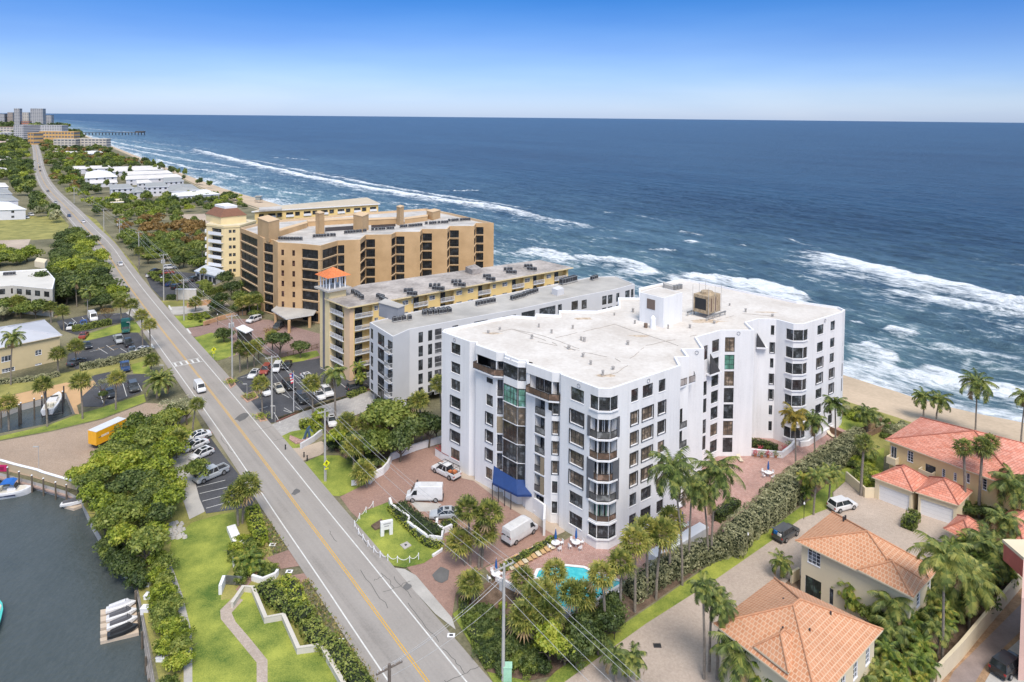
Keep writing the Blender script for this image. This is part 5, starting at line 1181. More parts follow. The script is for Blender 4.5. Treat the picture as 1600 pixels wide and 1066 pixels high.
for x, y in ((1224, 940), (1226, 944), (1238, 930), (1223, 985), (1265, 988), (1298, 961)): p = P(x, y, 8.6); b = MB(); b.tube((p.x, p.y, 8.0), (p.x, p.y, 9.0), .1, .1, DARKF, 6); va.add('vent_pipe', b)
for v, c4, ze_, zr_ in ((va, [(1178, 1010), (1232, 1052), (1262, 1010), (1215, 985)], 7.4, 9.2), (vb, [(1340, 890), (1425, 933), (1440, 905), (1372, 868)], 7.0, 8.7)):
 c = [P2(x, y, ze_) for x, y in c4]
 if area([tuple(p) for p in c]) < 0: c = c[::-1]
 hip_roof(v, c, ze_, zr_, TILEO, edge=CREAM, name='cross_roof')
vc = villa('villa', 'large yellow beach villa with pinkish red tile roof, balconies and two white garage doors', [(1382.8, 686.5), (1600, 768), (1690, 716), (1438, 652)], 6.6, 9.8, VYEL, TILER)
vwin(vc, 0, 1392, 1401, 698, 716, 2, 1, None, WHITE2, 'balcony_door', False); vwin(vc, 0, 1418, 1427, 705, 722, 2, 4); vwin(vc, 0, 1446, 1462, 727, 742, 1, 1, None, DARKF, 'loggia', False)
vwin(vc, 0, 1472, 1477, 733, 746, 1, 4); vwin(vc, 0, 1490, 1495, 739, 752, 1, 4); vwin(vc, 0, 1510, 1515.5, 740, 755, 1, 2); vwin(vc, 0, 1535, 1542, 748, 766, 1, 4); vw(vc, 3, 3, 4.4, 3.7, 5.6)
vdone(vc, (0, 1, 2, 3))
A, B = vc.W[0], vc.W[1]
for x0, x1, y in ((1380, 1405, 716), (1440, 1462, 742)):
 s0, s1 = max(.1, wallhit(A, B, x0, y)[0]), wallhit(A, B, x1, y)[0]; t = MB(); wbox(t, A, B, s0, s1, 2.9, 3.2, .01, 1.3, CREAM); wbox(t, A, B, s0, s1, 3.2, 4.1, 1.15, 1.3, CREAM); wbox(t, A, B, s0, s0+.15, 3.2, 4.1, .01, 1.15, CREAM); wbox(t, A, B, s1-.15, s1, 3.2, 4.1, .01, 1.15, CREAM)
 t_ = vc.add('balcony', t)
gq = [P2(1362, 745, 3.6), P2(1427, 769, 3.6), P2(1452, 748, 3.6), P2(1400, 728, 3.6)]
gq2 = [P2(1430, 768.5, 3.6), P2(1498, 790, 3.6), P2(1520, 768, 3.6), P2(1452, 745, 3.6)]
doors = []
for gi, (cc4, dx) in enumerate(((gq, (1373, 1421)), (gq2, (1434, 1490)))):
 W4 = [Vector(p) for p in offset([tuple(p) for p in cc4], .35)]; A, B = W4[0], W4[1]
 s0, s1 = wallhit(A, B, dx[0], 775)[0], wallhit(A, B, dx[1], 790)[0]; s0 = max(.3, s0); s1 = min((B-A).length-.3, s1)
 b = MB()
 for i in range(4): wall_panel(b, W4[i], W4[(i+1) % 4], 0, 3.45, [(s0, s1, .05, 2.6)] if i == 0 else [], CREAM, .25)
 gw = vc.add('garage_wing', b)
 t = MB(); wbox(t, A, B, s0, s1, .05, 2.6, -.24, -.2, WHITE2)
 for k in range(1, 4): wbox(t, A, B, s0, s1, .05+k*.64-.02, .05+k*.64+.02, -.2, -.185, GREYW)
 sub(t, 'garage_door', gw)
 ro = hip_roof(vc, cc4, 3.6, 5.6, TILER, edge=CREAM, name='garage_roof')
vd = villa('garden_pavilion', 'small pink tiled pavilion behind the coconut palm, below the beach villa', [(1474, 826), (1520, 850), (1545, 828), (1496, 805)], 3.2, 4.8, CREAM, TILER, 'pavilion'); vdone(vd)
ve = villa('villa_wing', 'low red tiled roof wing at the right edge under the yellow wall', [(1548, 818), (1600, 850), (1640, 820), (1580, 795)], 3.2, 4.8, VYEL, TILER, 'house wing'); vdone(ve)
pk = Bld('pink_building', 'edge of a pink building with a red tiled ledge at the right border', 'building', P2(1620, 1000))
q = [P2(x, y, 8) for x, y in ((1590, 985), (1625, 1060), (1700, 1000), (1640, 940))]
PKW = M('pink_stucco', (.62, .42, .36), .85, .05); b = MB()
pq = [P2(1597, 930, 4), P2(1593, 1010, 4), P2(1700, 1010, 4), P2(1700, 930, 4)]
b.prism([tuple(p) for p in pq], 0, 9.5, PKW); pk.add('wall', b)
A = P2(1588, 868, 9); e1 = Vector((1, 0)); b = MB(); b.prism([(A.x, A.y-2.2), (A.x+6, A.y-2.2), (A.x+6, A.y+2.2), (A.x, A.y+2.2)], 7.0, 9.2, M('red_tile_panel', (.5, .13, .10), .7, .1)); b.prism([(A.x-.1, A.y-2.3), (A.x+6.1, A.y-2.3), (A.x+6.1, A.y+2.3), (A.x-.1, A.y+2.3)], 9.21, 9.6, CREAM); pk.add('ledge', b)
# ---- buildings west of the road --------------------------------------------------
bh = villa('beige_house', 'beige two storey house with light grey roof beside the boat slip', [(-60, 560), (0, 552), (98, 524), (15, 496)], 6.6, 8.8, M('beige_stucco', (.60, .50, .30), .85, .05), M('pale_grey_roof', (.47, .48, .52), .6, .06)) if False else None
be = [P2(-70, 590, 0), P2(104, 571, 0)]
c4 = [P2(-90, 562, 6.4), P2(97.5, 524, 6.4), P2(70, 500, 6.4), P2(-60, 520, 6.4)]
bh = Bld('beige_house', 'beige two storey house with light grey roof beside the boat slip', 'house', sum(c4, Vector((0, 0)))/4)
bh.E = c4; bh.W = [Vector(p) for p in offset([tuple(p) for p in c4], .5)]; bh.ze = 6.4; bh.zr = 8.6; bh.hol = {}; bh.win = []; bh.tile = M('pale_grey_roof', (.47, .48, .52), .6, .06, .3); bh.mat = M('beige_stucco', (.60, .49, .29), .85, .05)
vwin(bh, 0, 55, 65, 547, 555, 2, 2); vwin(bh, 0, 55, 65, 568, 577, 2, 2); vwin(bh, 0, 3, 23, 575, 586, 4, 2); vwin(bh, 0, 2, 18, 556, 565, 3, 1)
hip_o = vdone(bh, (3, 0, 1, 2))
wr = [P2(x, y, 8.5) for x, y in ((-60, 452), (20, 446), (82, 452), (86, 436), (72, 420), (-60, 428))]
wh = Bld('low_apartment_block', 'low white roofed block half hidden by dark round trees on the left', 'apartment building', sum(wr, Vector((0, 0)))/6)
hol = {k: [(1.5+j*3.6, 3.6+j*3.6, z-1.7, z) for z in (7.6, 4.8) for j in range(4)] for k in (0, 1, 2)}
simple_walls(wh, wr, 8.5, M('grey_cream_stucco', (.5, .47, .42)), hol, depth=.2)
for k, hs in hol.items():
 L_ = (wr[k+1]-wr[k]).length
 for h in hs:
  if h[1] < L_: window(wh, wr[k], wr[k+1], h[0], h[1], h[2], h[3], 2, 1, out=-.15, sill=False)
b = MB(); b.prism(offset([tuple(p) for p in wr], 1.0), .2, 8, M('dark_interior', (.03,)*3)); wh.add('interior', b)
parapet_roof(wh, [tuple(p) for p in wr], 8.5, M('white_gravel_roof', (.58, .56, .52), .9, .1, .15), .3, .3, cap=WHITE2)
acs(wh, (8, 431), (22, 430), 5, 8.2, 1)
q = [P2(x, y, 8.2) for x, y in ((54, 417), (70, 420), (74, 414), (58, 411))]; b = MB(); b.prism([tuple(p) for p in q], 8.2, 10.2, CREAM); wh.add('stair_house', b)
def smallhouse(lbl, px4, ze, zr_, wall, roof, n=3, nm='small_house'):
 c = [P2(x, y, ze) for x, y in px4]
 if area([tuple(p) for p in c]) < 0: c = c[::-1]
 h = Bld(nm, lbl, 'house', sum(c, Vector((0, 0)))/4); W4 = [Vector(p) for p in offset([tuple(p) for p in c], .5)]; hol = {}
 for i in range(4):
  L_ = (W4[(i+1) % 4]-W4[i]).length; k = max(1, min(n, int(L_/3.5)))
  hol[i] = [((j+.3)*L_/k, (j+.3)*L_/k+1.5, z-1.6, z-.3) for j in range(k) for z in ([ze-.4] if ze < 5 else [ze-.4, ze-3.3])]
 simple_walls(h, W4, ze-.15, wall, hol, depth=.15)
 for i, hs in hol.items():
  if (W4[i].length < W4[(i+2) % 4].length+5):
   for hh in hs: window(h, W4[i], W4[(i+1) % 4], hh[0], hh[1], hh[2], hh[3], 2, 1, out=-.12, sill=False)
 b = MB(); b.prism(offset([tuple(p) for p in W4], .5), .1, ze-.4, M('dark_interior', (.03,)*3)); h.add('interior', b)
 if zr_ > ze+.5: hip_roof(h, [c[k] for k in ((3, 0, 1, 2) if (c[0]-c[1]).length > (c[1]-c[2]).length else (0, 1, 2, 3))], ze, zr_, roof, edge=WHITE2)
 else: b = MB(); b.prism([tuple(p) for p in c], ze-.14, ze+.25, WHITE2, top=roof); h.add('roof', b)
 return h
WRF = M('white_flat_roof', (.62, .58, .54), .8, .1, .15, c2=(.72, .69, .66)); GRF = M('grey_shingle_roof', (.32, .33, .33), .85, .12, .3); WRB = M('bright_white_roof', (.78, .78, .78), .6, .03)
LAV = M('lavender_white_wall', (.62, .62, .66), .8, .05)
smallhouse('white two storey house with bright white hip roof by the dry field', [(-60, 330), (0, 328), (42, 326), (12, 315), (-50, 318)][0:1]+[(42, 327), (14, 315.5), (-60, 317)], 6, 8, LAV, WRB)
smallhouse('grey hip roofed house just behind the bright white roofed one', [(-60, 316), (30, 313), (18, 305), (-60, 307)], 6, 8, LAV, GRF)
smallhouse('pale grey roofed house second behind the white roofed one', [(-60, 305), (20, 303), (12, 296), (-60, 297)], 6, 8, LAV, GRF)
smallhouse('pale roofed house farthest back in the row on the left edge', [(-60, 294), (14, 292), (8, 286), (-60, 287)], 6, 8, LAV, WRF)
far = [('grey roofed house with white garage behind the green scrub', [(172, 296), (210, 294), (200, 287.5), (170, 289)], 6.5, 6.6, GRF),
 ('white house with curved gable between two grey roofed ones', [(228, 293), (264, 291.5), (256, 285), (226, 286.5)], 7, 7.1, GRF),
 ('small grey hip roofed house left of the white gabled house', [(206, 301), (228, 299.5), (222, 294), (204, 295)], 5, 6.5, GRF),
 ('long grey roofed house nearest the dune behind the scrub', [(262, 300), (312, 296), (300, 288), (262, 291)], 6, 8, GRF),
 ('long low white flat roofed building in front of the dune', [(268, 308), (344, 303.5), (330, 299.5), (268, 302)], 5, 5.1, WRB),
 ('second long white roof strip just behind the front one', [(268, 302.5), (330, 299), (322, 296.5), (268, 298.5)], 5, 5.1, WRB),
 ('white walled house with dark windows in the second row', [(214, 287), (238, 285.5), (232, 281), (213, 282)], 5.5, 5.6, WRF),
 ('lavender grey house near the palms on the dune edge', [(255, 285), (288, 283), (280, 277), (255, 278)], 5.5, 5.6, GRF),
 ('long white roof in the third row by the dune palms', [(196, 281), (285, 277.5), (276, 272), (196, 275)], 5, 5.1, WRF),
 ('long white roof in the fourth row by the dune', [(196, 274), (270, 271), (262, 266.5), (196, 268.5)], 5, 5.1, WRF),
 ('broad white roof in the fifth row towards the shore', [(176, 269), (256, 265), (246, 259), (176, 261)], 5, 5.1, WRF),
 ('white tent shaped roof above the road side trees', [(132, 279), (184, 276), (172, 268), (134, 270)], 5, 8, WRB),
 ('white carport with long flat roof below the tent shaped roof', [(140, 287), (184, 285.5), (182, 281), (140, 282)], 3.5, 3.6, WRF),
 ('long thin white roof left of the fifth row roof', [(112, 265), (176, 263), (170, 259), (112, 260)], 5, 5.1, WRF),
 ('low white roof below the pale far condominium, left one', [(86, 240), (122, 238.5), (118, 235.5), (86, 236.5)], 4, 4.1, WRF),
 ('low white roof below the pale far condominium, right one', [(128, 241), (165, 239), (160, 236), (128, 237)], 4, 5.4, WRB),
 ('small cream outbuilding with yellow door behind the scrub', [(172, 317), (194, 316), (190, 311), (172, 312)], 4, 4.1, CREAM),
 ('white roof among trees left of the far road, upper', [(-20, 253), (20, 250), (14, 245), (-20, 246)], 5, 7, WRF),
 ('white roof among trees at the far left, lower', [(-20, 270), (14, 268), (10, 263), (-20, 264)], 5, 7, WRF),
 ('pinkish tiled roof at the far left below the low pink rows', [(-20, 229), (26, 226), (20, 221), (-20, 223)], 5, 8, M('pale_pink_tile', (.5, .38, .33), .8))]
for lb, px4, ze, zr_, rf in far: smallhouse(lb, px4, ze, zr_, LAV if rf is not CREAM else CREAM, rf, 4)
def slab(lbl, x0, x1, yb, yt, depth, mat, rows, cols, rmat=None, nm='far_condominium', cat='apartment building', turn=.35, gm=None, door=False, nb_=None):
 a = P2(x0, yb); c = P2(x1, yb); hgt = (yb-yt)/(yb-176.8)*H if False else (a.y*(yb-yt)/F)
 e = Vector((math.cos(turn), math.sin(turn)*1.0)); w_ = (c.x-a.x)/math.cos(turn)*.98; e = e.normalized(); n_ = Vector((-e.y, e.x))
 q = [a, a+e*w_, a+e*w_+n_*depth, a+n_*depth]; bd = Bld(nm, lbl, cat, a); b = MB(); b.prism([tuple(p) for p in q], 0, hgt, mat); bd.add('wall', b)
 b = MB(); b.prism(offset([tuple(p) for p in q], -.6), hgt, hgt+.8, rmat or mat); bd.add('roof', b)
 fl = hgt/rows
 for r_ in range(rows):
  t = MB(); gg = gm or GLASS
  t.prism(offset([tuple(p) for p in q], -.12), fl*(r_+.35), fl*(r_+.78), gg); bd.add('window_row', t)
 for k in range(cols+1):
  t = MB(); s0 = w_*k/cols; wbox(t, q[0], q[1], max(0, s0-w_*.13/cols), min(w_, s0+w_*.13/cols), 0, hgt, .1, .5, mat); bd.add('pier', t)
 return bd, hgt
FG = M('far_window_shade', (.14, .15, .18), .5, .2, .05); FW = M('far_pale_wall', (.55, .54, .55), .8, .05, .02); FW2 = M('far_cream_wall', (.58, .53, .46), .8, .05, .02); FGW = M('far_grey_wall', (.42, .42, .43), .8, .08, .02)
slab('pale four storey far condominium with long white balcony rows, left half', 84, 121, 233, 218, 16, FW2, 4, 6, gm=FG, turn=.1)
slab('pale four storey far condominium with long white balcony rows, right half nearest the sea', 121, 170, 232.5, 217.5, 16, FW2, 4, 8, gm=FG, turn=.1)
slab('orange yellow far building, left gable block', 44, 57, 226, 208, 20, M('far_orange_wall', (.62, .38, .15), .8), 3, 2, gm=FG, turn=-.3)
slab('orange yellow far building, main stepped block', 62, 122, 222, 206, 25, M('far_orange_wall', (.62, .38, .15), .8), 3, 11, gm=FG, turn=.1)
slab('big bluish white slab with dark window columns behind the orange building', 22, 43, 222, 196, 40, FW, 9, 5, gm=FG, turn=-.2)
slab('long bluish white slab stretching right behind the orange building', 43, 105, 215, 196, 30, FW, 7, 14, gm=FG, turn=.1)
slab('slim far tower, left of the skyline pair', 22.5, 32, 203, 170, 30, FGW, 14, 3, gm=FG)
slab('broad far tower with stepped top, right of the skyline pair', 48, 70, 201, 170, 40, FGW, 14, 6, gm=FG)
slab('low wide tower in front of the broad skyline tower', 56, 84, 200, 180, 40, FGW, 9, 8, gm=FG)
slab('mid height far block between the two skyline towers', 33, 47, 199, 176, 40, FW2, 10, 4, gm=FG)
slab('hazy brownish far tower left of the slim one', 12, 22, 197, 176, 40, M('far_brown_wall', (.4, .33, .28), .8), 9, 3, gm=FG)
slab('hazy pale far tower on the left border', -6, 10, 197, 178, 40, FGW, 8, 4, gm=FG)
slab('low far block with red roof in front of the skyline', 34, 47, 203, 190, 30, M('far_red_wall', (.42, .19, .13), .8), 4, 4, gm=FG)
slab('low pinkish row at the far left below the skyline', -10, 22, 209, 199, 30, FW2, 3, 6, gm=FG, rmat=M('far_pink_roof', (.5, .36, .3), .8))
slab('low white row at the left border in front of the pinkish one', -10, 22, 219, 208, 30, FW, 3, 6, gm=FG)
a = P2(118, 211.5, SEA_Z); c = P2(226, 211, SEA_Z); b = MB(); e = (c-a).normalized(); n_ = Vector((-e.y, e.x)); L_ = (c-a).length
pr = thing('fishing_pier', 'long dark fishing pier reaching into the sea far away', 'pier', (a.x, a.y, 0)); fr = (a-a, e)
b.prism([tuple(e*0-n_*4), tuple(e*L_-n_*4), tuple(e*L_+n_*4), tuple(n_*4)], 4.2, 5.6, M('dark_timber', (.09, .08, .075), .9)); b.build('deck', pr)
for k in range(22):
 p = e*(L_*k/21); t = MB(); t.tube((p.x, p.y, -4), (p.x, p.y, 4.2), 1.2, 1.2, MATS['dark_timber'], 6); t.build('pile', pr)
t = MB(); p = e*(L_*.93); t.prism([(p.x-12, p.y-5), (p.x+14, p.y-5), (p.x+14, p.y+5), (p.x-12, p.y+5)], 5.6, 9, MATS['dark_timber']); t.build('pier_hut', pr)
# ---------------------------------------------------------------- plants
def sphdir(r):
 v = Vector((r.gauss(0, 1), r.gauss(0, 1), r.gauss(0, 1))); return v.normalized()
def lq(b, c, n, r, mat, rr, asp=.6):
 n = (n+sphdir(rr)*.7).normalized(); u = n.orthogonal().normalized(); v = n.cross(u); t = rr.uniform(0, 6.28); u, v = u*math.cos(t)+v*math.sin(t), v*math.cos(t)-u*math.sin(t)
 b.face([c-u*r, c-v*r*asp, c+u*r, c+v*r*asp], mat)
def broad_crown(seed, mat, n=2600, leaf=.3, lobes=16, sq=.62, mesh=True):
 rr = random.Random(seed); b = MB()      # unit: crown radius 1 (scaled later), centre at origin
 L = []
 for k in range(lobes):
  d = sphdir(rr); d.z = abs(d.z)*.9-.15; d *= rr.uniform(.25, .72); L.append((Vector((d.x, d.y, d.z*sq*1.4)), rr.uniform(.24, .42)))
 for k in range(n):
  c, r = L[rr.randrange(lobes)]; d = sphdir(rr)
  if d.z < -.35 and rr.random() < .7: d.z = -d.z
  p = c+Vector((d.x, d.y, d.z*.8))*r*(rr.random()**.3)*rr.uniform(.9, 1.18); lq(b, p, d, leaf*rr.uniform(.6, 1.25), mat, rr)
 return b
CROWNS = {}
def crown_mesh(kind, var):
 key = (kind, var)
 if key in CROWNS: return CROWNS[key]
 mat = {'dark': LEAFD, 'mid': LEAFM, 'bright': LEAFY, 'rust': LEAFO, 'grey': LEAFG}[kind.split('_')[0]]
 if kind.endswith('_far'): b = broad_crown(hash(kind) % 97+var, mat, 420, .13, 9)
 elif kind.endswith('_bush'): b = broad_crown(11+var, mat, 1300, .085, 14, .75)
 elif kind.endswith('_bare'): b = broad_crown(31+var, mat, 420, .05, 14, .6)
 else: b = broad_crown(5+var*7, mat, 2900, .082, 24)
 me = b.build('crown', mesh_only=True); CROWNS[key] = me; return me
def limb_mesh(seed, tall):
 rr = random.Random(seed); b = MB(); b.path([(0, 0, 0), (.03, .02, .3), (0, .04, .55*tall)], .05, .035, BARK, 7)
 for k in range(6):
  a = k*1.05+rr.uniform(-.3, .3); r_ = rr.uniform(.3, .6); b.path([(0, .04, .5*tall*rr.uniform(.6, 1)), (math.cos(a)*r_*.5, math.sin(a)*r_*.5, .72*tall), (math.cos(a)*r_, math.sin(a)*r_, rr.uniform(.85, 1.1)*tall)], .028, .008, BARK, 5)
 return b.build('trunk', mesh_only=True)
LIMBS = [limb_mesh(k, 1.0) for k in range(3)]
def mkobj(name, me, parent=None):
 o = bpy.data.objects.new(name, me); COL.objects.link(o)
 if parent is not None: o.parent = parent
 return o
def tree(px, py, r, h, kind, label, group=None, name='broadleaf_tree', z=0, world=None):
 """r crown radius, h total height (m)"""
 c = world if world is not None else P(px, py, z); o = thing(name, label, 'tree' if 'bush' not in name and 'shrub' not in name else 'bush', (c.x, c.y, z), rnd.uniform(0, 6.28), group)
 th = h-r*.62
 if th > .6:
  t = mkobj('trunk', LIMBS[rnd.randrange(3)], o); t.scale = (max(3.2, r*1.05), max(3.2, r*1.05), th)
 cr = mkobj('crown', crown_mesh(kind, rnd.randrange(3)), o); cr.location = (0, 0, max(r*.25, th)); cr.scale = (r*rnd.uniform(.95, 1.15), r*rnd.uniform(.95, 1.15), r*rnd.uniform(.85, 1.1)); return o
def sabal_crown(seed, mat, nf=44, rad=1.0, skirt=0, droop=1.0):
 rr = random.Random(seed); b = MB()
 for k in range(nf+skirt):
  a = k*2.399+rr.uniform(-.2, .2)
  el = math.asin(max(-1, min(1, 1-1.55*((k+.5)/nf)))) if k < nf else -1.1
  mt = mat if k < nf*.93 else DEADP
  d = Vector((math.cos(a)*math.cos(el), math.sin(a)*math.cos(el), math.sin(el))); pl = rad*rr.uniform(.75, 1.05)*(1 if k < nf else .55)
  tip = d*pl; b.tube((0, 0, 0), tip, .02, .012, mt, 3, cap=False)
  side = Vector((-math.sin(a), math.cos(a), 0)); up = side.cross(d).normalized()
  m_ = 9; R = rad*rr.uniform(.78, 1.08)
  for j in range(m_):
   t = (j/(m_-1)-.5)*math.radians(210); dd = (d*math.cos(t)+side*math.sin(t)).normalized(); ln_ = R*(1-.25*abs(t)/1.8)
   mid = tip+dd*ln_*.55+up*.05; en = tip+dd*ln_+Vector((0, 0, -.32*droop*R*rr.uniform(.6, 1.3)))-up*.05; wd = dd.cross(up).normalized()*.088*rad
   b.face([tip, mid-wd, en, mid+wd], mt)
 return b
def coco_crown(seed, mat, nf=20, L=3.6, leafl=.85, up=1.0, droop=1.0, nl=17):
 rr = random.Random(seed); b = MB()
 for k in range(nf):
  a = k*2.399+rr.uniform(-.25, .25); f = (k+.5)/nf; el = math.radians(78-92*f)*up+rr.uniform(-.1, .1); ln_ = L*rr.uniform(.85, 1.1)*(.8+.2*f); mt = mat if f < .92 else DEADP
  pts = []; p = Vector((0, 0, 0)); e = el; seg_ = 8
  for s_ in range(seg_+1):
   pts.append(p.copy()); p = p+Vector((math.cos(a)*math.cos(e), math.sin(a)*math.cos(e), math.sin(e)))*ln_/seg_; e -= math.radians(11+6*f)*droop
  b.path(pts, .035, .008, mt, 3)
  side = Vector((-math.sin(a), math.cos(a), 0))
  for j in range(nl):
   t = (.12+.86*j/nl)*seg_; i = min(seg_-1, int(t)); q = pts[i].lerp(pts[i+1], t-i); tg = (pts[i+1]-pts[i]).normalized()
   l_ = leafl*math.sin(math.pi*min(1, (.18+.8*j/nl)))**.6*rr.uniform(.85, 1.1)
   for s_ in (-1, 1):
    dd = (side*s_*.85+tg*.5+Vector((0, 0, -.42-.35*rr.random()))).normalized(); w_ = tg*.07
    en = q+dd*l_+Vector((0, 0, -.12*l_)); b.face([q-w_, q+dd*l_*.5-w_*.9+Vector((0, 0, .02)), en, q+w_], mt)
 return b
DEADP = M('dead_frond', (.28, .20, .11), .9, .25, 3)
COCOY = MLEAF('yellow_palm_leaf', (.12, .12, .02), (.30, .24, .04), (.50, .36, .06), .7)
PK = {'sabal': [sabal_crown(s, SABAL).build('crown', mesh_only=True) for s in (1, 2, 3)],
      'washingtonia': [sabal_crown(9, SABAL, 34, .8, 16, 1.4).build('crown', mesh_only=True)],
      'coco': [coco_crown(s, COCO, 21, 2.9, .8).build('crown', mesh_only=True) for s in (4, 5, 6)],
      'cocobig': [coco_crown(s, COCO, 24, 3.9, 1.0, nl=22).build('crown', mesh_only=True) for s in (14, 15)],
      'yellow': [coco_crown(7, COCOY, 18, 2.7, .75).build('crown', mesh_only=True)],
      'royal': [coco_crown(8, COCO, 18, 3.3, .9, droop=1.15).build('crown', mesh_only=True)],
      'areca': [coco_crown(s, ARECA, 15, 2.1, .6, 1.0, .95, 14).build('crown', mesh_only=True) for s in (21, 22)],
      'date': [coco_crown(12, COCO, 44, 2.9, .5, 1.0, .8, 20).build('crown', mesh_only=True)]}
TRK = {}
def trunk_mesh(h, r0_, r1_, lean, mat):
 key = (round(h, 1), r0_, r1_, round(lean[0], 1), round(lean[1], 1))
 if key not in TRK:
  b = MB(); pts = [(lean[0]*t*t, lean[1]*t*t, h*t) for t in (0, .25, .5, .75, 1)]; b.path(pts, r0_, r1_, mat, 8); TRK[key] = b.build('trunk', mesh_only=True)
 return TRK[key]
def palm(kind, crown, base, label=None, group=None, scale=1.0, name=None, z=0):
 c = P(*base, z); d = ray(*crown); t = c.y/d.y; top = CAM+d*t; h = max(1.2, top.z-z); lean = (max(-3, min(3, top.x-c.x)), rnd.uniform(-.2, .2))
 nm = name or {'sabal': 'cabbage_palm', 'washingtonia': 'fan_palm', 'coco': 'coconut_palm', 'cocobig': 'coconut_palm', 'yellow': 'coconut_palm', 'royal': 'royal_palm', 'areca': 'areca_palm', 'date': 'date_palm'}[kind]
 o = thing(nm, label, 'palm tree', (c.x, c.y, z), 0, group)
 r_ = {'sabal': (.19, .15), 'washingtonia': (.26, .16), 'royal': (.24, .15), 'date': (.34, .3), 'areca': (.07, .06)}.get(kind, (.17, .11))
 mkobj('trunk', trunk_mesh(h, *r_, lean, BARKP), o)
 cr = mkobj('crown', PK[kind][rnd.randrange(len(PK[kind]))], o); cr.location = (lean[0], lean[1], h); cr.rotation_euler = (rnd.uniform(-.08, .08), rnd.uniform(-.08, .08), rnd.uniform(0, 6.28)); cr.scale = (scale*rnd.uniform(.94, 1.08),)*3
 if kind == 'areca':
  for k in range(3): c2 = mkobj('crown', PK[kind][k % 2], o); c2.location = (rnd.uniform(-1, 1), rnd.uniform(-1, 1), h*rnd.uniform(.45, .8)); c2.rotation_euler = (0, 0, rnd.uniform(0, 6)); c2.scale = (scale*.85,)*3
 return o
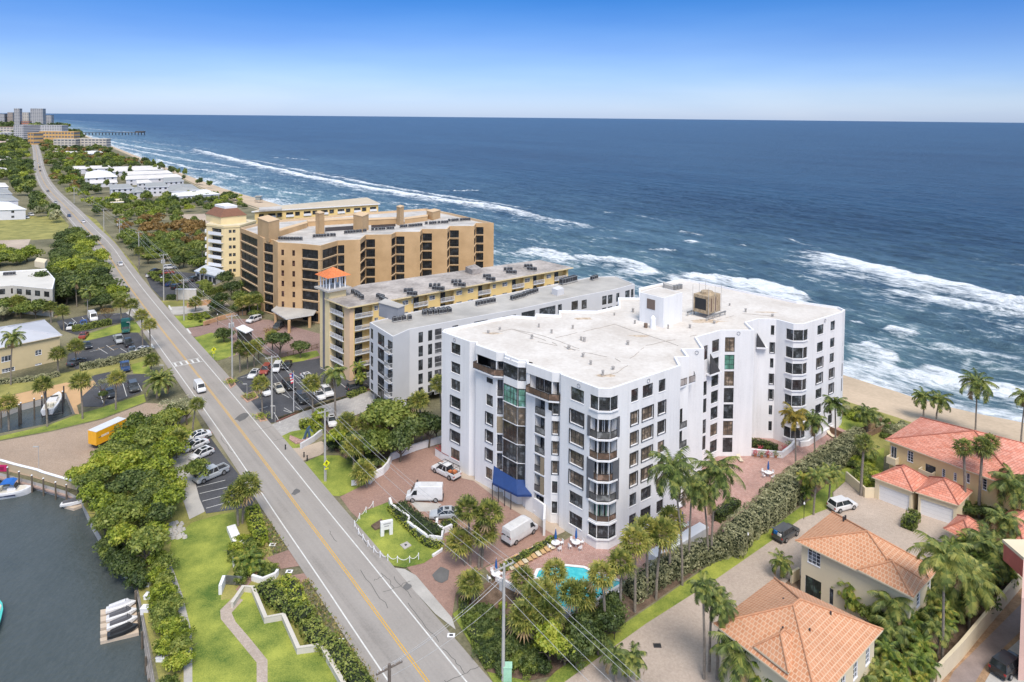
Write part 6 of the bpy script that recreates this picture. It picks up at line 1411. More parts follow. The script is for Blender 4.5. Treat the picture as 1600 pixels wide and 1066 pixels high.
PL = [
 ('sabal', (718, 846), (727, 884), 'short cabbage palm at the left of the cluster beside the parked white work van'),
 ('sabal', (730, 796), (735, 883), 'tallest cabbage palm of the cluster beside the silver car'),
 ('sabal', (757, 832), (748, 888), 'lower right cabbage palm of the cluster near the parked work van'),
 ('sabal', (764, 803), (753, 887), 'upper right cabbage palm of the cluster in the condo drive'),
 ('sabal', (735, 912), (739, 946), 'round cabbage palm at the drive corner left of the pool'),
 ('sabal', (817, 906), (822, 945), 'cabbage palm over the left end of the pool'),
 ('sabal', (867, 893), (866, 940), 'cabbage palm standing in front of the middle of the pool'),
 ('sabal', (835, 930), (838, 985), 'cabbage palm left of the concrete pole line below the pool'),
 ('sabal', (818, 966), (832, 1008), 'cabbage palm just right of the concrete pole'),
 ('sabal', (860, 958), (860, 1006), 'cabbage palm right of the pole palm, below the pool corner'),
 ('sabal', (893, 926), (905, 987), 'leaning cabbage palm over the lower corner of the pool'),
 ('sabal', (850, 925), (852, 968), 'cabbage palm at the lower left edge of the pool'),
 ('sabal', (912, 930), (930, 978), 'cabbage palm over the right edge of the pool'),
 ('sabal', (940, 897), (945, 990), 'tall cabbage palm in front of the pool right end'),
 ('sabal', (970, 878), (969, 975), 'cabbage palm between the pool and the dark shrubs'),
 ('sabal', (992, 847), (992, 957), 'tall cabbage palm at the foot of the white building corner'),
 ('sabal', (1010, 828), (1011, 932), 'cabbage palm second from the right in the row by the pool'),
 ('sabal', (1035, 833), (1025, 936), 'rightmost cabbage palm of the row, by the white planter box'),
 ('cocobig', (1051, 733), (1066, 915), 'tall coconut palm leaning left before the white building'),
 ('coco', (1081, 755), (1076, 888), 'coconut palm in the middle of the tall trio on the hedge'),
 ('cocobig', (1120, 737), (1111, 877), 'tall coconut palm at the right of the trio on the hedge'),
 ('coco', (1098, 770), (1106, 880), 'lower coconut palm tucked between the trio'),
 ('yellow', (1240, 648), (1243, 730), 'coconut palm with yellow orange fronds by the terrace'),
 ('coco', (1270, 655), (1273, 722), 'thin coconut palm right of the yellow one'),
 ('coco', (1304, 630), (1305, 707), 'tall coconut palm in front of the seaward corner'),
 ('coco', (1354, 645), (1355, 678), 'short coconut palm on the dune lawn'),
 ('areca', (1255, 745), (1258, 790), 'leftmost young palm on the strip by the hedge'),
 ('coco', (1278, 742), (1271, 805), 'middle young palm on the lawn beside the hedge'),
 ('coco', (1298, 737), (1295, 790), 'right young palm on the lawn beside the hedge'),
 ('washingtonia', (1350, 690), (1345, 775), 'yellowish fan palm left of the garages'),
 ('coco', (1356, 700), (1354, 730), 'small palm behind the yellowish fan palm'),
 ('cocobig', (1528, 599), (1524, 675), 'tallest beach coconut palm behind the red tiled villa'),
 ('coco', (1443, 620), (1443, 651), 'left beach coconut palm of the pair behind the villa'),
 ('coco', (1470, 624), (1463, 655), 'right beach coconut palm of the pair behind the villa'),
 ('coco', (1602, 620), (1595, 697), 'beach coconut palm at the right border'),
 ('washingtonia', (1504, 698), (1507, 806), 'fan palm with dead skirt left of its neighbours before the beach villa'),
 ('washingtonia', (1546, 690), (1539, 792), 'fan palm with dead skirt at the right before the beach villa'),
 ('washingtonia', (1536, 698), (1529, 808), 'fan palm between the two others before the beach villa'),
 ('cocobig', (1584, 755), (1589, 828), 'big coconut palm by the yellow wall at the right border'),
 ('cocobig', (1512, 905), (1514, 985), 'dark coconut palm right of the long thin trunked one'),
 ('coco', (1568, 812), (1570, 862), 'coconut palm against the low red roof at the right'),
 ('coco', (1392, 940), (1394, 1000), 'coconut palm rising from the garden between the villas'),
 ('sabal', (1048, 812), (1046, 905), 'cabbage palm just left of the tall coconut trio'),
 ('cocobig', (1474, 870), (1472, 1037), 'big coconut palm with long thin trunk right of the middle villa'),
 ('cocobig', (1550, 860), (1557, 915), 'wide coconut palm near the red ledge'),
 ('coco', (1533, 838), (1530, 890), 'dark coconut palm beside the pavilion roof'),
 ('areca', (1317, 866), (1316, 932), 'yellow green palm against the wall of the middle villa'),
 ('areca', (1298, 912), (1302, 938), 'small drooping palm below the yellow green one'),
 ('coco', (1221, 878), (1220, 904), 'small palm on the drive corner left of the middle villa'),
 ('coco', (1098, 915), (1100, 1062), 'slender palm at the left of the clump beside the nearest villa'),
 ('coco', (1112, 925), (1108, 1050), 'slender palm in the middle of the clump beside the nearest villa'),
 ('coco', (1127, 945), (1120, 1062), 'slender palm at the right of the clump beside the nearest villa'),
 ('cocobig', (1157, 1018), (1157, 1090), 'dark green palm in front of the nearest villa'),
 ('areca', (1222, 1040), (1218, 1110), 'yellow green palm crown over the bottom edge by the nearest villa'),
 ('areca', (1195, 1050), (1195, 1110), 'palm crown at the bottom left of the nearest villa roof'),
 ('coco', (960, 1022), (962, 1070), 'left of the two small palms on the drive at the bottom'),
 ('coco', (988, 1026), (983, 1070), 'right of the two small palms on the drive at the bottom'),
 ('sabal', (307, 632), (301, 680), 'cabbage palm at the top of the small west parking lot'),
 ('sabal', (277, 686), (277, 716), 'bushy cabbage palm left of the parked white cars'),
 ('sabal', (369, 774), (372, 822), 'left cabbage palm at the lower end of the west parking lot'),
 ('sabal', (386, 760), (379, 818), 'right cabbage palm at the lower end of the west parking lot'),
 ('areca', (390, 872), (388, 890), 'short feathery palm among the shrubs by the brick walk'),
 ('date', (250, 594), (246, 622), 'big feathery date palm at the plaza corner'),
 ('sabal', (237, 563), (236, 582), 'short round cabbage palm above the date palm'),
 ('sabal', (181, 591), (181, 640), 'cabbage palm in front of the middle parking lot'),
 ('sabal', (126, 595), (129, 655), 'cabbage palm right of the boat lift'),
 ('sabal', (67, 601), (74, 667), 'cabbage palm before the boat lift'),
 ('sabal', (11, 630), (14, 672), 'cabbage palm at the left border above the plaza'),
 ('sabal', (117, 541), (119, 571), 'cabbage palm at the right end of the beige house'),
 ('sabal', (90, 553), (91, 587), 'yellowish cabbage palm against the beige house wall'),
 ('coco', (20, 526), (17, 602), 'thin coconut palm before the beige house'),
 ('sabal', (221, 493), (223, 541), 'left tall cabbage palm of the roadside pair'),
 ('sabal', (234, 507), (235, 551), 'right tall cabbage palm of the roadside pair'),
 ('sabal', (187, 474), (190, 507), 'cabbage palm on the grass island by the green truck'),
 ('sabal', (206, 476), (201, 506), 'cabbage palm near the driveway mouth'),
 ('sabal', (97, 486), (100, 517), 'cabbage palm behind the grey roof of the beige house'),
 ('sabal', (25, 470), (25, 494), 'cabbage palm below the dark round tree on the left'),
 ('sabal', (78, 480), (80, 505), 'greyish cabbage palm above the beige house roof'),
 ('coco', (136, 455), (137, 492), 'tall coconut palm above the upper parking lot'),
 ('coco', (118, 440), (120, 480), 'dark coconut palm among the trees above the upper lot'),
 ('sabal', (407, 600), (410, 648), 'cabbage palm between pole and parked cars in the east lot'),
 ('sabal', (487, 598), (489, 660), 'leafy palm in the middle of the east lot edge'),
 ('royal', (522, 583), (524, 662), 'big royal palm in front of the yellow building'),
 ('areca', (560, 572), (559, 608), 'yellow green palm at the foot of the yellow building'),
 ('sabal', (425, 526), (426, 552), 'cabbage palm near the brown canopy entrance'),
 ('sabal', (374, 543), (375, 582), 'left of the cabbage palms behind the crossing sign'),
 ('sabal', (386, 547), (387, 577), 'middle of the cabbage palms behind the crossing sign'),
 ('sabal', (397, 543), (397, 574), 'right of the cabbage palms behind the crossing sign'),
 ('sabal', (655, 625), (659, 698), 'thin cabbage palm before the stilts of the grey building'),
 ('sabal', (686, 600), (690, 665), 'cabbage palm squeezed between grey and white buildings'),
 ('sabal', (542, 660), (543, 700), 'tall cabbage palm left in the grove by the grey building'),
 ('sabal', (571, 660), (572, 702), 'orange tinged cabbage palm in the middle of the grove'),
 ('sabal', (552, 697), (553, 735), 'cabbage palm at the lower side of the grove'),
 ('sabal', (590, 668), (590, 705), 'cabbage palm at the right side of the grove'),
 ('sabal', (568, 736), (573, 762), 'low cabbage palm beside the drive wall'),
 ('sabal', (276, 437), (277, 471), 'cabbage palm in the middle of the upper right lot'),
 ('royal', (284, 390), (287, 418), 'royal palm above the upper right lot'),
 ('royal', (316, 382), (317, 424), 'royal palm in front of the yellow tower balconies'),
 ('sabal', (318, 424), (318, 447), 'small palm beside the glass pavilion'),
 ('sabal', (217, 392), (217, 421), 'cabbage palm on the verge past the upper right lot'),
 ('sabal', (305, 472), (306, 487), 'low palm on the terrace above the front lawn'),
 ('sabal', (377, 473), (379, 493), 'left cabbage palm of the row before the tan building'),
 ('sabal', (389, 470), (390, 494), 'middle cabbage palm of the row before the tan building'),
 ('sabal', (402, 468), (403, 496), 'right cabbage palm of the row before the tan building'),
]
for kd, cr, ba, lb in PL:
 sc_ = {'sabal': 1.3, 'coco': 1.25, 'cocobig': 1.25, 'royal': 1.25, 'washingtonia': 1.35, 'yellow': 1.3, 'areca': 1.15}.get(kd, 1.1)
 if ba[1] < 520 and kd == 'sabal': sc_ = 1.35
 if 'pool' in lb and kd == 'sabal': sc_ = 1.12
 if kd == 'areca' and ba[0] > 1180: sc_ = 1.55
 if kd == 'date': sc_ = 1.45
 if 'small' in lb or 'young' in lb or 'slender' in lb: sc_ = .9
 palm(kd, cr, ba, lb, scale=sc_)
BT = [
 (60, 470, 5.5, 9, 'dark', 'big dark round tree left of the white roofed block'), (40, 488, 3.5, 6, 'dark', 'dark tree below the big round tree'),
 (168, 506, 3.6, 5.5, 'rust_bare', 'brownish half bare tree on the island by the white van'),
 (437, 562, 3.6, 7.5, 'dark', 'dark round tree in front of the brown canopy'), (404, 562, 2.2, 5.5, 'dark', 'narrow dark tree beside the entry steps'),
 (350, 535, 3.0, 4.2, 'dark', 'dark round bush behind the second lawn sign'), (338, 492, 3.0, 4.6, 'dark', 'dark tree above the tan sloping wall'), (396, 486, 3.6, 6.5, 'dark', 'dark tree left of the entrance canopy'), (376, 484, 3.2, 6.0, 'mid', 'green tree behind the parked white SUV'), (470, 560, 2.6, 4.6, 'dark', 'dark tree by the brown fence'), (345, 482, 3.4, 5.2, 'dark', 'dark tree behind the planted terrace'), (362, 470, 4, 7, 'dark', 'larger dark tree at the left foot of the tan building'), (352, 455, 4, 7, 'dark', 'dark tree between yellow tower and tan building'), (385, 462, 3.5, 6, 'mid', 'mid green tree at the foot of the tan building'),
 (307, 756, 2.6, 4.2, 'mid', 'small round tree over the parked silver pickup'),
 (292, 664, 3.6, 6, 'grey_bare', 'greyish half bare tree beside the road'), (270, 664, 3.6, 6, 'grey_bare', 'greyish half bare tree left of the first one by the road'), (160, 622, 2.4, 4.5, 'grey_bare', 'leafless grey tree by the middle parking lot'), (162, 634, 1.2, 3.2, 'dark', 'thin dark shrub tree beside the dark car'),
 (420, 535, 3.2, 4.5, 'rust_bare', 'pale bare tree beside the white roofed gatehouse'),
 (500, 666, 2.0, 3.5, 'bright', 'bright green shrub tree behind the statue bed'), (488, 640, 1.3, 5, 'bright', 'slim bright tree growing through the leafy palm'),
 (610, 700, 5.0, 9.5, 'mid', 'big green tree with white blossom before the grey building'), (640, 705, 4.2, 7, 'dark', 'dark tree right of the big green one'), (670, 700, 3.6, 6.5, 'dark', 'dark tree near the stilts'), (625, 722, 4, 6, 'dark', 'dark tree along the drive wall'), (590, 725, 4, 6.5, 'mid', 'tree behind the drive wall, left'), (560, 722, 3.4, 6, 'dark', 'dark tree under the cabbage palms by the pole'), (530, 705, 3, 5, 'bright', 'bright bushy tree behind the near pole'),
 (600, 690, 4.2, 8, 'dark', 'dark tree deep in the grove by the grey building'), (682, 690, 2.6, 5, 'mid', 'green tree at the corner of the white building'),
 (178, 724, 3.0, 4.6, 'mid', 'green tree hiding the lower side of the yellow truck'), (197, 708, 3.0, 5.0, 'bright', 'bright tree hiding the middle of the yellow truck'), (216, 692, 3.2, 5.2, 'mid', 'green tree hiding the cab of the yellow truck'), (858, 1040, 2.7, 4.6, 'bright', 'bright green round bush at the bottom near the pole'),
]
for x, y, r, h, kd, lb in BT: tree(x, y, r, h, kd, lb)
def scatter(poly_px, n, rmin, rmax, hf, kinds, label, group, mind=2.0, name='broadleaf_tree', seed=1, far=False, z=0):
 rr = random.Random(seed); poly = [P2(*p, z) for p in poly_px]; xs = [p.x for p in poly]; ys = [p.y for p in poly]; got = []; tries = 0
 while len(got) < n and tries < n*60:
  tries += 1; p = Vector((rr.uniform(min(xs), max(xs)), rr.uniform(min(ys), max(ys))))
  if not inpoly(p, poly): continue
  r = rr.uniform(rmin, rmax)
  if any((p-q).length < (r+s)*mind*.5 for q, s in got): continue
  if any((RC[k]-p).length < HW+1.8+r*.6 for k in range(0, len(RC))): continue
  got.append((p, r))
  kd = rr.choice(kinds)
  if far:
   cat = 'bush' if 'bush' in name or 'scrub' in name else 'tree'
   o = mkobj(name, crown_mesh(kd+'_far', rr.randrange(3))); tag(o, label, cat, group); o.location = (p.x, p.y, r*hf*.55+z); o.scale = (r, r*rr.uniform(.85, 1.15), r*hf*rr.uniform(.8, 1.2)); o.rotation_euler = (0, 0, rr.uniform(0, 6.28))
  else: tree(0, 0, r, r*hf, kd, label, group, name, world=Vector((p.x, p.y, 0)), z=z)
 return len(got)
MANG = [(126, 765), (150, 742), (180, 735), (205, 712), (226, 694), (262, 656), (282, 655), (274, 700), (264, 760), (280, 805), (258, 850), (246, 890), (214, 895), (190, 878), (162, 845), (140, 805)]
scatter(MANG, 50, 2.2, 4.0, 1.6, ['bright', 'bright', 'mid', 'bright', 'mid', 'dark'], 'one of the many leafy trees massed between the canal and the west parking lot', 'trees between canal and parking lot', 1.02, seed=3)
scatter([(160, 840), (190, 885), (214, 890), (225, 935), (206, 925), (170, 880)], 6, 1.8, 2.6, 1.3, ['dark', 'mid'], 'low tree hanging over the canal edge', 'trees overhanging the canal', .9, seed=5, z=-.8)
scatter([(240, 885), (256, 885), (270, 935), (285, 1000), (284, 1100), (262, 1100), (250, 1000)], 17, 1.2, 1.9, 1.3, ['bright', 'mid', 'bright'], 'leafy shrub in the strip between dock and concrete walk', 'shrubs between dock and walk', .85, 'leafy_shrub', seed=6)
scatter([(60, 455), (90, 440), (86, 415), (90, 385), (115, 372), (150, 372), (176, 395), (190, 432), (170, 455), (200, 485), (160, 488), (120, 478), (90, 480)], 48, 4.0, 6.2, 1.3, ['mid', 'dark', 'dark', 'bright'], 'one of the dense green trees left of the road before the dry field', 'trees left of the road', .85, seed=8)
scatter([(-40, 405), (40, 395), (45, 410), (0, 420), (-40, 430)], 10, 4, 5.5, 1.2, ['mid', 'bright'], 'one of the bushy trees below the dirt yard', 'trees below the dirt yard', .85, seed=9)
scatter([(-40, 500), (30, 490), (84, 486), (84, 498), (-40, 508)], 9, 2.5, 4, 1.5, ['mid', 'dark', 'grey'], 'one of the trees just behind the beige house', 'trees behind the beige house', .9, seed=10)
scatter([(200, 385), (250, 380), (318, 392), (318, 425), (262, 425), (215, 420)], 26, 3.4, 5.4, 1.35, ['dark', 'mid', 'mid'], 'one of the green trees above the upper right parking lot', 'trees above the upper right lot', .9, seed=11)
scatter([(178, 352), (230, 345), (318, 352), (318, 392), (240, 385), (195, 380)], 60, 3.2, 5.2, 1.0, ['rust', 'rust', 'mid', 'rust'], 'one of the orange brown scrubby trees left of the yellow tower', 'orange brown scrub trees', .8, far=True, name='scrub_tree', seed=12)
scatter([(135, 322), (170, 312), (262, 310), (345, 308), (350, 318), (330, 334), (262, 345), (190, 346), (150, 340)], 95, 3.2, 5.2, 1.05, ['mid', 'bright', 'mid', 'dark'], 'one of the green scrub bushes before the row of grey roofed houses', 'green scrub before the houses', .75, far=True, name='scrub_bush', seed=13)
scatter([(345, 306), (392, 318), (392, 328), (345, 325)], 14, 3, 4.5, 1.0, ['mid', 'bright', 'dark'], 'one of the low green bushes on the dune by the yellow tower', 'dune bushes by the tower', .8, far=True, name='scrub_bush', seed=14)
scatter([(85, 312), (90, 345), (104, 360), (60, 340), (40, 325), (50, 312)], 16, 3.5, 5, 1.3, ['mid', 'dark', 'grey'], 'one of the trees between the dry field and the road', 'trees by the dry field', .85, far=True, name='roadside_tree', seed=15)
scatter([(-30, 300), (-30, 245), (50, 238), (54, 262), (64, 290), (78, 305), (84, 322), (50, 322), (24, 300), (10, 283)], 150, 4.5, 8, 1.1, ['mid', 'dark', 'bright', 'dark'], 'one of the trees in the belt left of the far road', 'tree belt left of the far road', .75, far=True, name='roadside_tree', seed=16)
scatter([(66, 243), (110, 243), (170, 246), (236, 256), (196, 262), (110, 268), (132, 290), (168, 296), (170, 312), (135, 318), (100, 305), (78, 282), (68, 262)], 180, 4, 7.5, 1.1, ['mid', 'dark', 'bright', 'rust', 'mid'], 'one of the trees between the far road and the white roofed houses', 'trees between far road and houses', .78, far=True, name='garden_tree', seed=17)
scatter([(176, 254), (240, 256), (262, 264), (292, 276), (340, 300), (330, 300), (285, 282), (250, 268), (200, 262)], 40, 3, 4.6, 1.3, ['dark', 'dark', 'mid'], 'one of the dark trees on the dune beside the houses', 'dark dune trees', .8, far=True, name='dune_tree', seed=18)
scatter([(-40, 212), (40, 210), (46, 222), (50, 236), (-40, 245)], 90, 8, 14, 1.0, ['dark', 'mid'], 'one of the trees below the far white buildings at the left', 'far left trees', .75, far=True, name='distant_tree', seed=19)
scatter([(60, 224), (170, 234), (176, 242), (68, 241)], 60, 6, 10, .9, ['dark', 'mid', 'rust'], 'one of the trees at the foot of the pale far condominium', 'trees before the far condominium', .75, far=True, name='distant_tree', seed=20)
scatter([(104, 208), (122, 210), (134, 218), (122, 222)], 14, 9, 14, 1.0, ['dark'], 'one of the trees behind the orange far building near the pier', 'trees near the pier', .75, far=True, name='distant_tree', seed=21)
scatter([(86, 197), (104, 201), (100, 206), (60, 206), (-20, 206), (-20, 196)], 60, 14, 26, .9, ['dark', 'mid'], 'one of the trees at the foot of the skyline towers', 'trees below the skyline', .75, far=True, name='distant_tree', seed=22)
scatter([(80, 252), (250, 258), (300, 280), (160, 300), (110, 280)], 26, 2.6, 3.6, 2.2, ['dark', 'mid'], 'one of the palm like trees poking up between the white roofs', 'trees between the white roofs', 1.2, far=True, name='garden_tree', seed=23)
scatter([(1290, 890), (1330, 912), (1430, 945), (1500, 900), (1560, 890), (1575, 910), (1500, 985), (1440, 1050), (1400, 1040), (1370, 1000), (1310, 950)], 26, 1.8, 2.9, 1.5, ['dark', 'mid', 'dark'], 'one of the dense green shrubs between the two tiled villas', 'shrubs between the villas', .8, 'garden_shrub', seed=24)
ARP = random.Random(5)
for k, (x, y) in enumerate([(1345, 925), (1362, 905), (1380, 935), (1400, 925), (1420, 960), (1402, 985), (1395, 1010), (1425, 1000), (1440, 985), (1455, 960), (1440, 1030), (1475, 935), (1490, 965), (1480, 990), (1505, 945), (1520, 925), (1545, 930), (1530, 900), (1560, 900), (1385, 1050), (1410, 1060), (1375, 1075), (1500, 905), (1355, 950), (1465, 1010), (1488, 880), (1510, 872), (1525, 915), (1572, 905), (1450, 905), (1436, 925), (1330, 945), (1320, 920), (1345, 1090), (1440, 1062), (1400, 1090)]):
 palm('areca' if k % 3 else 'coco', (x+ARP.uniform(-3, 3), y-ARP.uniform(22, 34)), (x, y+14), 'one of the feathery palms packed in the garden between the villas', 'feathery palms between the villas', 1.0, name='garden_palm')
scatter([(1500, 805), (1530, 790), (1570, 800), (1560, 830), (1535, 835)], 5, 1.6, 2.4, 1.5, ['dark', 'mid'], 'dark shrub under the fan palms beside the beach villa', 'shrubs under the fan palms', .8, 'garden_shrub', seed=25)
scatter([(1325, 722), (1372, 712), (1374, 760), (1348, 765)], 12, 1.1, 1.7, 1.3, ['mid', 'dark', 'bright'], 'green shrub in the side yard left of the garages', 'side yard shrubs', .8, 'garden_shrub', seed=26)
scatter([(1318, 640), (1395, 660), (1430, 672), (1385, 690), (1370, 672), (1318, 650)], 18, 1.2, 2.0, .95, ['grey', 'mid', 'bright'], 'low seaside shrub on the dune beside the wooden walkway', 'dune shrubs', .8, 'dune_shrub', seed=27)
scatter([(880, 1022), (905, 985), (955, 975), (972, 985), (960, 1010), (900, 1045), (870, 1050)], 16, 1.4, 2.2, 1.7, ['dark'], 'dark dense shrub on the bank right of the pool palms', 'dark shrubs by the pool', .75, 'garden_shrub', seed=28)
scatter([(728, 955), (760, 960), (800, 990), (850, 1010), (850, 1050), (800, 1062), (765, 1035), (735, 985)], 28, 1.0, 1.7, 1.0, ['dark', 'dark', 'dark', 'mid'], 'dark shrub in the bed around the concrete pole', 'shrubs around the pole', .8, 'garden_shrub', seed=29)
scatter([(745, 935), (780, 940), (840, 968), (880, 990), (860, 1005), (800, 990), (760, 970)], 9, .7, 1.0, .9, ['grey', 'mid', 'bright'], 'leafy shrub in the bed below the pool wall', 'shrubs below the pool wall', .8, 'garden_shrub', seed=30)
scatter([(505, 690), (560, 690), (590, 715), (585, 745), (545, 725), (512, 712)], 16, 1.3, 2.2, 1.3, ['dark', 'mid', 'dark'], 'undergrowth shrub below the cabbage palm grove', 'grove undergrowth', .8, 'garden_shrub', seed=31)
scatter([(380, 480), (412, 488), (420, 500), (395, 500), (365, 492)], 8, 1.4, 2.4, 1.6, ['dark', 'mid'], 'dark shrub before the tan building entrance', 'shrubs before the tan building', .8, 'garden_shrub', seed=32)
scatter([(292, 492), (330, 490), (338, 500), (318, 506), (296, 500)], 12, .8, 1.3, 1.1, ['rust', 'mid', 'bright'], 'red and green shrub on the planted terrace', 'terrace shrubs', .8, 'garden_shrub', seed=33)
scatter([(228, 440), (246, 430), (262, 440), (330, 452), (340, 462), (290, 458)], 14, 1.4, 2.4, 1.5, ['dark', 'mid'], 'shrub around the upper right parking lot', 'shrubs by the upper right lot', .8, 'garden_shrub', seed=34)
scatter([(376, 842), (404, 850), (406, 870), (392, 905), (372, 915), (376, 890), (360, 870)], 22, .8, 1.4, 1.1, ['mid', 'bright', 'dark'], 'clipped shrub between the lawn and the brick walk', 'shrubs by the brick walk', .8, 'garden_shrub', seed=35)
scatter([(404, 885), (428, 884), (432, 898), (408, 905)], 7, .7, 1.1, 1.0, ['dark', 'mid'], 'dark shrub inside the white planter by the road', 'planter shrubs by the road', .8, 'garden_shrub', seed=36)
def hedge(px, wd, h, mat, label, seed=1, dens=42, leaf=.16, group=None, name='hedge'):
 rr = random.Random(seed); pts = smooth_line([P2(*p) for p in px], 1); o = thing(name, label, 'hedge', (pts[0].x, pts[0].y, 0), 0, group); of = pts[0]
 b = MB(); A_ = offs_line([p-of for p in pts], -wd*.36); B_ = offs_line([p-of for p in pts], wd*.36); b.prism([tuple(p) for p in A_]+[tuple(p) for p in B_[::-1]], 0, h*.84, M('hedge_core', (.02, .03, .012), .95)); b.build('dark_core', o)  # plain dark core block filling the hedge behind the leaf cards
 b = MB()
 for i in range(len(pts)-1):
  a, c = pts[i]-of, pts[i+1]-of; L_ = (c-a).length; e = (c-a).normalized(); n_ = Vector((e.y, -e.x)); N_ = int(L_*(wd+2*h)*dens)
  for k in range(N_):
   t = rr.uniform(-.15, L_+.15); u = rr.uniform(0, wd+2*h); bul = .16*math.sin(t*1.3+seed)+.12*math.sin(t*3.1)+rr.uniform(-.12, .08)
   if u < h: s_, z_, nn = -wd/2-bul*.6, u, Vector((-n_.x, -n_.y, .2))
   elif u < h+wd: s_, z_, nn = u-h-wd/2, h+bul-.12*(abs(u-h-wd/2)/(wd/2))**4, Vector((0, 0, 1))
   else: s_, z_, nn = wd/2+bul*.6, u-h-wd, Vector((n_.x, n_.y, .2))
   p = a+e*t+n_*s_; lq(b, Vector((p.x, p.y, max(.05, z_))), nn, leaf*rr.uniform(.6, 1.2), mat, rr)
  if i in (0, len(pts)-2):
   q, sg = (a, -1) if i == 0 else (c, 1)
   for k in range(int(wd*h*dens)): p = q+e*sg*(.05+rr.uniform(0, .15))+n_*rr.uniform(-wd/2, wd/2); lq(b, Vector((p.x, p.y, rr.uniform(0, h))), Vector((e.x*sg, e.y*sg, 0)), leaf, mat, rr)
 b.build('foliage', o); return o
hedge([(985, 935), (1030, 908), (1080, 882), (1136, 862)], 2.6, 2.3, LEAFG, 'grey green hedge below the white planter box, right of the pool', 1)
hedge([(1140, 868), (1158, 842), (1185, 822), (1215, 800), (1245, 772)], 3.4, 3.2, LEAFG, 'tall wavy grey green hedge left of the grey car with open tailgate', 2)
hedge([(1196, 792), (1232, 762), (1262, 742), (1300, 715), (1342, 690)], 2.2, 2.6, LEAFG, 'grey green hedge along the seaward terrace', 3)
hedge([(1262, 760), (1290, 742), (1330, 712), (1345, 700)], 2.6, 2.8, LEAFG, 'rounded outer hedge beside the young palms', 4)
hedge([(1120, 815), (1150, 795)], 1.6, 1.6, LEAFD, 'dark clipped hedge behind the black terrace fence', 5)
hedge([(1176, 698), (1192, 701), (1212, 708)], 1.2, 1.5, LEAFD, 'dark hedge row on the private terrace with red plants', 6)
hedge([(412, 922), (436, 944), (462, 958), (480, 972)], 2.6, 1.1, LEAFM, 'mounded green hedge behind the zigzag white wall, upper part', 7)
hedge([(484, 980), (492, 1002), (518, 1014), (536, 1040), (560, 1072), (576, 1100)], 2.4, 1.0, LEAFM, 'green hedge behind the zigzag white wall, lower part', 8)
hedge([(440, 918), (455, 925), (468, 958)], 2.2, 1.3, LEAFY, 'bright green hedge nearest the brick landing', 9)
hedge([(394, 808), (400, 830), (408, 852)], 2.0, 1.8, LEAFY, 'bright green hedge above the white bench', 10)
hedge([(126, 579), (165, 572), (200, 563), (235, 553)], 1.6, 1.7, LEAFG, 'clipped grey green hedge between the two left parking lots', 11)
hedge([(114, 518), (140, 514), (172, 507)], 1.8, 1.6, LEAFM, 'rounded green hedge in front of the white van', 12)
hedge([(0, 600), (50, 596), (92, 588)], 1.2, 1.0, LEAFG, 'low hedge along the foot of the beige house', 13)
hedge([(300, 466), (325, 462), (352, 454)], 1.8, 2.0, LEAFM, 'green hedge beside the glass pavilion', 14)
hedge([(785, 893), (828, 868), (868, 846)], .9, .9, LEAFM, 'long thin planter hedge beside the work van', 15)
hedge([(610, 797), (630, 818), (655, 842), (672, 855), (692, 856)], 1.3, .8, LEAFY, 'yellow green hedge curving along the sign island wall', 16, leaf=.12)
hedge([(622, 796), (640, 812), (660, 826), (682, 842)], 2.6, 1.1, LEAFD, 'dark planting inside the zigzag planter of the sign island', 17)
hedge([(690, 824), (700, 824), (712, 822)], 1.5, .9, LEAFY, 'bright green planting in the small planter by the silver car', 18, leaf=.12)
hedge([(470, 670), (490, 665), (500, 680)], 1.6, 1.5, LEAFY, 'bright green hedge beside the statue bed', 19)
hedge([(1418, 828), (1428, 812)], 1.6, 1.4, LEAFM, 'square clipped hedge between the two garage doors', 20)
hedge([(545, 622), (570, 612)], 1.2, 1.0, LEAFM, 'low hedge at the end of the east parking lot', 21)
hedge([(436, 655), (470, 643), (545, 620)], .6, .35, M('brown_groundcover', (.13, .09, .05), .9, .3, 2), 'low brown ground cover strip along the grey paver drive', 22, leaf=.12)
hedge([(735, 925), (720, 950), (742, 1000), (765, 1045)], 1.2, .9, LEAFM, 'low hedge following the curb left of the concrete pole', 23)
hedge([(262, 468), (275, 468)], 1.5, 1.6, LEAFD, 'dark box hedge at the end of the upper right lot', 24)
def grass(name, polys, n, label, mats, hgt=.35):
 rr = random.Random(9); b = MB(); P_ = [[P2(*p) for p in q] for q in polys]
 for q in P_:
  xs = [p.x for p in q]; ys = [p.y for p in q]; k = 0; t = 0; m_ = int(n*abs(area([tuple(p) for p in q])))
  while k < m_ and t < m_*8:
   t += 1; p = Vector((rr.uniform(min(xs), max(xs)), rr.uniform(min(ys), max(ys))))
   if not inpoly(p, q): continue
   k += 1; a = rr.uniform(0, 6.28); w_ = rr.uniform(.12, .28); h_ = hgt*rr.uniform(.3, 1.0); dx, dy = math.cos(a)*w_, math.sin(a)*w_
   b.face([(p.x-dx, p.y-dy, .03), (p.x+dx, p.y+dy, .03), (p.x+rr.uniform(-.2, .2), p.y+rr.uniform(-.2, .2), .03+h_)], rr.choice(mats))
 o = b.build(name); struct(o, 'stuff', label, 'grass')
DG1 = M('straw_blade', (.30, .25, .10), .9, .2, 2); DG2 = M('green_blade', (.12, .18, .03), .9, .2, 2)
grass('verge_weeds', [[(404, 800), (420, 812), (452, 856), (416, 872), (410, 850)], [(462, 908), (486, 906), (520, 960), (556, 1010), (590, 1066), (560, 1080), (520, 1010), (476, 950)]], 16, 'tufts of dry grass and weeds along the left verge of the road', [DG1, DG1, DG2])
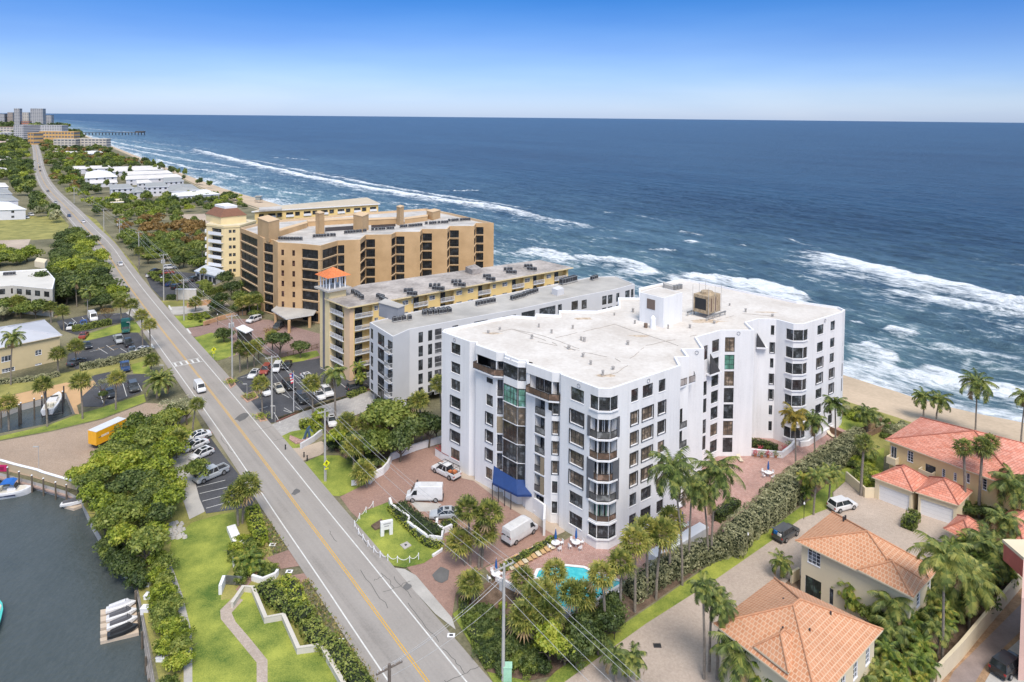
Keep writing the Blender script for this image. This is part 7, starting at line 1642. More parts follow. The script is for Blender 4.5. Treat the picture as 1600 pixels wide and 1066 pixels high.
# ---------------------------------------------------------------- vehicles
TYRE = M('tyre_rubber', (.018, .018, .018), .85, .2, 4); RIM = M('alloy_rim', (.35, .35, .36), .35, .1, 4, metal=.6); CGL = MG('car_glass', (.025, .03, .035), .05, .3)
HLG = M('headlight_lens', (.6, .6, .58), .15, .05); TLG = M('tail_light_red', (.35, .02, .02), .3, .1); BLKP = M('black_plastic', (.025, .025, .027), .6, .2)
CP = {}
def paint(name, c):
 if name not in CP:
  nb = NB('car_paint_'+name); co = pos(nb); n = nb.noise(co, 1.5, 3); col = nb.ramp(n, [(.3, tuple(v*.93 for v in c)), (.7, tuple(min(1, v*1.05) for v in c))])
  nb.link(col, nb.b.inputs['Base Color']); nb.b.inputs['Roughness'].default_value = .32; nb.b.inputs['Coat Weight'].default_value = .6; nb.b.inputs['Coat Roughness'].default_value = .06; CP[name] = nb.m
 return CP[name]
COLS = {'white': (.68, .68, .69), 'silver': (.42, .44, .46), 'black': (.02, .02, .022), 'dark_grey': (.06, .065, .07), 'grey': (.16, .17, .18), 'blue': (.02, .05, .14), 'bright_blue': (.05, .12, .42), 'red': (.30, .06, .04), 'cream': (.55, .52, .44), 'yellow': (.85, .42, .015), 'green': (.01, .09, .07)}
def loft(b, secs, mat, roof=None):
 """secs: (x, [(y,z)...]) half profile from bottom to top centre, mirrored"""
 rings = []
 for x, pr in secs: rings.append([(x, y, z) for y, z in pr]+[(x, -y, z) for y, z in pr[::-1]])
 for i in range(len(rings)-1):
  a, c = rings[i], rings[i+1]; n = len(a)
  for j in range(n): k = (j+1) % n; b.face([a[j], a[k], c[k], c[j]], mat)
 b.face(rings[0][::-1], mat); b.face(rings[-1], mat)
CARM = {}
SPEC = { # length, width, wheel r, wheelbase half, body tops [(x, ztop)], cabin base x0,x1, roof x0,x1, belt z, roof z
 'sedan': (4.7, 1.8, .33, 1.38, [(-2.35, .62), (-2.28, .9), (-1.7, 1.0), (-.5, .95), (.95, .94), (1.9, .82), (2.28, .66), (2.35, .5)], (-1.75, 1.15, -1.0, .25), .93, 1.42),
 'hatch': (4.1, 1.75, .33, 1.25, [(-2.05, .62), (-2.0, .95), (-1.2, .98), (.9, .96), (1.6, .85), (2.0, .66), (2.05, .5)], (-1.85, 1.1, -1.3, .3), .95, 1.5),
 'suv': (4.8, 1.95, .38, 1.42, [(-2.4, .7), (-2.36, 1.05), (-1.2, 1.08), (1.0, 1.06), (2.0, .98), (2.35, .78), (2.4, .55)], (-2.25, 1.25, -1.95, .45), 1.05, 1.74),
 'pickup': (5.7, 2.0, .42, 1.8, [(-2.85, .7), (-2.84, .9), (-.9, .92), (-.85, 1.1), (1.3, 1.12), (2.5, 1.05), (2.8, .85), (2.85, .6)], (-.95, 1.5, -.75, .75), 1.1, 1.85),
 'van': (5.9, 2.05, .38, 1.85, [], None, 1.2, 2.5)}
def make_car(kind, color):
 key = (kind, color)
 if key in CARM: return CARM[key]
 pm = paint(color, COLS[color]); L, W, R, wb, tops, cab, belt, rz = SPEC[kind]; parts = []; w2 = W/2
 b = MB()
 if kind == 'van':
  secs = []
  for x, zt, yw, yt in ((-L/2, 2.1, .93, .8), (-L/2+.08, rz-.04, .98, .82), (-1.5, rz, 1, .84), (1.0, rz, 1, .84), (1.55, rz-.12, 1, .82), (2.15, 1.55, 1, .86), (2.3, 1.28, .99, .9), (2.85, 1.05, .95, .8), (L/2, .7, .88, .74)):
   secs.append((x, [(w2*yw*.93, .32), (w2*yw, .6), (w2*yw, min(zt-.12, 1.3)), (w2*yt, zt-.05), (w2*yt*.8, zt)]))
  loft(b, secs, pm); parts.append(('body', b))
  g = MB(); y0 = w2*.87
  g.face([(2.18, -.78, 1.5), (2.18, .78, 1.5), (1.58, .74, 2.33), (1.58, -.74, 2.33)], CGL); g.v = [(x+.035, y, z+.03) for x, y, z in g.v];
  for s_ in (-1, 1): g.face([(2.1, s_*(w2+.012), 1.25), (1.15, s_*(w2+.012), 1.25), (1.15, s_*(w2-.06), 1.95), (1.62, s_*(w2-.06), 1.95)][::s_], CGL)
  for s_ in (-1, 1): g.face([(-L/2-.012, s_*.12, 1.35), (-L/2-.012, s_*.75, 1.35), (-L/2+.03, s_*.7, 1.95), (-L/2+.03, s_*.12, 1.95)], CGL)
  parts.append(('windows', g))
  t = MB(); t.box(-L/2-.1, -L/2+.05, -.9, .9, .3, .5, BLKP); parts.append(('rear_bumper', t)); t = MB(); t.box(L/2-.12, L/2+.05, -.88, .88, .3, .55, BLKP); parts.append(('front_bumper', t))
  t = MB(); t.box(-1.9, .6, -.6, .6, rz+.01, rz+.03, M('van_roof_rib', (.6, .6, .6), .5)); parts.append(('roof_panel', t))
 else:
  secs = []
  for x, zt in tops:
   e = 1-max(0, abs(x)-L/2+.35)*.35
   secs.append((x, [(w2*.93*e, .26), (w2*e, .48), (w2*e, max(.5, zt-.16)), (w2*.93*e, zt-.02), (w2*.6*e, zt)]))
  loft(b, secs, pm)
  cx0, cx1, rx0, rx1 = cab; rw = w2*.74
  b.prism([(rx0-.04, -rw-.02), (rx1+.04, -rw-.02), (rx1+.04, rw+.02), (rx0-.04, rw+.02)], rz-.05, rz, pm)
  for s_ in (-1, 1):
   for (xa, xb) in ((cx0, rx0), (cx1, rx1), ((cx0+cx1)/2-.15, (rx0+rx1)/2-.15)): b.tube((xa, s_*(w2*.9), belt-.03), (xb, s_*rw, rz-.03), .05, .045, pm, 5, cap=False)
  if kind == 'pickup':
   b.box(-2.78, -1.0, -w2*.82, w2*.82, .93, .95, BLKP)
   for s_ in (-1, 1): b.box(-2.82, -.95, s_*w2*.92-.07, s_*w2*.92+.07, .9, 1.2, pm)
   b.box(-2.85, -2.76, -w2*.85, w2*.85, .85, 1.2, pm)
  parts.append(('body', b))
  g = MB(); y0 = w2*.9
  c = [(cx0, -y0, belt), (cx1, -y0, belt), (cx1, y0, belt), (cx0, y0, belt)]; t_ = [(rx0, -rw, rz-.05), (rx1, -rw, rz-.05), (rx1, rw, rz-.05), (rx0, rw, rz-.05)]
  for i in range(4): j = (i+1) % 4; g.face([c[i], c[j], t_[j], t_[i]], CGL)
  if kind in ('sedan', 'hatch'): g.prism([(rx0+.35, -.4), (rx1-.2, -.4), (rx1-.2, .4), (rx0+.35, .4)], rz+.002, rz+.008, CGL)
  parts.append(('windows', g))
  for nm, x0, x1 in (('rear_bumper', -L/2-.05, -L/2+.1), ('front_bumper', L/2-.1, L/2+.04)): t = MB(); t.box(x0, x1, -w2*.85, w2*.85, .28, .45, BLKP if kind in ('suv', 'pickup') else pm); parts.append((nm, t))
 for s_ in (-1, 1):
  for sx in (-1, 1):
   t = MB(); y = s_*(w2-.09); t.tube((sx*wb, y-.11, R), (sx*wb, y+.11, R), R, R, TYRE, 14); t.tube((sx*wb, s_*(w2+.025)-.012, R), (sx*wb, s_*(w2+.025)+.012, R), R*.62, R*.62, RIM, 10); parts.append(('wheel', t))
  t = MB(); z = .66 if kind != 'van' else .8; t.box(L/2-.16, L/2-.02, s_*w2*.72-.16, s_*w2*.72+.16, z-.09, z+.07, HLG); parts.append(('headlight', t))
  t = MB(); z = .8 if kind != 'van' else 1.3; t.box(-L/2-.01, -L/2+.09, s_*w2*.8-.12, s_*w2*.8+.1, z-.1, z+.12, TLG); parts.append(('tail_light', t))
  t = MB(); xm = {'van': 1.9, 'pickup': 1.1}.get(kind, .85); zm = 1.3 if kind == 'van' else belt+.08; t.box(xm-.08, xm+.08, s_*(w2+.1)-.09, s_*(w2+.1)+.09, zm-.07, zm+.1, BLKP); parts.append(('mirror', t))
 CARM[key] = [(n, b_.build(n, mesh_only=True)) for n, b_ in parts]; return CARM[key]
def car(kind, color, rear, front, label, z=.1, group=None, name=None, cat=None, scale=1):
 a, c = P2(*rear), P2(*front); m_ = (a+c)/2; e = (c-a).normalized()
 nm = name or {'sedan': 'parked_car', 'hatch': 'parked_car', 'suv': 'parked_suv', 'pickup': 'pickup_truck', 'van': 'cargo_van'}[kind]
 o = thing(nm, label, cat or {'pickup': 'pickup truck', 'van': 'van', 'suv': 'car'}.get(kind, 'car'), (m_.x, m_.y, z), math.atan2(e.y, e.x), group); o.scale = (scale,)*3
 for n_, me in make_car(kind, color): mkobj(n_, me, o)
 return o
def along(px, py, sgn): p = P2(px, py); _, e, _ = road_at(px, py); return p, e*sgn
def road_car(kind, color, at, sgn, label, nm='moving_car'):
 i, e, _ = road_at(*at); p = P2(*at); e = e*sgn; o = thing(nm, label, 'van' if kind == 'van' else 'car', (p.x, p.y, .11), math.atan2(e.y, e.x))
 for n_, me in make_car(kind, color): mkobj(n_, me, o)
 return o
road_car('van', 'white', (312, 611), -1, 'white van driving towards us just past the crosswalk', 'moving_van').scale = (.78, .88, .8)
road_car('sedan', 'dark_grey', (197, 455), -1, 'dark grey car on the road beside the left driveway mouth')
road_car('sedan', 'white', (188, 415), 1, 'white car driving away near the orange brown scrub')
road_car('suv', 'grey', (126, 362), -1, 'grey car with white hood on the far road, nearest of three')
road_car('sedan', 'white', (130, 348), 1, 'white car on the far road, right lane')
road_car('sedan', 'blue', (108, 339), -1, 'dark blue car on the far road, left lane')
road_car('sedan', 'silver', (87, 318), -1, 'pale car before the far road bend')
for k, (x, y, s_) in enumerate(((63, 268, 1), (62, 262, 1), (55, 266, -1), (60, 256, 1), (75, 300, 1))): road_car('sedan', ('dark_grey', 'black', 'grey', 'white', 'grey')[k], (x, y), s_, 'one of the tiny cars on the most distant stretch of road')['group'] = 'distant cars on the road'
o = car('pickup', 'white', (716, 752), (678, 733), 'white utility pickup with ladder rack parked by the planter wall')
t = MB()
for s_ in (-1, 1):
 t.box(-2.6, 1.2, s_*.85-.04, s_*.85+.04, 1.95, 2.03, BLKP)
 for x in (-2.5, -1.0, 1.0): t.tube((x, s_*.85, 1.0 if x < 0 else 1.8), (x, s_*.85, 1.95), .03, .03, BLKP, 5)
for x in (-2.5, -1.2, .2, 1.1): t.box(x-.03, x+.03, -.85, .85, 2.03, 2.08, BLKP)
t.build('ladder_rack', o)
t = MB(); t.box(-2.3, -1.6, -.5, .2, .95, 1.3, M('orange_cargo', (.6, .2, .08), .7)); t.box(-1.5, -1.1, -.1, .6, .95, 1.25, M('orange_cargo', (.6, .2, .08))); t.build('cargo', o)
car('van', 'white', (691, 781), (636, 781), 'white work van with open front door parked beside the sign island')
car('sedan', 'silver', (716, 808), (674, 810), 'silver car parked behind the cabbage palms in the condo drive')
car('van', 'white', (786, 856), (838, 824), 'white high roof van parked along the thin planter hedge')
o = car('suv', 'dark_grey', (1208, 852), (1247, 827), 'dark grey SUV with its tailgate open and blue bag inside'); t = MB(); t.box(-2.7, -2.35, -.75, .75, 1.9, 1.98, paint('dark_grey', COLS['dark_grey'])); t.build('tailgate', o); t = MB(); t.box(-2.3, -1.9, .1, .6, 1.05, 1.5, M('blue_bag', (.02, .2, .6), .6)); t.box(-2.35, -1.8, -.6, 0, 1.05, 1.35, M('white_bag', (.7, .7, .7))); t.build('luggage', o)
car('suv', 'white', (1298, 800), (1334, 791), 'white SUV with black roof glass near the small side yard')
car('suv', 'black', (1558, 1060), (1592, 1036), 'black boxy SUV at the bottom right corner')
car('sedan', 'white', (322, 683), (296, 690), 'white car at the top of the west parking lot'); car('sedan', 'white', (322, 694), (288, 708), 'white sedan second from the top in the west lot'); car('hatch', 'white', (330, 708), (300, 721), 'white hatchback third in the west lot'); car('pickup', 'silver', (346, 740), (313, 754), 'silver pickup parked lowest in the west lot')
car('hatch', 'white', (117, 509), (106, 519), 'white hatchback parked left of the blue car'); car('sedan', 'bright_blue', (130, 505), (131, 513), 'bright blue car behind the rounded hedge'); car('van', 'white', (140, 494), (150, 508), 'white van at the end of the upper left lot')
car('sedan', 'red', (128, 531), (134, 524), 'dark red car under the beige house palms'); car('sedan', 'black', (130, 537), (142, 550), 'black car left of the orange painted bay lines')
o = car('pickup', 'green', (196, 512), (197, 525), 'dark green box truck parked on the grass island', name='box_truck', cat='truck'); t = MB(); t.box(-2.9, 1.0, -1.15, 1.15, .95, 3.1, paint('green', COLS['green'])); t.build('cargo_box', o)
car('pickup', 'silver', (181, 528), (190, 541), 'silver blue pickup left of the black one'); car('pickup', 'black', (194, 532), (205, 547), 'black pickup in the left lot below the green truck'); car('sedan', 'grey', (205, 545), (208, 558), 'grey car at the hedge end of the left lot'); car('sedan', 'white', (217, 553), (231, 547), 'pale car at the road end of the left lot'); car('sedan', 'dark_grey', (112, 573), (127, 566), 'dark car half hidden under the palm by the hedge')
car('pickup', 'blue', (194, 570), (197, 585), 'dark blue pickup on the grass edge above the middle lot'); car('suv', 'dark_grey', (205, 602), (212, 617), 'dark SUV in the middle lot'); car('sedan', 'black', (166, 614), (176, 624), 'black car beside the leafless tree')
car('sedan', 'white', (35, 340), (48, 343), 'white car in front of the white roofed house, left one'); car('suv', 'white', (42, 336), (55, 339), 'white car in front of the white roofed house, right one')
car('sedan', 'white', (405, 581), (390, 595), 'white car nearest the corner of the east lot'); car('suv', 'red', (421, 575), (409, 590), 'reddish car with white roof in the east lot'); car('suv', 'white', (437, 571), (428, 587), 'white SUV third in the far row of the east lot'); car('sedan', 'black', (453, 567), (444, 582), 'black car fourth in the far row of the east lot')
car('sedan', 'white', (406, 609), (421, 622), 'white car in the middle row next to the island palm'); car('sedan', 'cream', (429, 604), (441, 618), 'cream car in the middle row of the east lot'); car('suv', 'black', (444, 599), (459, 614), 'black SUV right of the cream car'); car('suv', 'black', (465, 619), (478, 636), 'black SUV beside the flagpole'); car('sedan', 'white', (492, 613), (506, 630), 'white car behind the slim green tree'); car('pickup', 'white', (500, 607), (519, 626), 'white pickup behind the royal palm')
car('sedan', 'white', (474, 589), (486, 598), 'white car behind the leafy palm'); car('suv', 'dark_grey', (545, 612), (571, 606), 'dark car at the end of the east lot hedge'); car('sedan', 'black', (563, 590), (578, 584), 'black car in the shade under the yellow building'); car('sedan', 'white', (516, 652), (521, 672), 'white car half hidden on the ramp under trees')
for k_, cl, r_, f_, lb in (('sedan', 'white', (231, 434), (246, 431), 'white car at the left of the upper right lot'), ('sedan', 'black', (237, 427), (248, 424), 'black car behind the white one in the upper right lot'), ('suv', 'white', (259, 421), (272, 420), 'white SUV at the back of the upper right lot'), ('sedan', 'red', (257, 429), (267, 428), 'red car in the upper right lot'), ('sedan', 'white', (256, 437), (266, 435), 'white car in front of the red one'), ('sedan', 'blue', (262, 448), (274, 445), 'dark blue car in the upper right lot'), ('suv', 'black', (271, 453), (283, 449), 'black SUV by the box hedge in the upper right lot'), ('sedan', 'grey', (291, 443), (299, 439), 'grey car beside the glass pavilion'), ('suv', 'dark_grey', (298, 441), (309, 437), 'dark SUV beside the glass pavilion')): car(k_, cl, r_, f_, lb)
car('suv', 'white', (408, 499), (385, 507), 'white SUV in front of the tan building entrance'); car('suv', 'dark_grey', (441, 509), (428, 519), 'dark car under the entrance canopy')
a, c = P2(144, 703), P2(205, 674); e = (c-a).normalized(); m_ = a+e*4.0
o = thing('moving_truck', 'long yellow moving truck with white roof on the brick plaza', 'truck', (m_.x, m_.y, .1), math.atan2(e.y, e.x)); o.scale = (.86,)*3; yp_ = paint('yellow', COLS['yellow'])
t = MB(); t.box(-4.6, 2.6, -1.25, 1.25, 1.0, 3.9, yp_); t.box(-4.6, 2.6, -1.25, 1.25, 3.905, 3.98, paint('white', COLS['white'])); t.build('cargo_box', o)
t = MB(); t.box(-4.4, 4.4, -.5, .5, .55, .95, BLKP); t.build('chassis', o)
t = MB(); loft(t, [(2.75, [(1.1, .5), (1.15, 1.2), (1.1, 2.2), (.9, 2.7)]), (3.6, [(1.1, .5), (1.15, 1.2), (1.08, 2.2), (.85, 2.65)]), (4.2, [(1.1, .5), (1.15, 1.2), (1.1, 1.5), (.9, 1.6)]), (4.75, [(1.05, .5), (1.1, 1.1), (1.0, 1.3), (.8, 1.4)])], yp_); t.build('cab', o)
t = MB(); DK = M('grey_blue_lettering', (.10, .11, .15), .7)
for k in range(6): t.box(-3.4+k*.3, -3.18+k*.3, -1.262, -1.252, 2.35, 2.8, M('white_lettering', (.75, .75, .72)))
for k in range(7): t.box(-1.3+k*.3, -1.1+k*.3, -1.262, -1.252, 2.5, 2.75, DK)
t.box(-4.1, -3.5, -1.262, -1.252, 2.45, 2.6, DK); t.build('side_lettering', o)
for x in (-3.2, -2.2, 3.3):
 for s_ in (-1, 1): t = MB(); t.tube((x, s_*1.0-.15, .5), (x, s_*1.0+.15, .5), .5, .5, TYRE, 14); t.build('wheel', o)
# ---------------------------------------------------------------- boats
def boat(label, stern, bow, W, color, z=-1.35, name='motor_boat', extras=(), h=1.0, deck=None):
 a, c = P2(*stern, z), P2(*bow, z); m_ = (a+c)/2; e = (c-a).normalized(); L = (c-a).length
 o = thing(name, label, 'boat', (m_.x, m_.y, z), math.atan2(e.y, e.x)); b = MB(); hm = M('boat_'+color[0], color[1], .35, .05); secs = []
 for t, w_, k in ((-.5, .88, .0), (-.2, 1, .0), (.1, .98, .02), (.3, .75, .1), (.43, .4, .2), (.5, .05, .35)):
  secs.append((t*L, [(.05, -.25+k), (W/2*w_*.75, -.1+k*.6), (W/2*w_, h*.7+k*.5), (W/2*w_, h+k*.4), (W/2*w_*.86, h+.02+k*.4)]))
 loft(b, secs, hm); b.build('hull', o)
 dk = M('boat_deck', deck or (.62, .58, .5), .7, .08, 1); b = MB(); b.prism([(t*L, s_) for t, s_ in ((-.45, -W*.34), (.2, -W*.38), (.4, -W*.14), (.4, W*.14), (.2, W*.38), (-.45, W*.34))], h+.03, h+.08, dk); b.build('deck', o)
 b = MB(); b.prism([(t*L, s_) for t, s_ in ((-.1, -W*.3), (.12, -W*.26), (.12, W*.26), (-.1, W*.3))], h+.08, h+.5, hm); b.build('console', o)
 b = MB(); b.face([(.12*L+.1, -W*.3, h+.4), (.12*L+.1, W*.3, h+.4), (.07*L, W*.27, h+.9), (.07*L, -W*.27, h+.9)], CGL); b.build('windshield', o)
 for s_ in (-1, 1): b = MB(); b.prism([(-.38*L, s_*W*.18-.25), (-.28*L, s_*W*.18-.25), (-.28*L, s_*W*.18+.25), (-.38*L, s_*W*.18+.25)], h+.08, h+.6, M('cream_seat', (.6, .55, .42), .7)); b.build('seat', o)
 b = MB(); b.box(-L/2-.45, -L/2, -.22, .22, -.2, h+.3, BLKP); b.build('outboard_motor', o); return o, L
o, L = boat('white runabout with dark stripe and blue canvas top moored at the dock', (-10, 778), (49, 770), 2.5, ('white', (.72, .72, .73)))
t = MB();
for x0, x1, z0, z1 in ((-.3, -.22, 2.3, 2.5), (-.22, -.02, 2.5, 2.5), (-.02, .08, 2.5, 2.2)): t.face([(x0*L, -1.1, z0), (x1*L, -1.1, z1), (x1*L, 1.1, z1), (x0*L, 1.1, z0)], M('blue_canvas', (.02, .13, .45), .7)); t.face([(x0*L, 1.1, z0-.03), (x1*L, 1.1, z1-.03), (x1*L, -1.1, z1-.03), (x0*L, -1.1, z0-.03)], MATS['blue_canvas'])
t.build('canopy', o); t = MB()
for s_ in (-1, 1): t.prism([(-.49*L, s_*1.12-.01), (.15*L, s_*1.27-.01), (.15*L, s_*1.27+.01), (-.49*L, s_*1.12+.01)], .45, .65, M('navy_stripe', (.02, .02, .06)))
t.build('hull_stripe', o)
boat('turquoise and white skiff entering at the left border', (-20, 1000), (-6, 948), 2.2, ('turquoise', (.08, .55, .5)), deck=(.55, .6, .58))
boat('white boat resting on the lift in the boat slip', (74, 648), (92, 620), 2.6, ('white', (.72, .72, .73)), z=.3)
def jetski(label, a_, c_, z, cover, grp=None):
 a, c = P2(*a_, z), P2(*c_, z); m_ = (a+c)/2; e = (c-a).normalized(); L = 3.1; o = thing('jet_ski', label, 'jet ski', (m_.x, m_.y, z), math.atan2(e.y, e.x), grp); o.scale = (1.08, .98, 1); b = MB()
 loft(b, [(-1.5, [(.1, 0), (.5, .1), (.52, .4), (.3, .45)]), (0, [(.1, 0), (.58, .1), (.6, .5), (.3, .6)]), (1.0, [(.1, .1), (.45, .2), (.42, .62), (.2, .7)]), (1.55, [(.02, .35), (.1, .4), (.08, .55), (.03, .58)])], paint('white', COLS['white']) if cover != 'black' else paint('black', COLS['black'])); b.build('hull', o)
 b = MB(); mt = M('ski_cover_'+cover, {'black': (.02, .02, .022), 'grey': (.1, .1, .11), 'white': (.6, .6, .62)}[cover], .8); loft(b, [(-1.2, [(.05, .4), (.3, .45), (.25, .75), (.1, .8)]), (.2, [(.05, .5), (.35, .55), (.3, .95), (.1, 1.0)]), (.7, [(.05, .5), (.3, .6), (.2, 1.05), (.1, 1.1)]), (1.0, [(.05, .6), (.2, .65), (.1, .75), (.05, .8)])], mt); b.build('seat_cover', o)
 b = MB(); b.tube((.55, -.35, 1.1), (.55, .35, 1.1), .03, .03, BLKP, 5); b.build('handlebar', o)
FLO = M('beige_float', (.55, .45, .35), .7, .08, 1)
a, c = P2(160, 985, -1.2), P2(212, 968, -1.2)
fl = thing('floating_dock', 'beige floating dock carrying four covered jet skis', 'dock', (0, 0, 0))
for k in range(5):
 q = [P2(x, y, -1.2) for x, y in ((157+k*-.2, 956+k*11.2), (212+k*1.0, 946+k*9.6), (213+k*1.0, 953+k*9.6), (157, 964+k*10.4))]; b = MB(); b.prism([tuple(p) for p in q], -1.5, -.95, FLO); b.build('float_section', fl)
q = [P2(x, y, -1.2) for x, y in ((204, 942), (210, 942), (216, 990), (208, 992))]; b = MB(); b.prism([tuple(p) for p in q], -1.5, -.94, FLO); b.build('float_section', fl)
for k, cv in enumerate(('white', 'grey', 'grey', 'black')): jetski(['topmost jet ski on the float, white nose', 'second jet ski on the float, grey cover', 'third jet ski on the float, grey cover with pale stripe', 'lowest jet ski on the float, black with yellow stripe'][k], (169+k*.3, 956+k*13.5), (208+k*1.6, 946+k*12.2), -.95, cv)
q = [P2(x, y, -1.2) for x, y in ((96, 788), (103, 783), (126, 787), (128, 792), (115, 797), (100, 793))]; b = MB(); b.prism([tuple(p) for p in q], -1.5, -.95, FLO); tag(b.build('jet_ski_float'), 'small yellow edged float holding one grey jet ski in the canal corner', 'float')
jetski('grey and white jet ski alone in the canal corner', (102, 790), (124, 787), -.95, 'grey')
WD = MBRICK('grey_dock_planks', (.20, .19, .18), (.28, .26, .25), (.08, .08, .08), 4, .2, .02, 1.2, .2)
q = [P2(x, y, -.3) for x, y in ((209, 890), (226, 900), (234, 930), (240, 965), (256, 1035), (256, 1110), (236, 1110), (228, 1040), (222, 975), (212, 920))]
b = MB(); b.prism([tuple(p) for p in q], -.5, -.3, WD); dk = tag(b.build('wooden_dock'), 'weathered grey wooden dock beside the jet skis', 'dock')
for k, (x, y) in enumerate(((208, 905), (212, 935), (217, 970), (222, 1000), (228, 1040), (233, 1075))): p = P2(x, y, -.3); b = MB(); b.tube((p.x, p.y, -3), (p.x, p.y, .7), .15, .14, BARK, 8); o = b.build('piling'); o.parent = dk
for k, (x, y) in enumerate(((229, 918), (233, 938), (228, 958), (253, 1035))): p = P2(x, y, -.3); b = MB(); b.prism([(p.x-.5, p.y-.4), (p.x+.5, p.y-.4), (p.x+.5, p.y+.4), (p.x-.5, p.y+.4)], -.29, .45, WHITE2); b.prism([(p.x-.55, p.y-.45), (p.x+.55, p.y-.45), (p.x+.55, p.y+.45), (p.x-.55, p.y+.45)], .453, .53, WHITE2); tag(b.build('dock_box'), 'white storage box standing on the weathered dock', 'box', 'dock boxes')
q = [P2(x, y, -.6) for x, y in ((-40, 738), (0, 738), (50, 750), (108, 764), (126, 776), (124, 780), (105, 776), (50, 760), (0, 748), (-40, 744))]; b = MB(); b.prism([tuple(p) for p in q], -.8, -.55, M('pinkish_dock_boards', (.36, .26, .22), .85, .15, 1)); pk_ = tag(b.build('canal_dock'), 'narrow pinkish dock with pilings along the plaza wall', 'dock')
for x, y in ((12, 750), (30, 757), (50, 763), (68, 768), (87, 774), (104, 778), (122, 784)): p = P2(x, y, -.6); b = MB(); b.tube((p.x, p.y, -3), (p.x, p.y, 1.6), .14, .13, BARK, 8); b.tube((p.x, p.y, 1.6), (p.x, p.y, 1.7), .16, .1, WHITE2, 8); o = b.build('piling'); o.parent = pk_
wall_line('plaza_wall', [(-60, 722), (0, 730), (24, 737), (60, 746), (66, 749), (110, 762), (142, 770)], .35, 0, 1.25, M('tan_plaza_wall', (.50, .40, .27), .85, .08), 'tan wall with pale cap between plaza and canal', cap=WHITE2)
for x, y in ((2, 668), (14, 664), (30, 665), (33, 662), (54, 655), (66, 651), (70, 648), (98, 643)): p = P2(x, y, -1.3); b = MB(); b.tube((p.x, p.y, -3), (p.x, p.y, 3.0), .16, .15, BARK, 8); b.tube((p.x, p.y, 3.0), (p.x, p.y, 3.15), .17, .1, WHITE2, 8); tag(b.build('mooring_post'), 'tall dark mooring post standing in the boat slip', 'post', 'mooring posts in the boat slip')
lf = thing('boat_lift', 'dark frame lift holding the white boat in the slip', 'boat lift')
for x, y in ((66, 652), (98, 646), (72, 634), (100, 628)): p = P2(x, y, -1.3); b = MB(); b.tube((p.x, p.y, -3), (p.x, p.y, 2.2), .14, .14, DARKF, 6); b.build('lift_post', lf)
for (a_, c_) in (((66, 652), (98, 646)), ((72, 634), (100, 628))): a, c = P2(*a_, 0), P2(*c_, 0); b = MB(); b.tube((a.x, a.y, .15), (c.x, c.y, .15), .12, .12, DARKF, 6); b.build('lift_beam', lf)
# ---------------------------------------------------------------- poles, wires, signs
POLEC = M('concrete_pole', (.42, .41, .39), .85, .1, 1); WOODP = M('wood_pole', (.16, .13, .11), .9, .2, 2); WIRE = M('grey_wire', (.48, .48, .48), .6, .1); PORC = M('porcelain_grey', (.45, .45, .46), .3)
PO = []
def pole(base, top, label, wood=False, arm=True, r=.2, transformer=0, name='utility_pole'):
 c = P(*base); t = c.y/ray(*top).y; h = (CAM+ray(*top)*t).z; _, e, _ = road_at(*base); n = Vector((e.y, -e.x)); o = thing(name, label, 'utility pole', (c.x, c.y, 0)); mt = WOODP if wood else POLEC
 b = MB(); b.tube((0, 0, 0), (0, 0, h), r, r*.72, mt, 10); b.build('pole', o)
 if arm:
  for k, dz in enumerate((.35, 1.7)[:1 if arm == 1 else 2]):
   b = MB(); b.prism([tuple(n*s_+e*w_) for s_, w_ in ((-1.3, -.06), (1.3, -.06), (1.3, .06), (-1.3, .06))], h-dz-.07, h-dz+.07, mt)
   for s_ in (-1.15, -.55, .55, 1.15): q = n*s_; b.tube((q.x, q.y, h-dz+.07), (q.x, q.y, h-dz+.32), .05, .04, PORC, 6)
   b.build('crossarm', o)
 for k in range(transformer): q = n*((k-(transformer-1)/2)*.75)+e*.45; b = MB(); b.tube((q.x, q.y, h-3.1), (q.x, q.y, h-2.1), .27, .27, PORC, 10); b.tube((q.x, q.y, h-2.1), (q.x, q.y, h-1.95), .2, .08, PORC, 8); b.build('transformer', o)
 PO.append((c, h, n)); return o
pole((786, 1064), (781, 881), 'concrete utility pole nearest the camera, below the pool', transformer=1, r=.2)
pole((508, 752), (506.5, 640), 'concrete pole carrying the yellow crossing sign before the grove', arm=1, r=.2)
pole((425, 655), (422.8, 556), 'concrete pole at the road corner of the east lot', arm=1)
pole((363, 592), (361.5, 492), 'concrete pole beside the small flower island', transformer=2)
pole((287.5, 501), (285.5, 436), 'concrete pole on the front lawn of the tan building')
pole((256, 470), (254.5, 397), 'tall pole with equipment at the upper right lot', transformer=2)
pole((217.5, 416), (216, 362), 'pole before the dark trees past the upper lot')
pole((187, 374), (186, 343), 'pole with a ring of transformers by the roadside grass', transformer=3)
pole((162.5, 362), (161, 326), 'pole on the roadside grass mound')
pole((116, 318), (115, 292), 'small pole where the road bends')
pole((608, 1243), (608, 1038), 'dark wooden pole top rising from the bottom edge left of the road', wood=True, arm=1)
main = PO[:10]
d = (PO[0][0]-PO[1][0]); PN = (PO[0][0]+d*1.0, PO[0][1], PO[0][2])
def wire(b, p, q, sag, n=10, r=.022):
 pts = [p.lerp(q, k/n)-Vector((0, 0, sag*4*(k/n)*(1-k/n))) for k in range(n+1)]; b.path(pts, r, r, WIRE, 4)
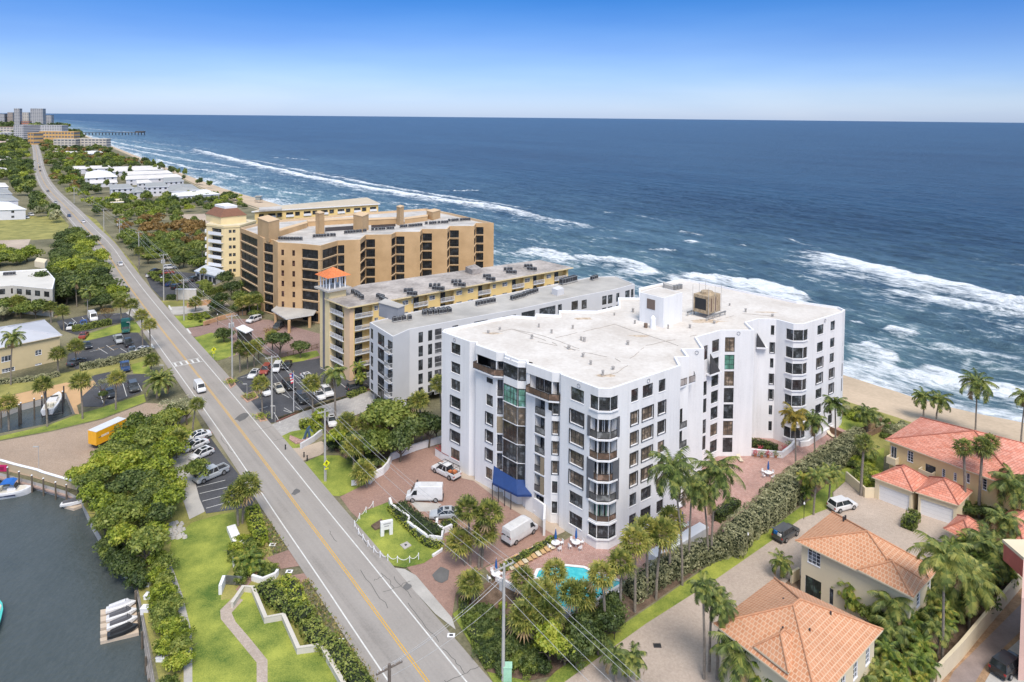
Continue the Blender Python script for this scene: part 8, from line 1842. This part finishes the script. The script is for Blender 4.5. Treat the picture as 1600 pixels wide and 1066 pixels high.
def span(A_, B_, offs, dz, label, sag=.8, r=.03):
 b = MB()
 for s_ in offs:
  p = Vector((A_[0].x+A_[2].x*s_, A_[0].y+A_[2].y*s_, A_[1]+dz)); q = Vector((B_[0].x+B_[2].x*s_, B_[0].y+B_[2].y*s_, B_[1]+dz)); wire(b, p, q, sag, r=r)
 return tag(b.build('power_line'), label, 'power line', 'overhead wires along the road')
seq = [PN]+main
for i in range(len(seq)-1):
 for s_ in (-1.15, 0.55, 1.15): span(seq[i], seq[i+1], (s_,), -.05, 'thin overhead wire strung between the roadside poles', r=.018 if i < 2 else .028)
 span(seq[i], seq[i+1], (.25,), -3.6, 'thin overhead wire strung between the roadside poles', sag=1.0, r=.022)
W_ = PO[10]
for s_, dz in ((-.6, -.1), (0, -.3), (.6, -.1), (.2, -2.4)):
 b = MB(); p = Vector((PO[0][0].x, PO[0][0].y, PO[0][1]+dz-1.2))+Vector((PO[0][2].x, PO[0][2].y, 0))*s_; q = Vector((W_[0].x, W_[0].y, W_[1]+dz*.5))+Vector((W_[2].x, W_[2].y, 0))*s_; wire(b, p, q, .6, r=.016); tag(b.build('power_line'), 'thin wire crossing above the road to the wooden pole', 'power line', 'wires crossing the road')
YS = M('fluorescent_yellow', (.80, .82, .02), .5, .05); BLK = M('sign_black', (.02, .02, .02), .6)
def cross_sign(px, label, z=2.6, par=None, s_=.55):
 c = P(*px); o = thing('crossing_sign', label, 'road sign', (c.x, c.y, 0)); _, e, _ = road_at(*px); n = Vector((e.y, -e.x)); f = -e
 def pt(u, v, k): q = n*u+f*k; return (q.x, q.y, v)
 b = MB(); b.tube((0, 0, 0), (0, 0, z+s_*1.4), .04, .04, POLEC, 6); b.build('post', o)
 b = MB(); q = [pt(0, z-s_, .08), pt(s_, z, .08), pt(0, z+s_, .08), pt(-s_, z, .08)]; r_ = [pt(0, z-s_, .06), pt(s_, z, .06), pt(0, z+s_, .06), pt(-s_, z, .06)]; b.face(q, YS); b.face(r_[::-1], YS)
 for i in range(4): b.face([q[i], r_[i], r_[(i+1) % 4], q[(i+1) % 4]], YS)
 b.build('sign_plate', o)
 b = MB()
 for (x0, x1, y0, y1) in ((-.05, .05, .22, .32), (-.07, .07, -.02, .2), (-.12, -.04, -.3, -.02), (.04, .12, -.3, -.02), (-.16, -.07, .02, .16), (.07, .16, .02, .16)): b.face([pt(x0*s_*2, z+y0*s_*1.9, .09), pt(x1*s_*2, z+y0*s_*1.9, .09), pt(x1*s_*2, z+y1*s_*1.9, .09), pt(x0*s_*2, z+y1*s_*1.9, .09)], BLK)
 b.build('pedestrian_symbol', o)
 b = MB(); b.face([pt(-.32, z-s_-.42, .08), pt(.32, z-s_-.42, .08), pt(.32, z-s_-.12, .08), pt(-.32, z-s_-.12, .08)], YS); b.build('arrow_plate', o)
 b = MB(); b.face([pt(-.2, z-s_-.3, .09), pt(.2, z-s_-.34, .09), pt(.2, z-s_-.24, .09)], BLK); b.build('arrow_symbol', o); return o
cross_sign((510, 753), 'yellow diamond pedestrian crossing sign by the near concrete pole', z=3.2, s_=.62)
cross_sign((334, 562), 'yellow diamond pedestrian crossing sign on the second lawn', z=2.6, s_=.62)
c = P(459, 644); o = thing('flagpole', 'white flagpole with a red and white striped flag in the east lot', 'flagpole', (c.x, c.y, 0)); b = MB(); b.tube((0, 0, 0), (0, 0, 8.6), .07, .04, WHITE2, 8); b.tube((0, 0, 8.6), (0, 0, 8.75), .1, .03, PYEL, 8); b.build('pole', o)
b = MB(); R_ = M('flag_red', (.6, .05, .08), .7); W__ = M('flag_white', (.7, .7, .7), .7); B__ = M('flag_blue', (.03, .05, .25), .7)
for k in range(7):
 z1 = 8.3-k*.3; b.face([(-.05, .04, z1-.3), (-.9+k*.05, .1, z1-.55), (-.9+k*.05, .1, z1-.25), (-.05, .04, z1)], R_ if k % 2 == 0 else W__)
b.face([(-.05, .03, 7.2), (-.45, .06, 7.08), (-.45, .06, 8.15), (-.05, .03, 8.3)], B__); b.build('flag', o)
def lamp(px, h, label, kind='globe'):
 c = P(*px); o = thing('lamp_post', label, 'lamp post', (c.x, c.y, 0)); b = MB(); b.tube((0, 0, 0), (0, 0, h), .05, .04, DARKF if kind == 'globe' else POLEC, 6); b.build('post', o); b = MB()
 if kind == 'globe': b.tube((0, 0, h), (0, 0, h+.12), .1, .15, WHITE2, 8); b.tube((0, 0, h+.12), (0, 0, h+.4), .15, .06, WHITE2, 8)
 else: b.box(-.9, 0, -.1, .1, h-.05, h+.08, POLEC)
 b.build('lamp_head', o)
lamp((960, 1000), 2.6, 'black garden lamp on the lawn below the pool palms'); lamp((1168, 862), 2.4, 'black garden lamp on the lawn left of the grey SUV'); lamp((1256, 812), 2.4, 'black garden lamp on the lawn between hedge and white SUV')
lamp((61, 745), 5.2, 'thin brown pole standing on the plaza wall', 'arm'); lamp((203, 520), 3, 'small pole by the driveway mouth on the left', 'arm'); lamp((256, 640-24), 6.5, 'thin pole beside the date palm', 'arm'); lamp((386, 625), 3.5, 'short white lamp post in the left island of the east lot', 'arm')
lamp((430, 662), 3.6, 'short stout post at the road corner of the grey paver drive', 'arm'); lamp((137, 493), 8, 'pale lamp pole behind the white van', 'arm'); lamp((318, 470), 3, 'small lamp on the planted terrace', 'globe'); lamp((340, 508), 3, 'black lamp on the front lawn edge', 'globe')
def bollard(px, label, grp=None): c = P(*px); b = MB(); b.tube((c.x, c.y, 0), (c.x, c.y, .9), .14, .1, BLKP, 8); b.tube((c.x, c.y, .9), (c.x, c.y, .95), .16, .16, BLKP, 8); tag(b.build('bollard'), label, 'bollard', grp)
bollard((446, 703), 'dark bollard at the tip of the statue lawn'); bollard((475, 715), 'left dark bollard of the pair on the ramp paving'); bollard((480, 720), 'right dark bollard of the pair on the ramp paving'); bollard((652, 759), 'dark post behind the white work van roof')
c = P(480, 688); o = thing('garden_statue', 'blue green abstract statue in the flower bed by the grey paver drive', 'statue', (c.x, c.y, 0)); SB = M('blue_bronze', (.06, .11, .17), .5, .3, 2)
b = MB(); b.path([(-.6, 0, 0), (-.3, 0, 1.2), (.1, 0, 2.2), (.5, 0, 2.7)], .28, .2, SB, 8); b.path([(.5, 0, 0), (.4, 0, 1.3), (.1, 0, 2.2)], .25, .22, SB, 8); b.path([(.1, 0, 2.2), (.7, .1, 2.0), (1.0, .1, 1.6)], .15, .1, SB, 6); b.build('figure', o); b = MB(); b.box(-1, 1, -.8, .8, 0, .2, CONC); b.build('base', o)
b = MB(); q = [P2(x, y) for x, y in ((453, 682), (472, 690), (484, 683), (482, 692), (462, 695), (452, 688))]; b.prism([tuple(p) for p in q], .08, .3, M('red_white_flowers', (.4, .25, .22), .9, .5, 3)); tag(b.build('flower_bed'), 'low red and white flower bed around the statue', 'flower bed')
wall_line('garage_ramp_wall', [(470, 702), (490, 690), (504, 678)], .4, 0, 1.1, GREYW, 'grey sloping wall beside the ramp behind the statue lawn')
wall_line('boundary_wall', [(577, 757), (586, 748), (598, 742), (606, 733), (612, 719), (650, 704), (690, 692)], .35, 0, 1.3, WHITE, 'white zigzag wall along the top of the condo drive')
wall_line('lot_kerb', [(432, 660), (470, 643), (545, 619), (578, 609)], .3, 0, .25, M('dark_red_kerb', (.2, .09, .07)), 'reddish kerb between the east lot and grey paver drive', 'kerb')
wall_line('retaining_wall', [(362.5, 951), (380, 925), (395, 926), (415, 974), (442.5, 969), (466, 1022), (502, 1017), (530, 1066), (556, 1112)], .35, 0, .75, M('cream_white_wall', (.56, .52, .46), .8, .06), 'zigzag white wall on the left lawn', cap=MATS['cream_white_wall'])
wall_line('planter_wall', [(394, 907), (410, 912), (430, 904), (434, 898)], .35, 0, .8, WHITE, 'small white wall around the roadside planter')
wall_line('garden_bench_wall', [(361, 828), (374, 858)], 1.2, 0, .7, WHITE, 'long white slab bench on the edge of the left lawn', 'bench'); wall_line('low_white_wall', [(366, 876), (368, 887)], .6, 0, .7, WHITE, 'short white wall end below the slab bench')
wall_line('white_gate_post', [(344, 930), (350, 914)], .4, 0, 1.3, WHITE, 'white post of the glass gate on the left lawn');
t = MB(); a, c = P2(351, 914), P2(378, 916)
t.prism([tuple(a), tuple(c), tuple(c+Vector((0, .06))), tuple(a+Vector((0, .06)))], .1, 1.3, MG('gate_glass', (.12, .13, .12), .3, .2)); tag(t.build('glass_gate'), 'dark glass fence panel beside the white gate post', 'fence')
wall_line('island_planter_wall', [(609, 787), (612, 797), (640, 817), (637, 824), (667, 846), (690, 849), (692, 836)], .35, 0, 1.0, WHITE, 'zigzag white planter wall of the sign island')
wall_line('small_planter_wall', [(683, 818), (682, 828), (693, 834), (706, 828)], .35, 0, .9, WHITE, 'small curved white planter wall by the silver car')
wall_line('island_kerb', [(693, 852), (690, 862), (676, 871)], .3, 0, .4, WHITE, 'low white kerb curving off the sign island', 'kerb')
SG = thing('entrance_sign', 'white monument sign on two legs on the sign island lawn', 'sign'); A, B = P2(595, 840), P2(614, 836); e = (B-A).normalized(); n = Vector((-e.y, e.x))
b = MB(); b.prism([tuple(A), tuple(B), tuple(B+n*.5), tuple(A+n*.5)], 1.0, 2.2, WHITE); b.build('sign_panel', SG)
for k, s_ in enumerate((0, .72)): a = A+(B-A)*s_; c = A+(B-A)*(s_+.28); b = MB(); b.prism([tuple(a), tuple(c), tuple(c+n*.5), tuple(a+n*.5)], 0, .997, WHITE); b.build('leg', SG)
b = MB()
for (z_, s0, s1) in ((1.8, .22, .8), (1.45, .3, .7)):
 k = s0
 while k < s1: wbox(b, A, B, (B-A).length*k, (B-A).length*(k+.035), z_, z_+.18, .004, .02, M('grey_lettering', (.35, .35, .38), .6)); k += .05
b.build('lettering', SG)
q = [P2(x, y) for x, y in ((580, 824), (586, 830), (604, 824), (596, 814))]; b = MB(); b.prism([tuple(p) for p in q], .08, .35, MULCH); tag(b.build('fountain_bed'), 'small square bed with brown plants behind the white sign', 'flower bed')
q = [P2(x, y) for x, y in ((625, 853), (632, 860), (643, 854), (636, 848))]; b = MB(); b.prism([tuple(p) for p in q], .085, .2, CONC); q2 = offset([tuple(p) for p in q], .45); b.prism(q2, .201, .23, DARKF); tag(b.build('utility_cover'), 'pale square slab with dark lid on the island lawn', 'utility cover')
b = MB(); c = P2(553, 757); A, B = P2(549, 762), P2(557, 761); wbox(b, A, B, 0, (B-A).length, .3, 1.2, -.1, 0, WHITE2); tag(b.build('street_number_sign'), 'small white sign board on the pole lawn', 'sign')
cf = thing('chain_fence', 'white posts with drooping chain around the sign island lawn', 'fence'); cp = [(561, 818), (568, 806), (578, 797), (554, 828), (560, 838), (567, 846), (574, 856), (583, 865), (591, 873), (603, 877), (620, 880), (640, 879), (653, 874)]
cps = [P2(x, y) for x, y in ([(583, 793), (572, 802), (562, 812)]+[(554, 824), (560, 836), (567, 845), (575, 855), (584, 864), (594, 872), (606, 877), (621, 880), (640, 880), (654, 875)])]
for i, p in enumerate(cps):
 b = MB(); b.tube((p.x, p.y, 0), (p.x, p.y, .95), .07, .06, WHITE2, 6); b.tube((p.x, p.y, .95), (p.x, p.y, 1.05), .09, .02, WHITE2, 6); b.build('post', cf)
 if i: q = cps[i-1]; b = MB(); wire(b, Vector((q.x, q.y, .9)), Vector((p.x, p.y, .9)), .45, 8, .035); [b.mats.__setitem__(k, WHITE2) for k in range(len(b.mats))]; b.build('chain', cf)
PW = NB('pool_water'); PW.b.inputs['Base Color'].default_value = (.05, .50, .56, 1); PW.b.inputs['Roughness'].default_value = .12; n1 = PW.noise(pos(PW), 3, 3); PW.bump(n1, .3, .05)
cl_ = PW.ramp(PW.noise(pos(PW), 1.2, 3), [(.35, (.04, .42, .52)), (.65, (.10, .60, .64))]); PW.link(cl_, PW.b.inputs['Base Color'])
pp = [(842, 893), (882, 886), (912, 889), (926, 896), (972, 912), (968, 922), (897, 960), (852, 932), (862, 912), (838, 903)]
sheet('pool_water', pp, .09, PW.m); q = [P2(*p) for p in pp]; qq = offset([tuple(p) for p in q], -.45); b = MB()
for i in range(len(q)): j = (i+1) % len(q); b.face([(*qq[i], .14), (*qq[j], .14), (*q[j], .14), (*q[i], .14)][::1 if area(qq) > 0 else -1], WHITE2)
tag(b.build('pool_coping'), 'white coping edging the turquoise swimming pool', 'pool edge')
wall_line('pool_wall', [(897, 968), (960, 928), (1010, 898), (1022, 890)], .3, 0, .8, WHITE, 'low white wall along the lower right of the pool deck')
wall_line('pool_wall', [(775, 908), (800, 922), (845, 940), (888, 966)], .3, 0, .8, WHITE, 'low white wall along the lower left of the pool deck, behind the pole')
wall_line('white_planter_box', [(1018, 886), (1060, 862), (1100, 838)], 1.5, 0, 1.7, WHITE, 'long white planter box left of the tall coconut trio', 'planter', cap=WHITE2)
wall_line('terrace_parapet', [(1148, 708), (1180, 712), (1222, 716), (1236, 705), (1242, 698)], .35, 0, 1.1, WHITE, 'white parapet around the private terrace with red plants', cap=WHITE2)
wall_line('plinth_wall', [(1250, 698), (1262, 697), (1285, 682), (1300, 672), (1312, 664)], .4, 0, 1.0, WHITE, 'low white plinth wall at the foot of the seaward corner')
LOU = M('tan_lounger', (.55, .36, .18), .7, .1, 2); LC = M('cream_cushion', (.62, .55, .42), .8)
def lounger(px, head, label, grp=None, mt=None):
 a, c = P2(*px), P2(*head); e = (c-a).normalized(); o = thing('sun_lounger', label, 'sun lounger', (a.x, a.y, .07), math.atan2(e.y, e.x), grp)
 b = MB(); b.box(-.9, .4, -.33, .33, .25, .33, mt or LC); b.build('seat', o); b = MB(); b.face([(.4, -.33, .33), (.95, -.33, .7), (.95, .33, .7), (.4, .33, .33)], mt or LC); b.face([(.4, .33, .28), (.95, .33, .65), (.95, -.33, .65), (.4, -.33, .28)], mt or LC); b.build('backrest', o)
 for x in (-.8, .3):
  for s_ in (-1, 1): b = MB(); b.box(x-.03, x+.03, s_*.28-.03, s_*.28+.03, 0, .25, LOU); b.build('leg', o)
for k in range(10): x = 797+k*7.0; y = 888-k*3.6; lounger((x, y), (x-6, y-7), 'tan sun lounger in the row between the planter hedge and the pool', 'sun loungers beside the pool', LOU if k % 3 else LC)
lounger((1156, 720), (1150, 712), 'single cream lounger below the private terrace'); lounger((1298, 682), (1290, 676), 'single cream lounger near the seaward corner')
BLU = M('blue_umbrella', (.02, .11, .36), .7, .1, 2)
def umbrella(px, label, white=False):
 c = P(*px); o = thing('closed_umbrella', label, 'parasol', (c.x, c.y, .07)); b = MB(); b.tube((0, 0, 0), (0, 0, 2.9), .03, .025, WHITE2, 6); b.build('pole', o); b = MB(); m_ = BLU; b.tube((0, 0, 1.2), (0, 0, 1.5), .12, .2, m_, 8); b.tube((0, 0, 1.5), (0, 0, 2.2), .2, .13, m_, 8); b.tube((0, 0, 2.2), (0, 0, 2.75), .13, .03, m_, 8); b.build('canopy', o)
 t = thing('patio_table', label.replace('closed blue parasol', 'white round table').replace('with', 'under'), 'table', (c.x, c.y, .07)); b = MB(); b.tube((0, 0, .7), (0, 0, .76), .65, .65, WHITE2, 16); b.build('tabletop', t); b = MB(); b.tube((0, 0, 0), (0, 0, .7), .1, .06, WHITE2, 8); b.build('pedestal', t)
 for k in range(4):
  a = k*1.57+.5; x, y = c.x+math.cos(a)*1.05, c.y+math.sin(a)*1.05; ch = thing('patio_chair', 'white patio chair around a '+('parasol table '+label.split(' ', 3)[3]), 'chair', (x, y, .07), a, 'patio chairs around the parasol tables')
  b = MB(); b.box(-.22, .22, -.22, .22, .4, .45, WHITE2); b.build('seat', ch); b = MB(); b.box(.18, .23, -.22, .22, .45, .85, WHITE2); b.build('backrest', ch)
  for sx in (-1, 1):
   for sy in (-1, 1): b = MB(); b.box(sx*.2-.02, sx*.2+.02, sy*.2-.02, sy*.2+.02, 0, .4, WHITE2); b.build('leg', ch)
umbrella((868, 856), 'closed blue parasol by the planter hedge end'); umbrella((900, 855), 'closed blue parasol against the white building'); umbrella((1200, 745), 'closed blue parasol on the seaward terrace'); umbrella((775, 905), 'closed blue parasol at the left corner of the pool deck'); umbrella((1066, 828), 'closed blue parasol behind the white planter box')
def fence(px, h, label, mt, name='fence', step=1.6, solid=False):
 pts = [P2(*p) for p in px]; o = thing(name, label, 'fence');
 for i in range(len(pts)-1):
  a, c = pts[i], pts[i+1]; e = (c-a).normalized(); n = Vector((e.y, -e.x))*.04; L = (c-a).length; b = MB()
  for z in ((h-.08, h), (.15, .22)): b.prism([tuple(a+n), tuple(c+n), tuple(c-n), tuple(a-n)], z[0], z[1], mt)
  for k in range(int(L/(.12 if solid else .18))): q = a+e*(k*(.12 if solid else .18)); b.prism([tuple(q+n*.4), tuple(q-n*.4), tuple(q-n*.4+e*(.1 if solid else .03)), tuple(q+n*.4+e*(.1 if solid else .03))], .2, h-.07, mt)
  b.build('fence_panel', o)
  for k in range(int(L/step)+1): q = a+e*(k*step); b = MB(); b.prism([tuple(q+n*1.3), tuple(q-n*1.3), tuple(q-n*1.3+e*.1), tuple(q+n*1.3+e*.1)], 0, h+.05, mt); b.build('post', o)
WDB = M('brown_timber', (.22, .14, .085), .85, .2, 2)
fence([(1112, 818), (1144, 800), (1150, 806)], 1.6, 'black metal fence and gate at the terrace end', DARKF, 'metal_fence'); fence([(1292, 674), (1325, 690), (1378, 662)], 1.3, 'brown timber fence along the beach walkway', WDB, 'wooden_fence', solid=True); fence([(1345, 690), (1392, 668)], 1.2, 'second brown timber fence on the dune side of the walkway', WDB, 'wooden_fence', solid=True)
q = [P2(x, y) for x, y in ((1326, 690), (1378, 664), (1390, 668), (1344, 692))]; b = MB(); b.prism([tuple(p) for p in q], .3, .45, WDB); tag(b.build('beach_walkway'), 'brown timber walkway leading over the dune to the beach', 'walkway')
fence([(440, 560), (470, 552), (498, 544)], 1.2, 'brown fence above the lawn by the yellow building', WDB, 'wooden_fence')
wall_line('villa_wall', [(1322, 752), (1352, 778), (1368, 778)], .3, 0, 1.7, CREAM, 'cream wall between side yard and garages'); wall_line('garden_wall', [(1455, 1078), (1500, 1030), (1545, 975), (1592, 920), (1640, 880)], .35, 0, 2.0, M('cream_garden_wall', (.62, .53, .38), .85, .06), 'long cream wall between the villa garden and the mulch alley')
wall_line('villa_gate_wall', [(1236, 912), (1248, 905)], .3, 0, 1.6, CREAM, 'short cream wall between the two near villas')
wall_line('terrace_wall', [(292, 481), (325, 476), (350, 470)], .3, 0, 1.6, M('orange_tan_wall', (.5, .3, .17)), 'orange tan retaining wall above the front lawn'); wall_line('terrace_wall', [(318, 509), (345, 500), (372, 493), (385, 492)], .4, 0, 1.2, MATS['orange_tan_wall'], 'tan wall sloping down along the brick entry')
a = [P2(x, y, 3) for x, y in ((368, 513), (384, 521), (396, 516), (380, 508))]; g = Bld('gatehouse', 'small dark gatehouse with white flat roof by the brick entry', 'gatehouse', a[0]); b = MB(); b.prism(offset([tuple(p) for p in a], .35), 0, 2.9, M('dark_green_wall', (.05, .05, .045))); g.add('wall', b); b = MB(); b.prism([tuple(p) for p in a], 2.9, 3.15, WHITE2); g.add('roof', b); b = MB(); wbox(b, a[0], a[1], .8, 2.4, 1, 2.2, -.34, -.3, GLASS); g.add('window', b)
a = [P2(x, y, 3.4) for x, y in ((303, 424), (336, 432), (352, 424), (322, 414))]; g = Bld('glass_pavilion', 'low pavilion with white roof at the foot of the yellow tower', 'pavilion', a[0]); b = MB(); b.prism(offset([tuple(p) for p in a], .5), 0, 3.3, GREYW); g.add('wall', b); b = MB(); b.prism([tuple(p) for p in a], 3.3, 3.6, M('pale_blue_roof', (.5, .54, .6))); g.add('roof', b)
for k in range(5): b = MB(); wbox(b, a[0], a[1], 1+k*2.6, 3+k*2.6, .4, 2.6, -.49, -.44, GLASS); g.add('window', b)
b = MB(); p = P(291, 468); b.box(p.x-3.4, p.x+3.4, p.y-.3, p.y+.3, 0, 3.4, M('pale_screen_wall', (.55, .52, .48))); b.box(p.x-3.5, p.x+3.5, p.y-.4, p.y+.4, 3.41, 3.55, WHITE2); tag(b.build('screen_wall'), 'pale blank wall panel beside the pole on the upper lawn', 'wall')
for px_, lb in (([(352, 594), (362, 590), (369, 602), (360, 608)], 'flower island with red kerb beside the tall pole'), ([(376, 620), (398, 612), (404, 622), (386, 630)], 'flower island with red kerb under the short lamp post'), ([(400, 648), (410, 646), (418, 658), (406, 660)], 'mulched island with red kerb at the road corner')):
 q = [P2(*p) for p in px_]; o = thing('planting_island', lb, 'planting bed', (0, 0, 0)); b = MB(); b.prism([tuple(p) for p in q], 0, .22, M('salmon_kerb', (.5, .3, .22))); b.build('kerb', o); b = MB(); b.prism(offset([tuple(p) for p in q], .3), .221, .26, MULCH); b.build('soil', o)
 b = MB(); cc_ = sum(q, Vector((0, 0)))/4
 for k in range(260): p = cc_+Vector((rnd.gauss(0, .9), rnd.gauss(0, .8))); lq(b, Vector((p.x, p.y, .3+rnd.random()*.35)), Vector((0, 0, 1)), .14, LEAFY, rnd)
 b.build('plants', o)
c = P(793, 1062); b = MB(); b.box(c.x-.45, c.x+.45, c.y-.4, c.y+.4, 0, 1.6, M('pale_green_box', (.35, .6, .45), .6)); b.box(c.x-.5, c.x+.5, c.y-.45, c.y+.45, 1.603, 1.7, MATS['pale_green_box']); tag(b.build('utility_box'), 'pale green utility box at the foot of the near concrete pole', 'utility box')
for x, y, lb in ((426, 852, 'white round cover in the weeds left of the road'), (452, 894, 'white cover on the grass between brick landings'), (531, 1002, 'white square cover in the dry verge'), (705, 994, 'square manhole cover right of the road'), (1027, 1010, 'dark rectangular drain grate in the villa driveway')):
 c = P(x, y); b = MB(); s_ = .45; b.box(c.x-s_, c.x+s_, c.y-s_*.7, c.y+s_*.7, .06, .125, DARKF if 'dark' in lb else WHITE2); b.box(c.x-s_*.5, c.x+s_*.5, c.y-s_*.35, c.y+s_*.35, .1255, .135, DARKF if 'dark' not in lb else BLKP); tag(b.build('utility_cover'), lb, 'cover')
b = MB()
for k in range(34): c = P(rnd.uniform(264, 290), rnd.uniform(818, 842)); r_ = rnd.uniform(.25, .5); b.tube((c.x, c.y, 0), (c.x+rnd.uniform(-.1, .1), c.y, r_), r_, r_*.5, CONC, 6)
struct(b.build('rubble_rocks'), 'stuff', 'pale rocks heaped between the trees and the lawn', 'rocks')
c = P(404, 316, -1); o = thing('lifeguard_tower', 'small lifeguard tower on the far beach', 'lifeguard tower', (c.x, c.y, -1.2)); b = MB(); b.box(-1.6, 1.6, -1.6, 1.6, 2, 4.4, M('grey_green_hut', (.3, .34, .33))); b.build('cabin', o); b = MB(); b.box(-2.2, 2.2, -2.2, 2.2, 4.41, 4.7, GREYR); b.build('roof', o); b = MB(); b.box(-2.2, 2.2, -2.2, 2.2, 1.8, 1.99, WDB); b.build('deck', o)
for sx in (-1, 1):
 for sy in (-1, 1): b = MB(); b.tube((sx*1.8, sy*1.8, -.5), (sx*1.8, sy*1.8, 1.8), .12, .12, WDB, 6); b.build('leg', o)
RPOT = random.Random(2)
for k, (x, y) in enumerate(((1180, 714), (1190, 716), (1200, 716), (1212, 716), (1226, 708), (1232, 700), (1188, 690+18), (1200, 708))):
 c = P(x, y); o = thing('potted_plant', 'small potted plant with reddish leaves on the private terrace', 'potted plant', (c.x, c.y, .07), 0, 'potted plants on the private terrace'); b = MB(); b.tube((0, 0, 0), (0, 0, .45), .2, .28, M('terracotta_pot', (.4, .18, .1)), 10); b.build('pot', o); b = MB()
 for j in range(60): lq(b, Vector((RPOT.gauss(0, .3), RPOT.gauss(0, .3), .55+RPOT.random()*.7)), Vector((0, 0, 1)), .14, FLOWR if k % 2 == 0 else LEAFM, RPOT)
 b.build('leaves', o)
c = P(3, 730, .8); b = MB(); b.box(c.x-.9, c.x+.9, c.y-.12, c.y+.02, .1, 1.2, M('magenta_board', (.5, .02, .12), .6)); b.box(c.x-.4, c.x+.4, c.y-.14, c.y-.121, .3, .9, M('dark_magenta', (.25, .01, .06))); tag(b.build('notice_board'), 'magenta notice board fixed to the plaza wall at the left border', 'notice board')
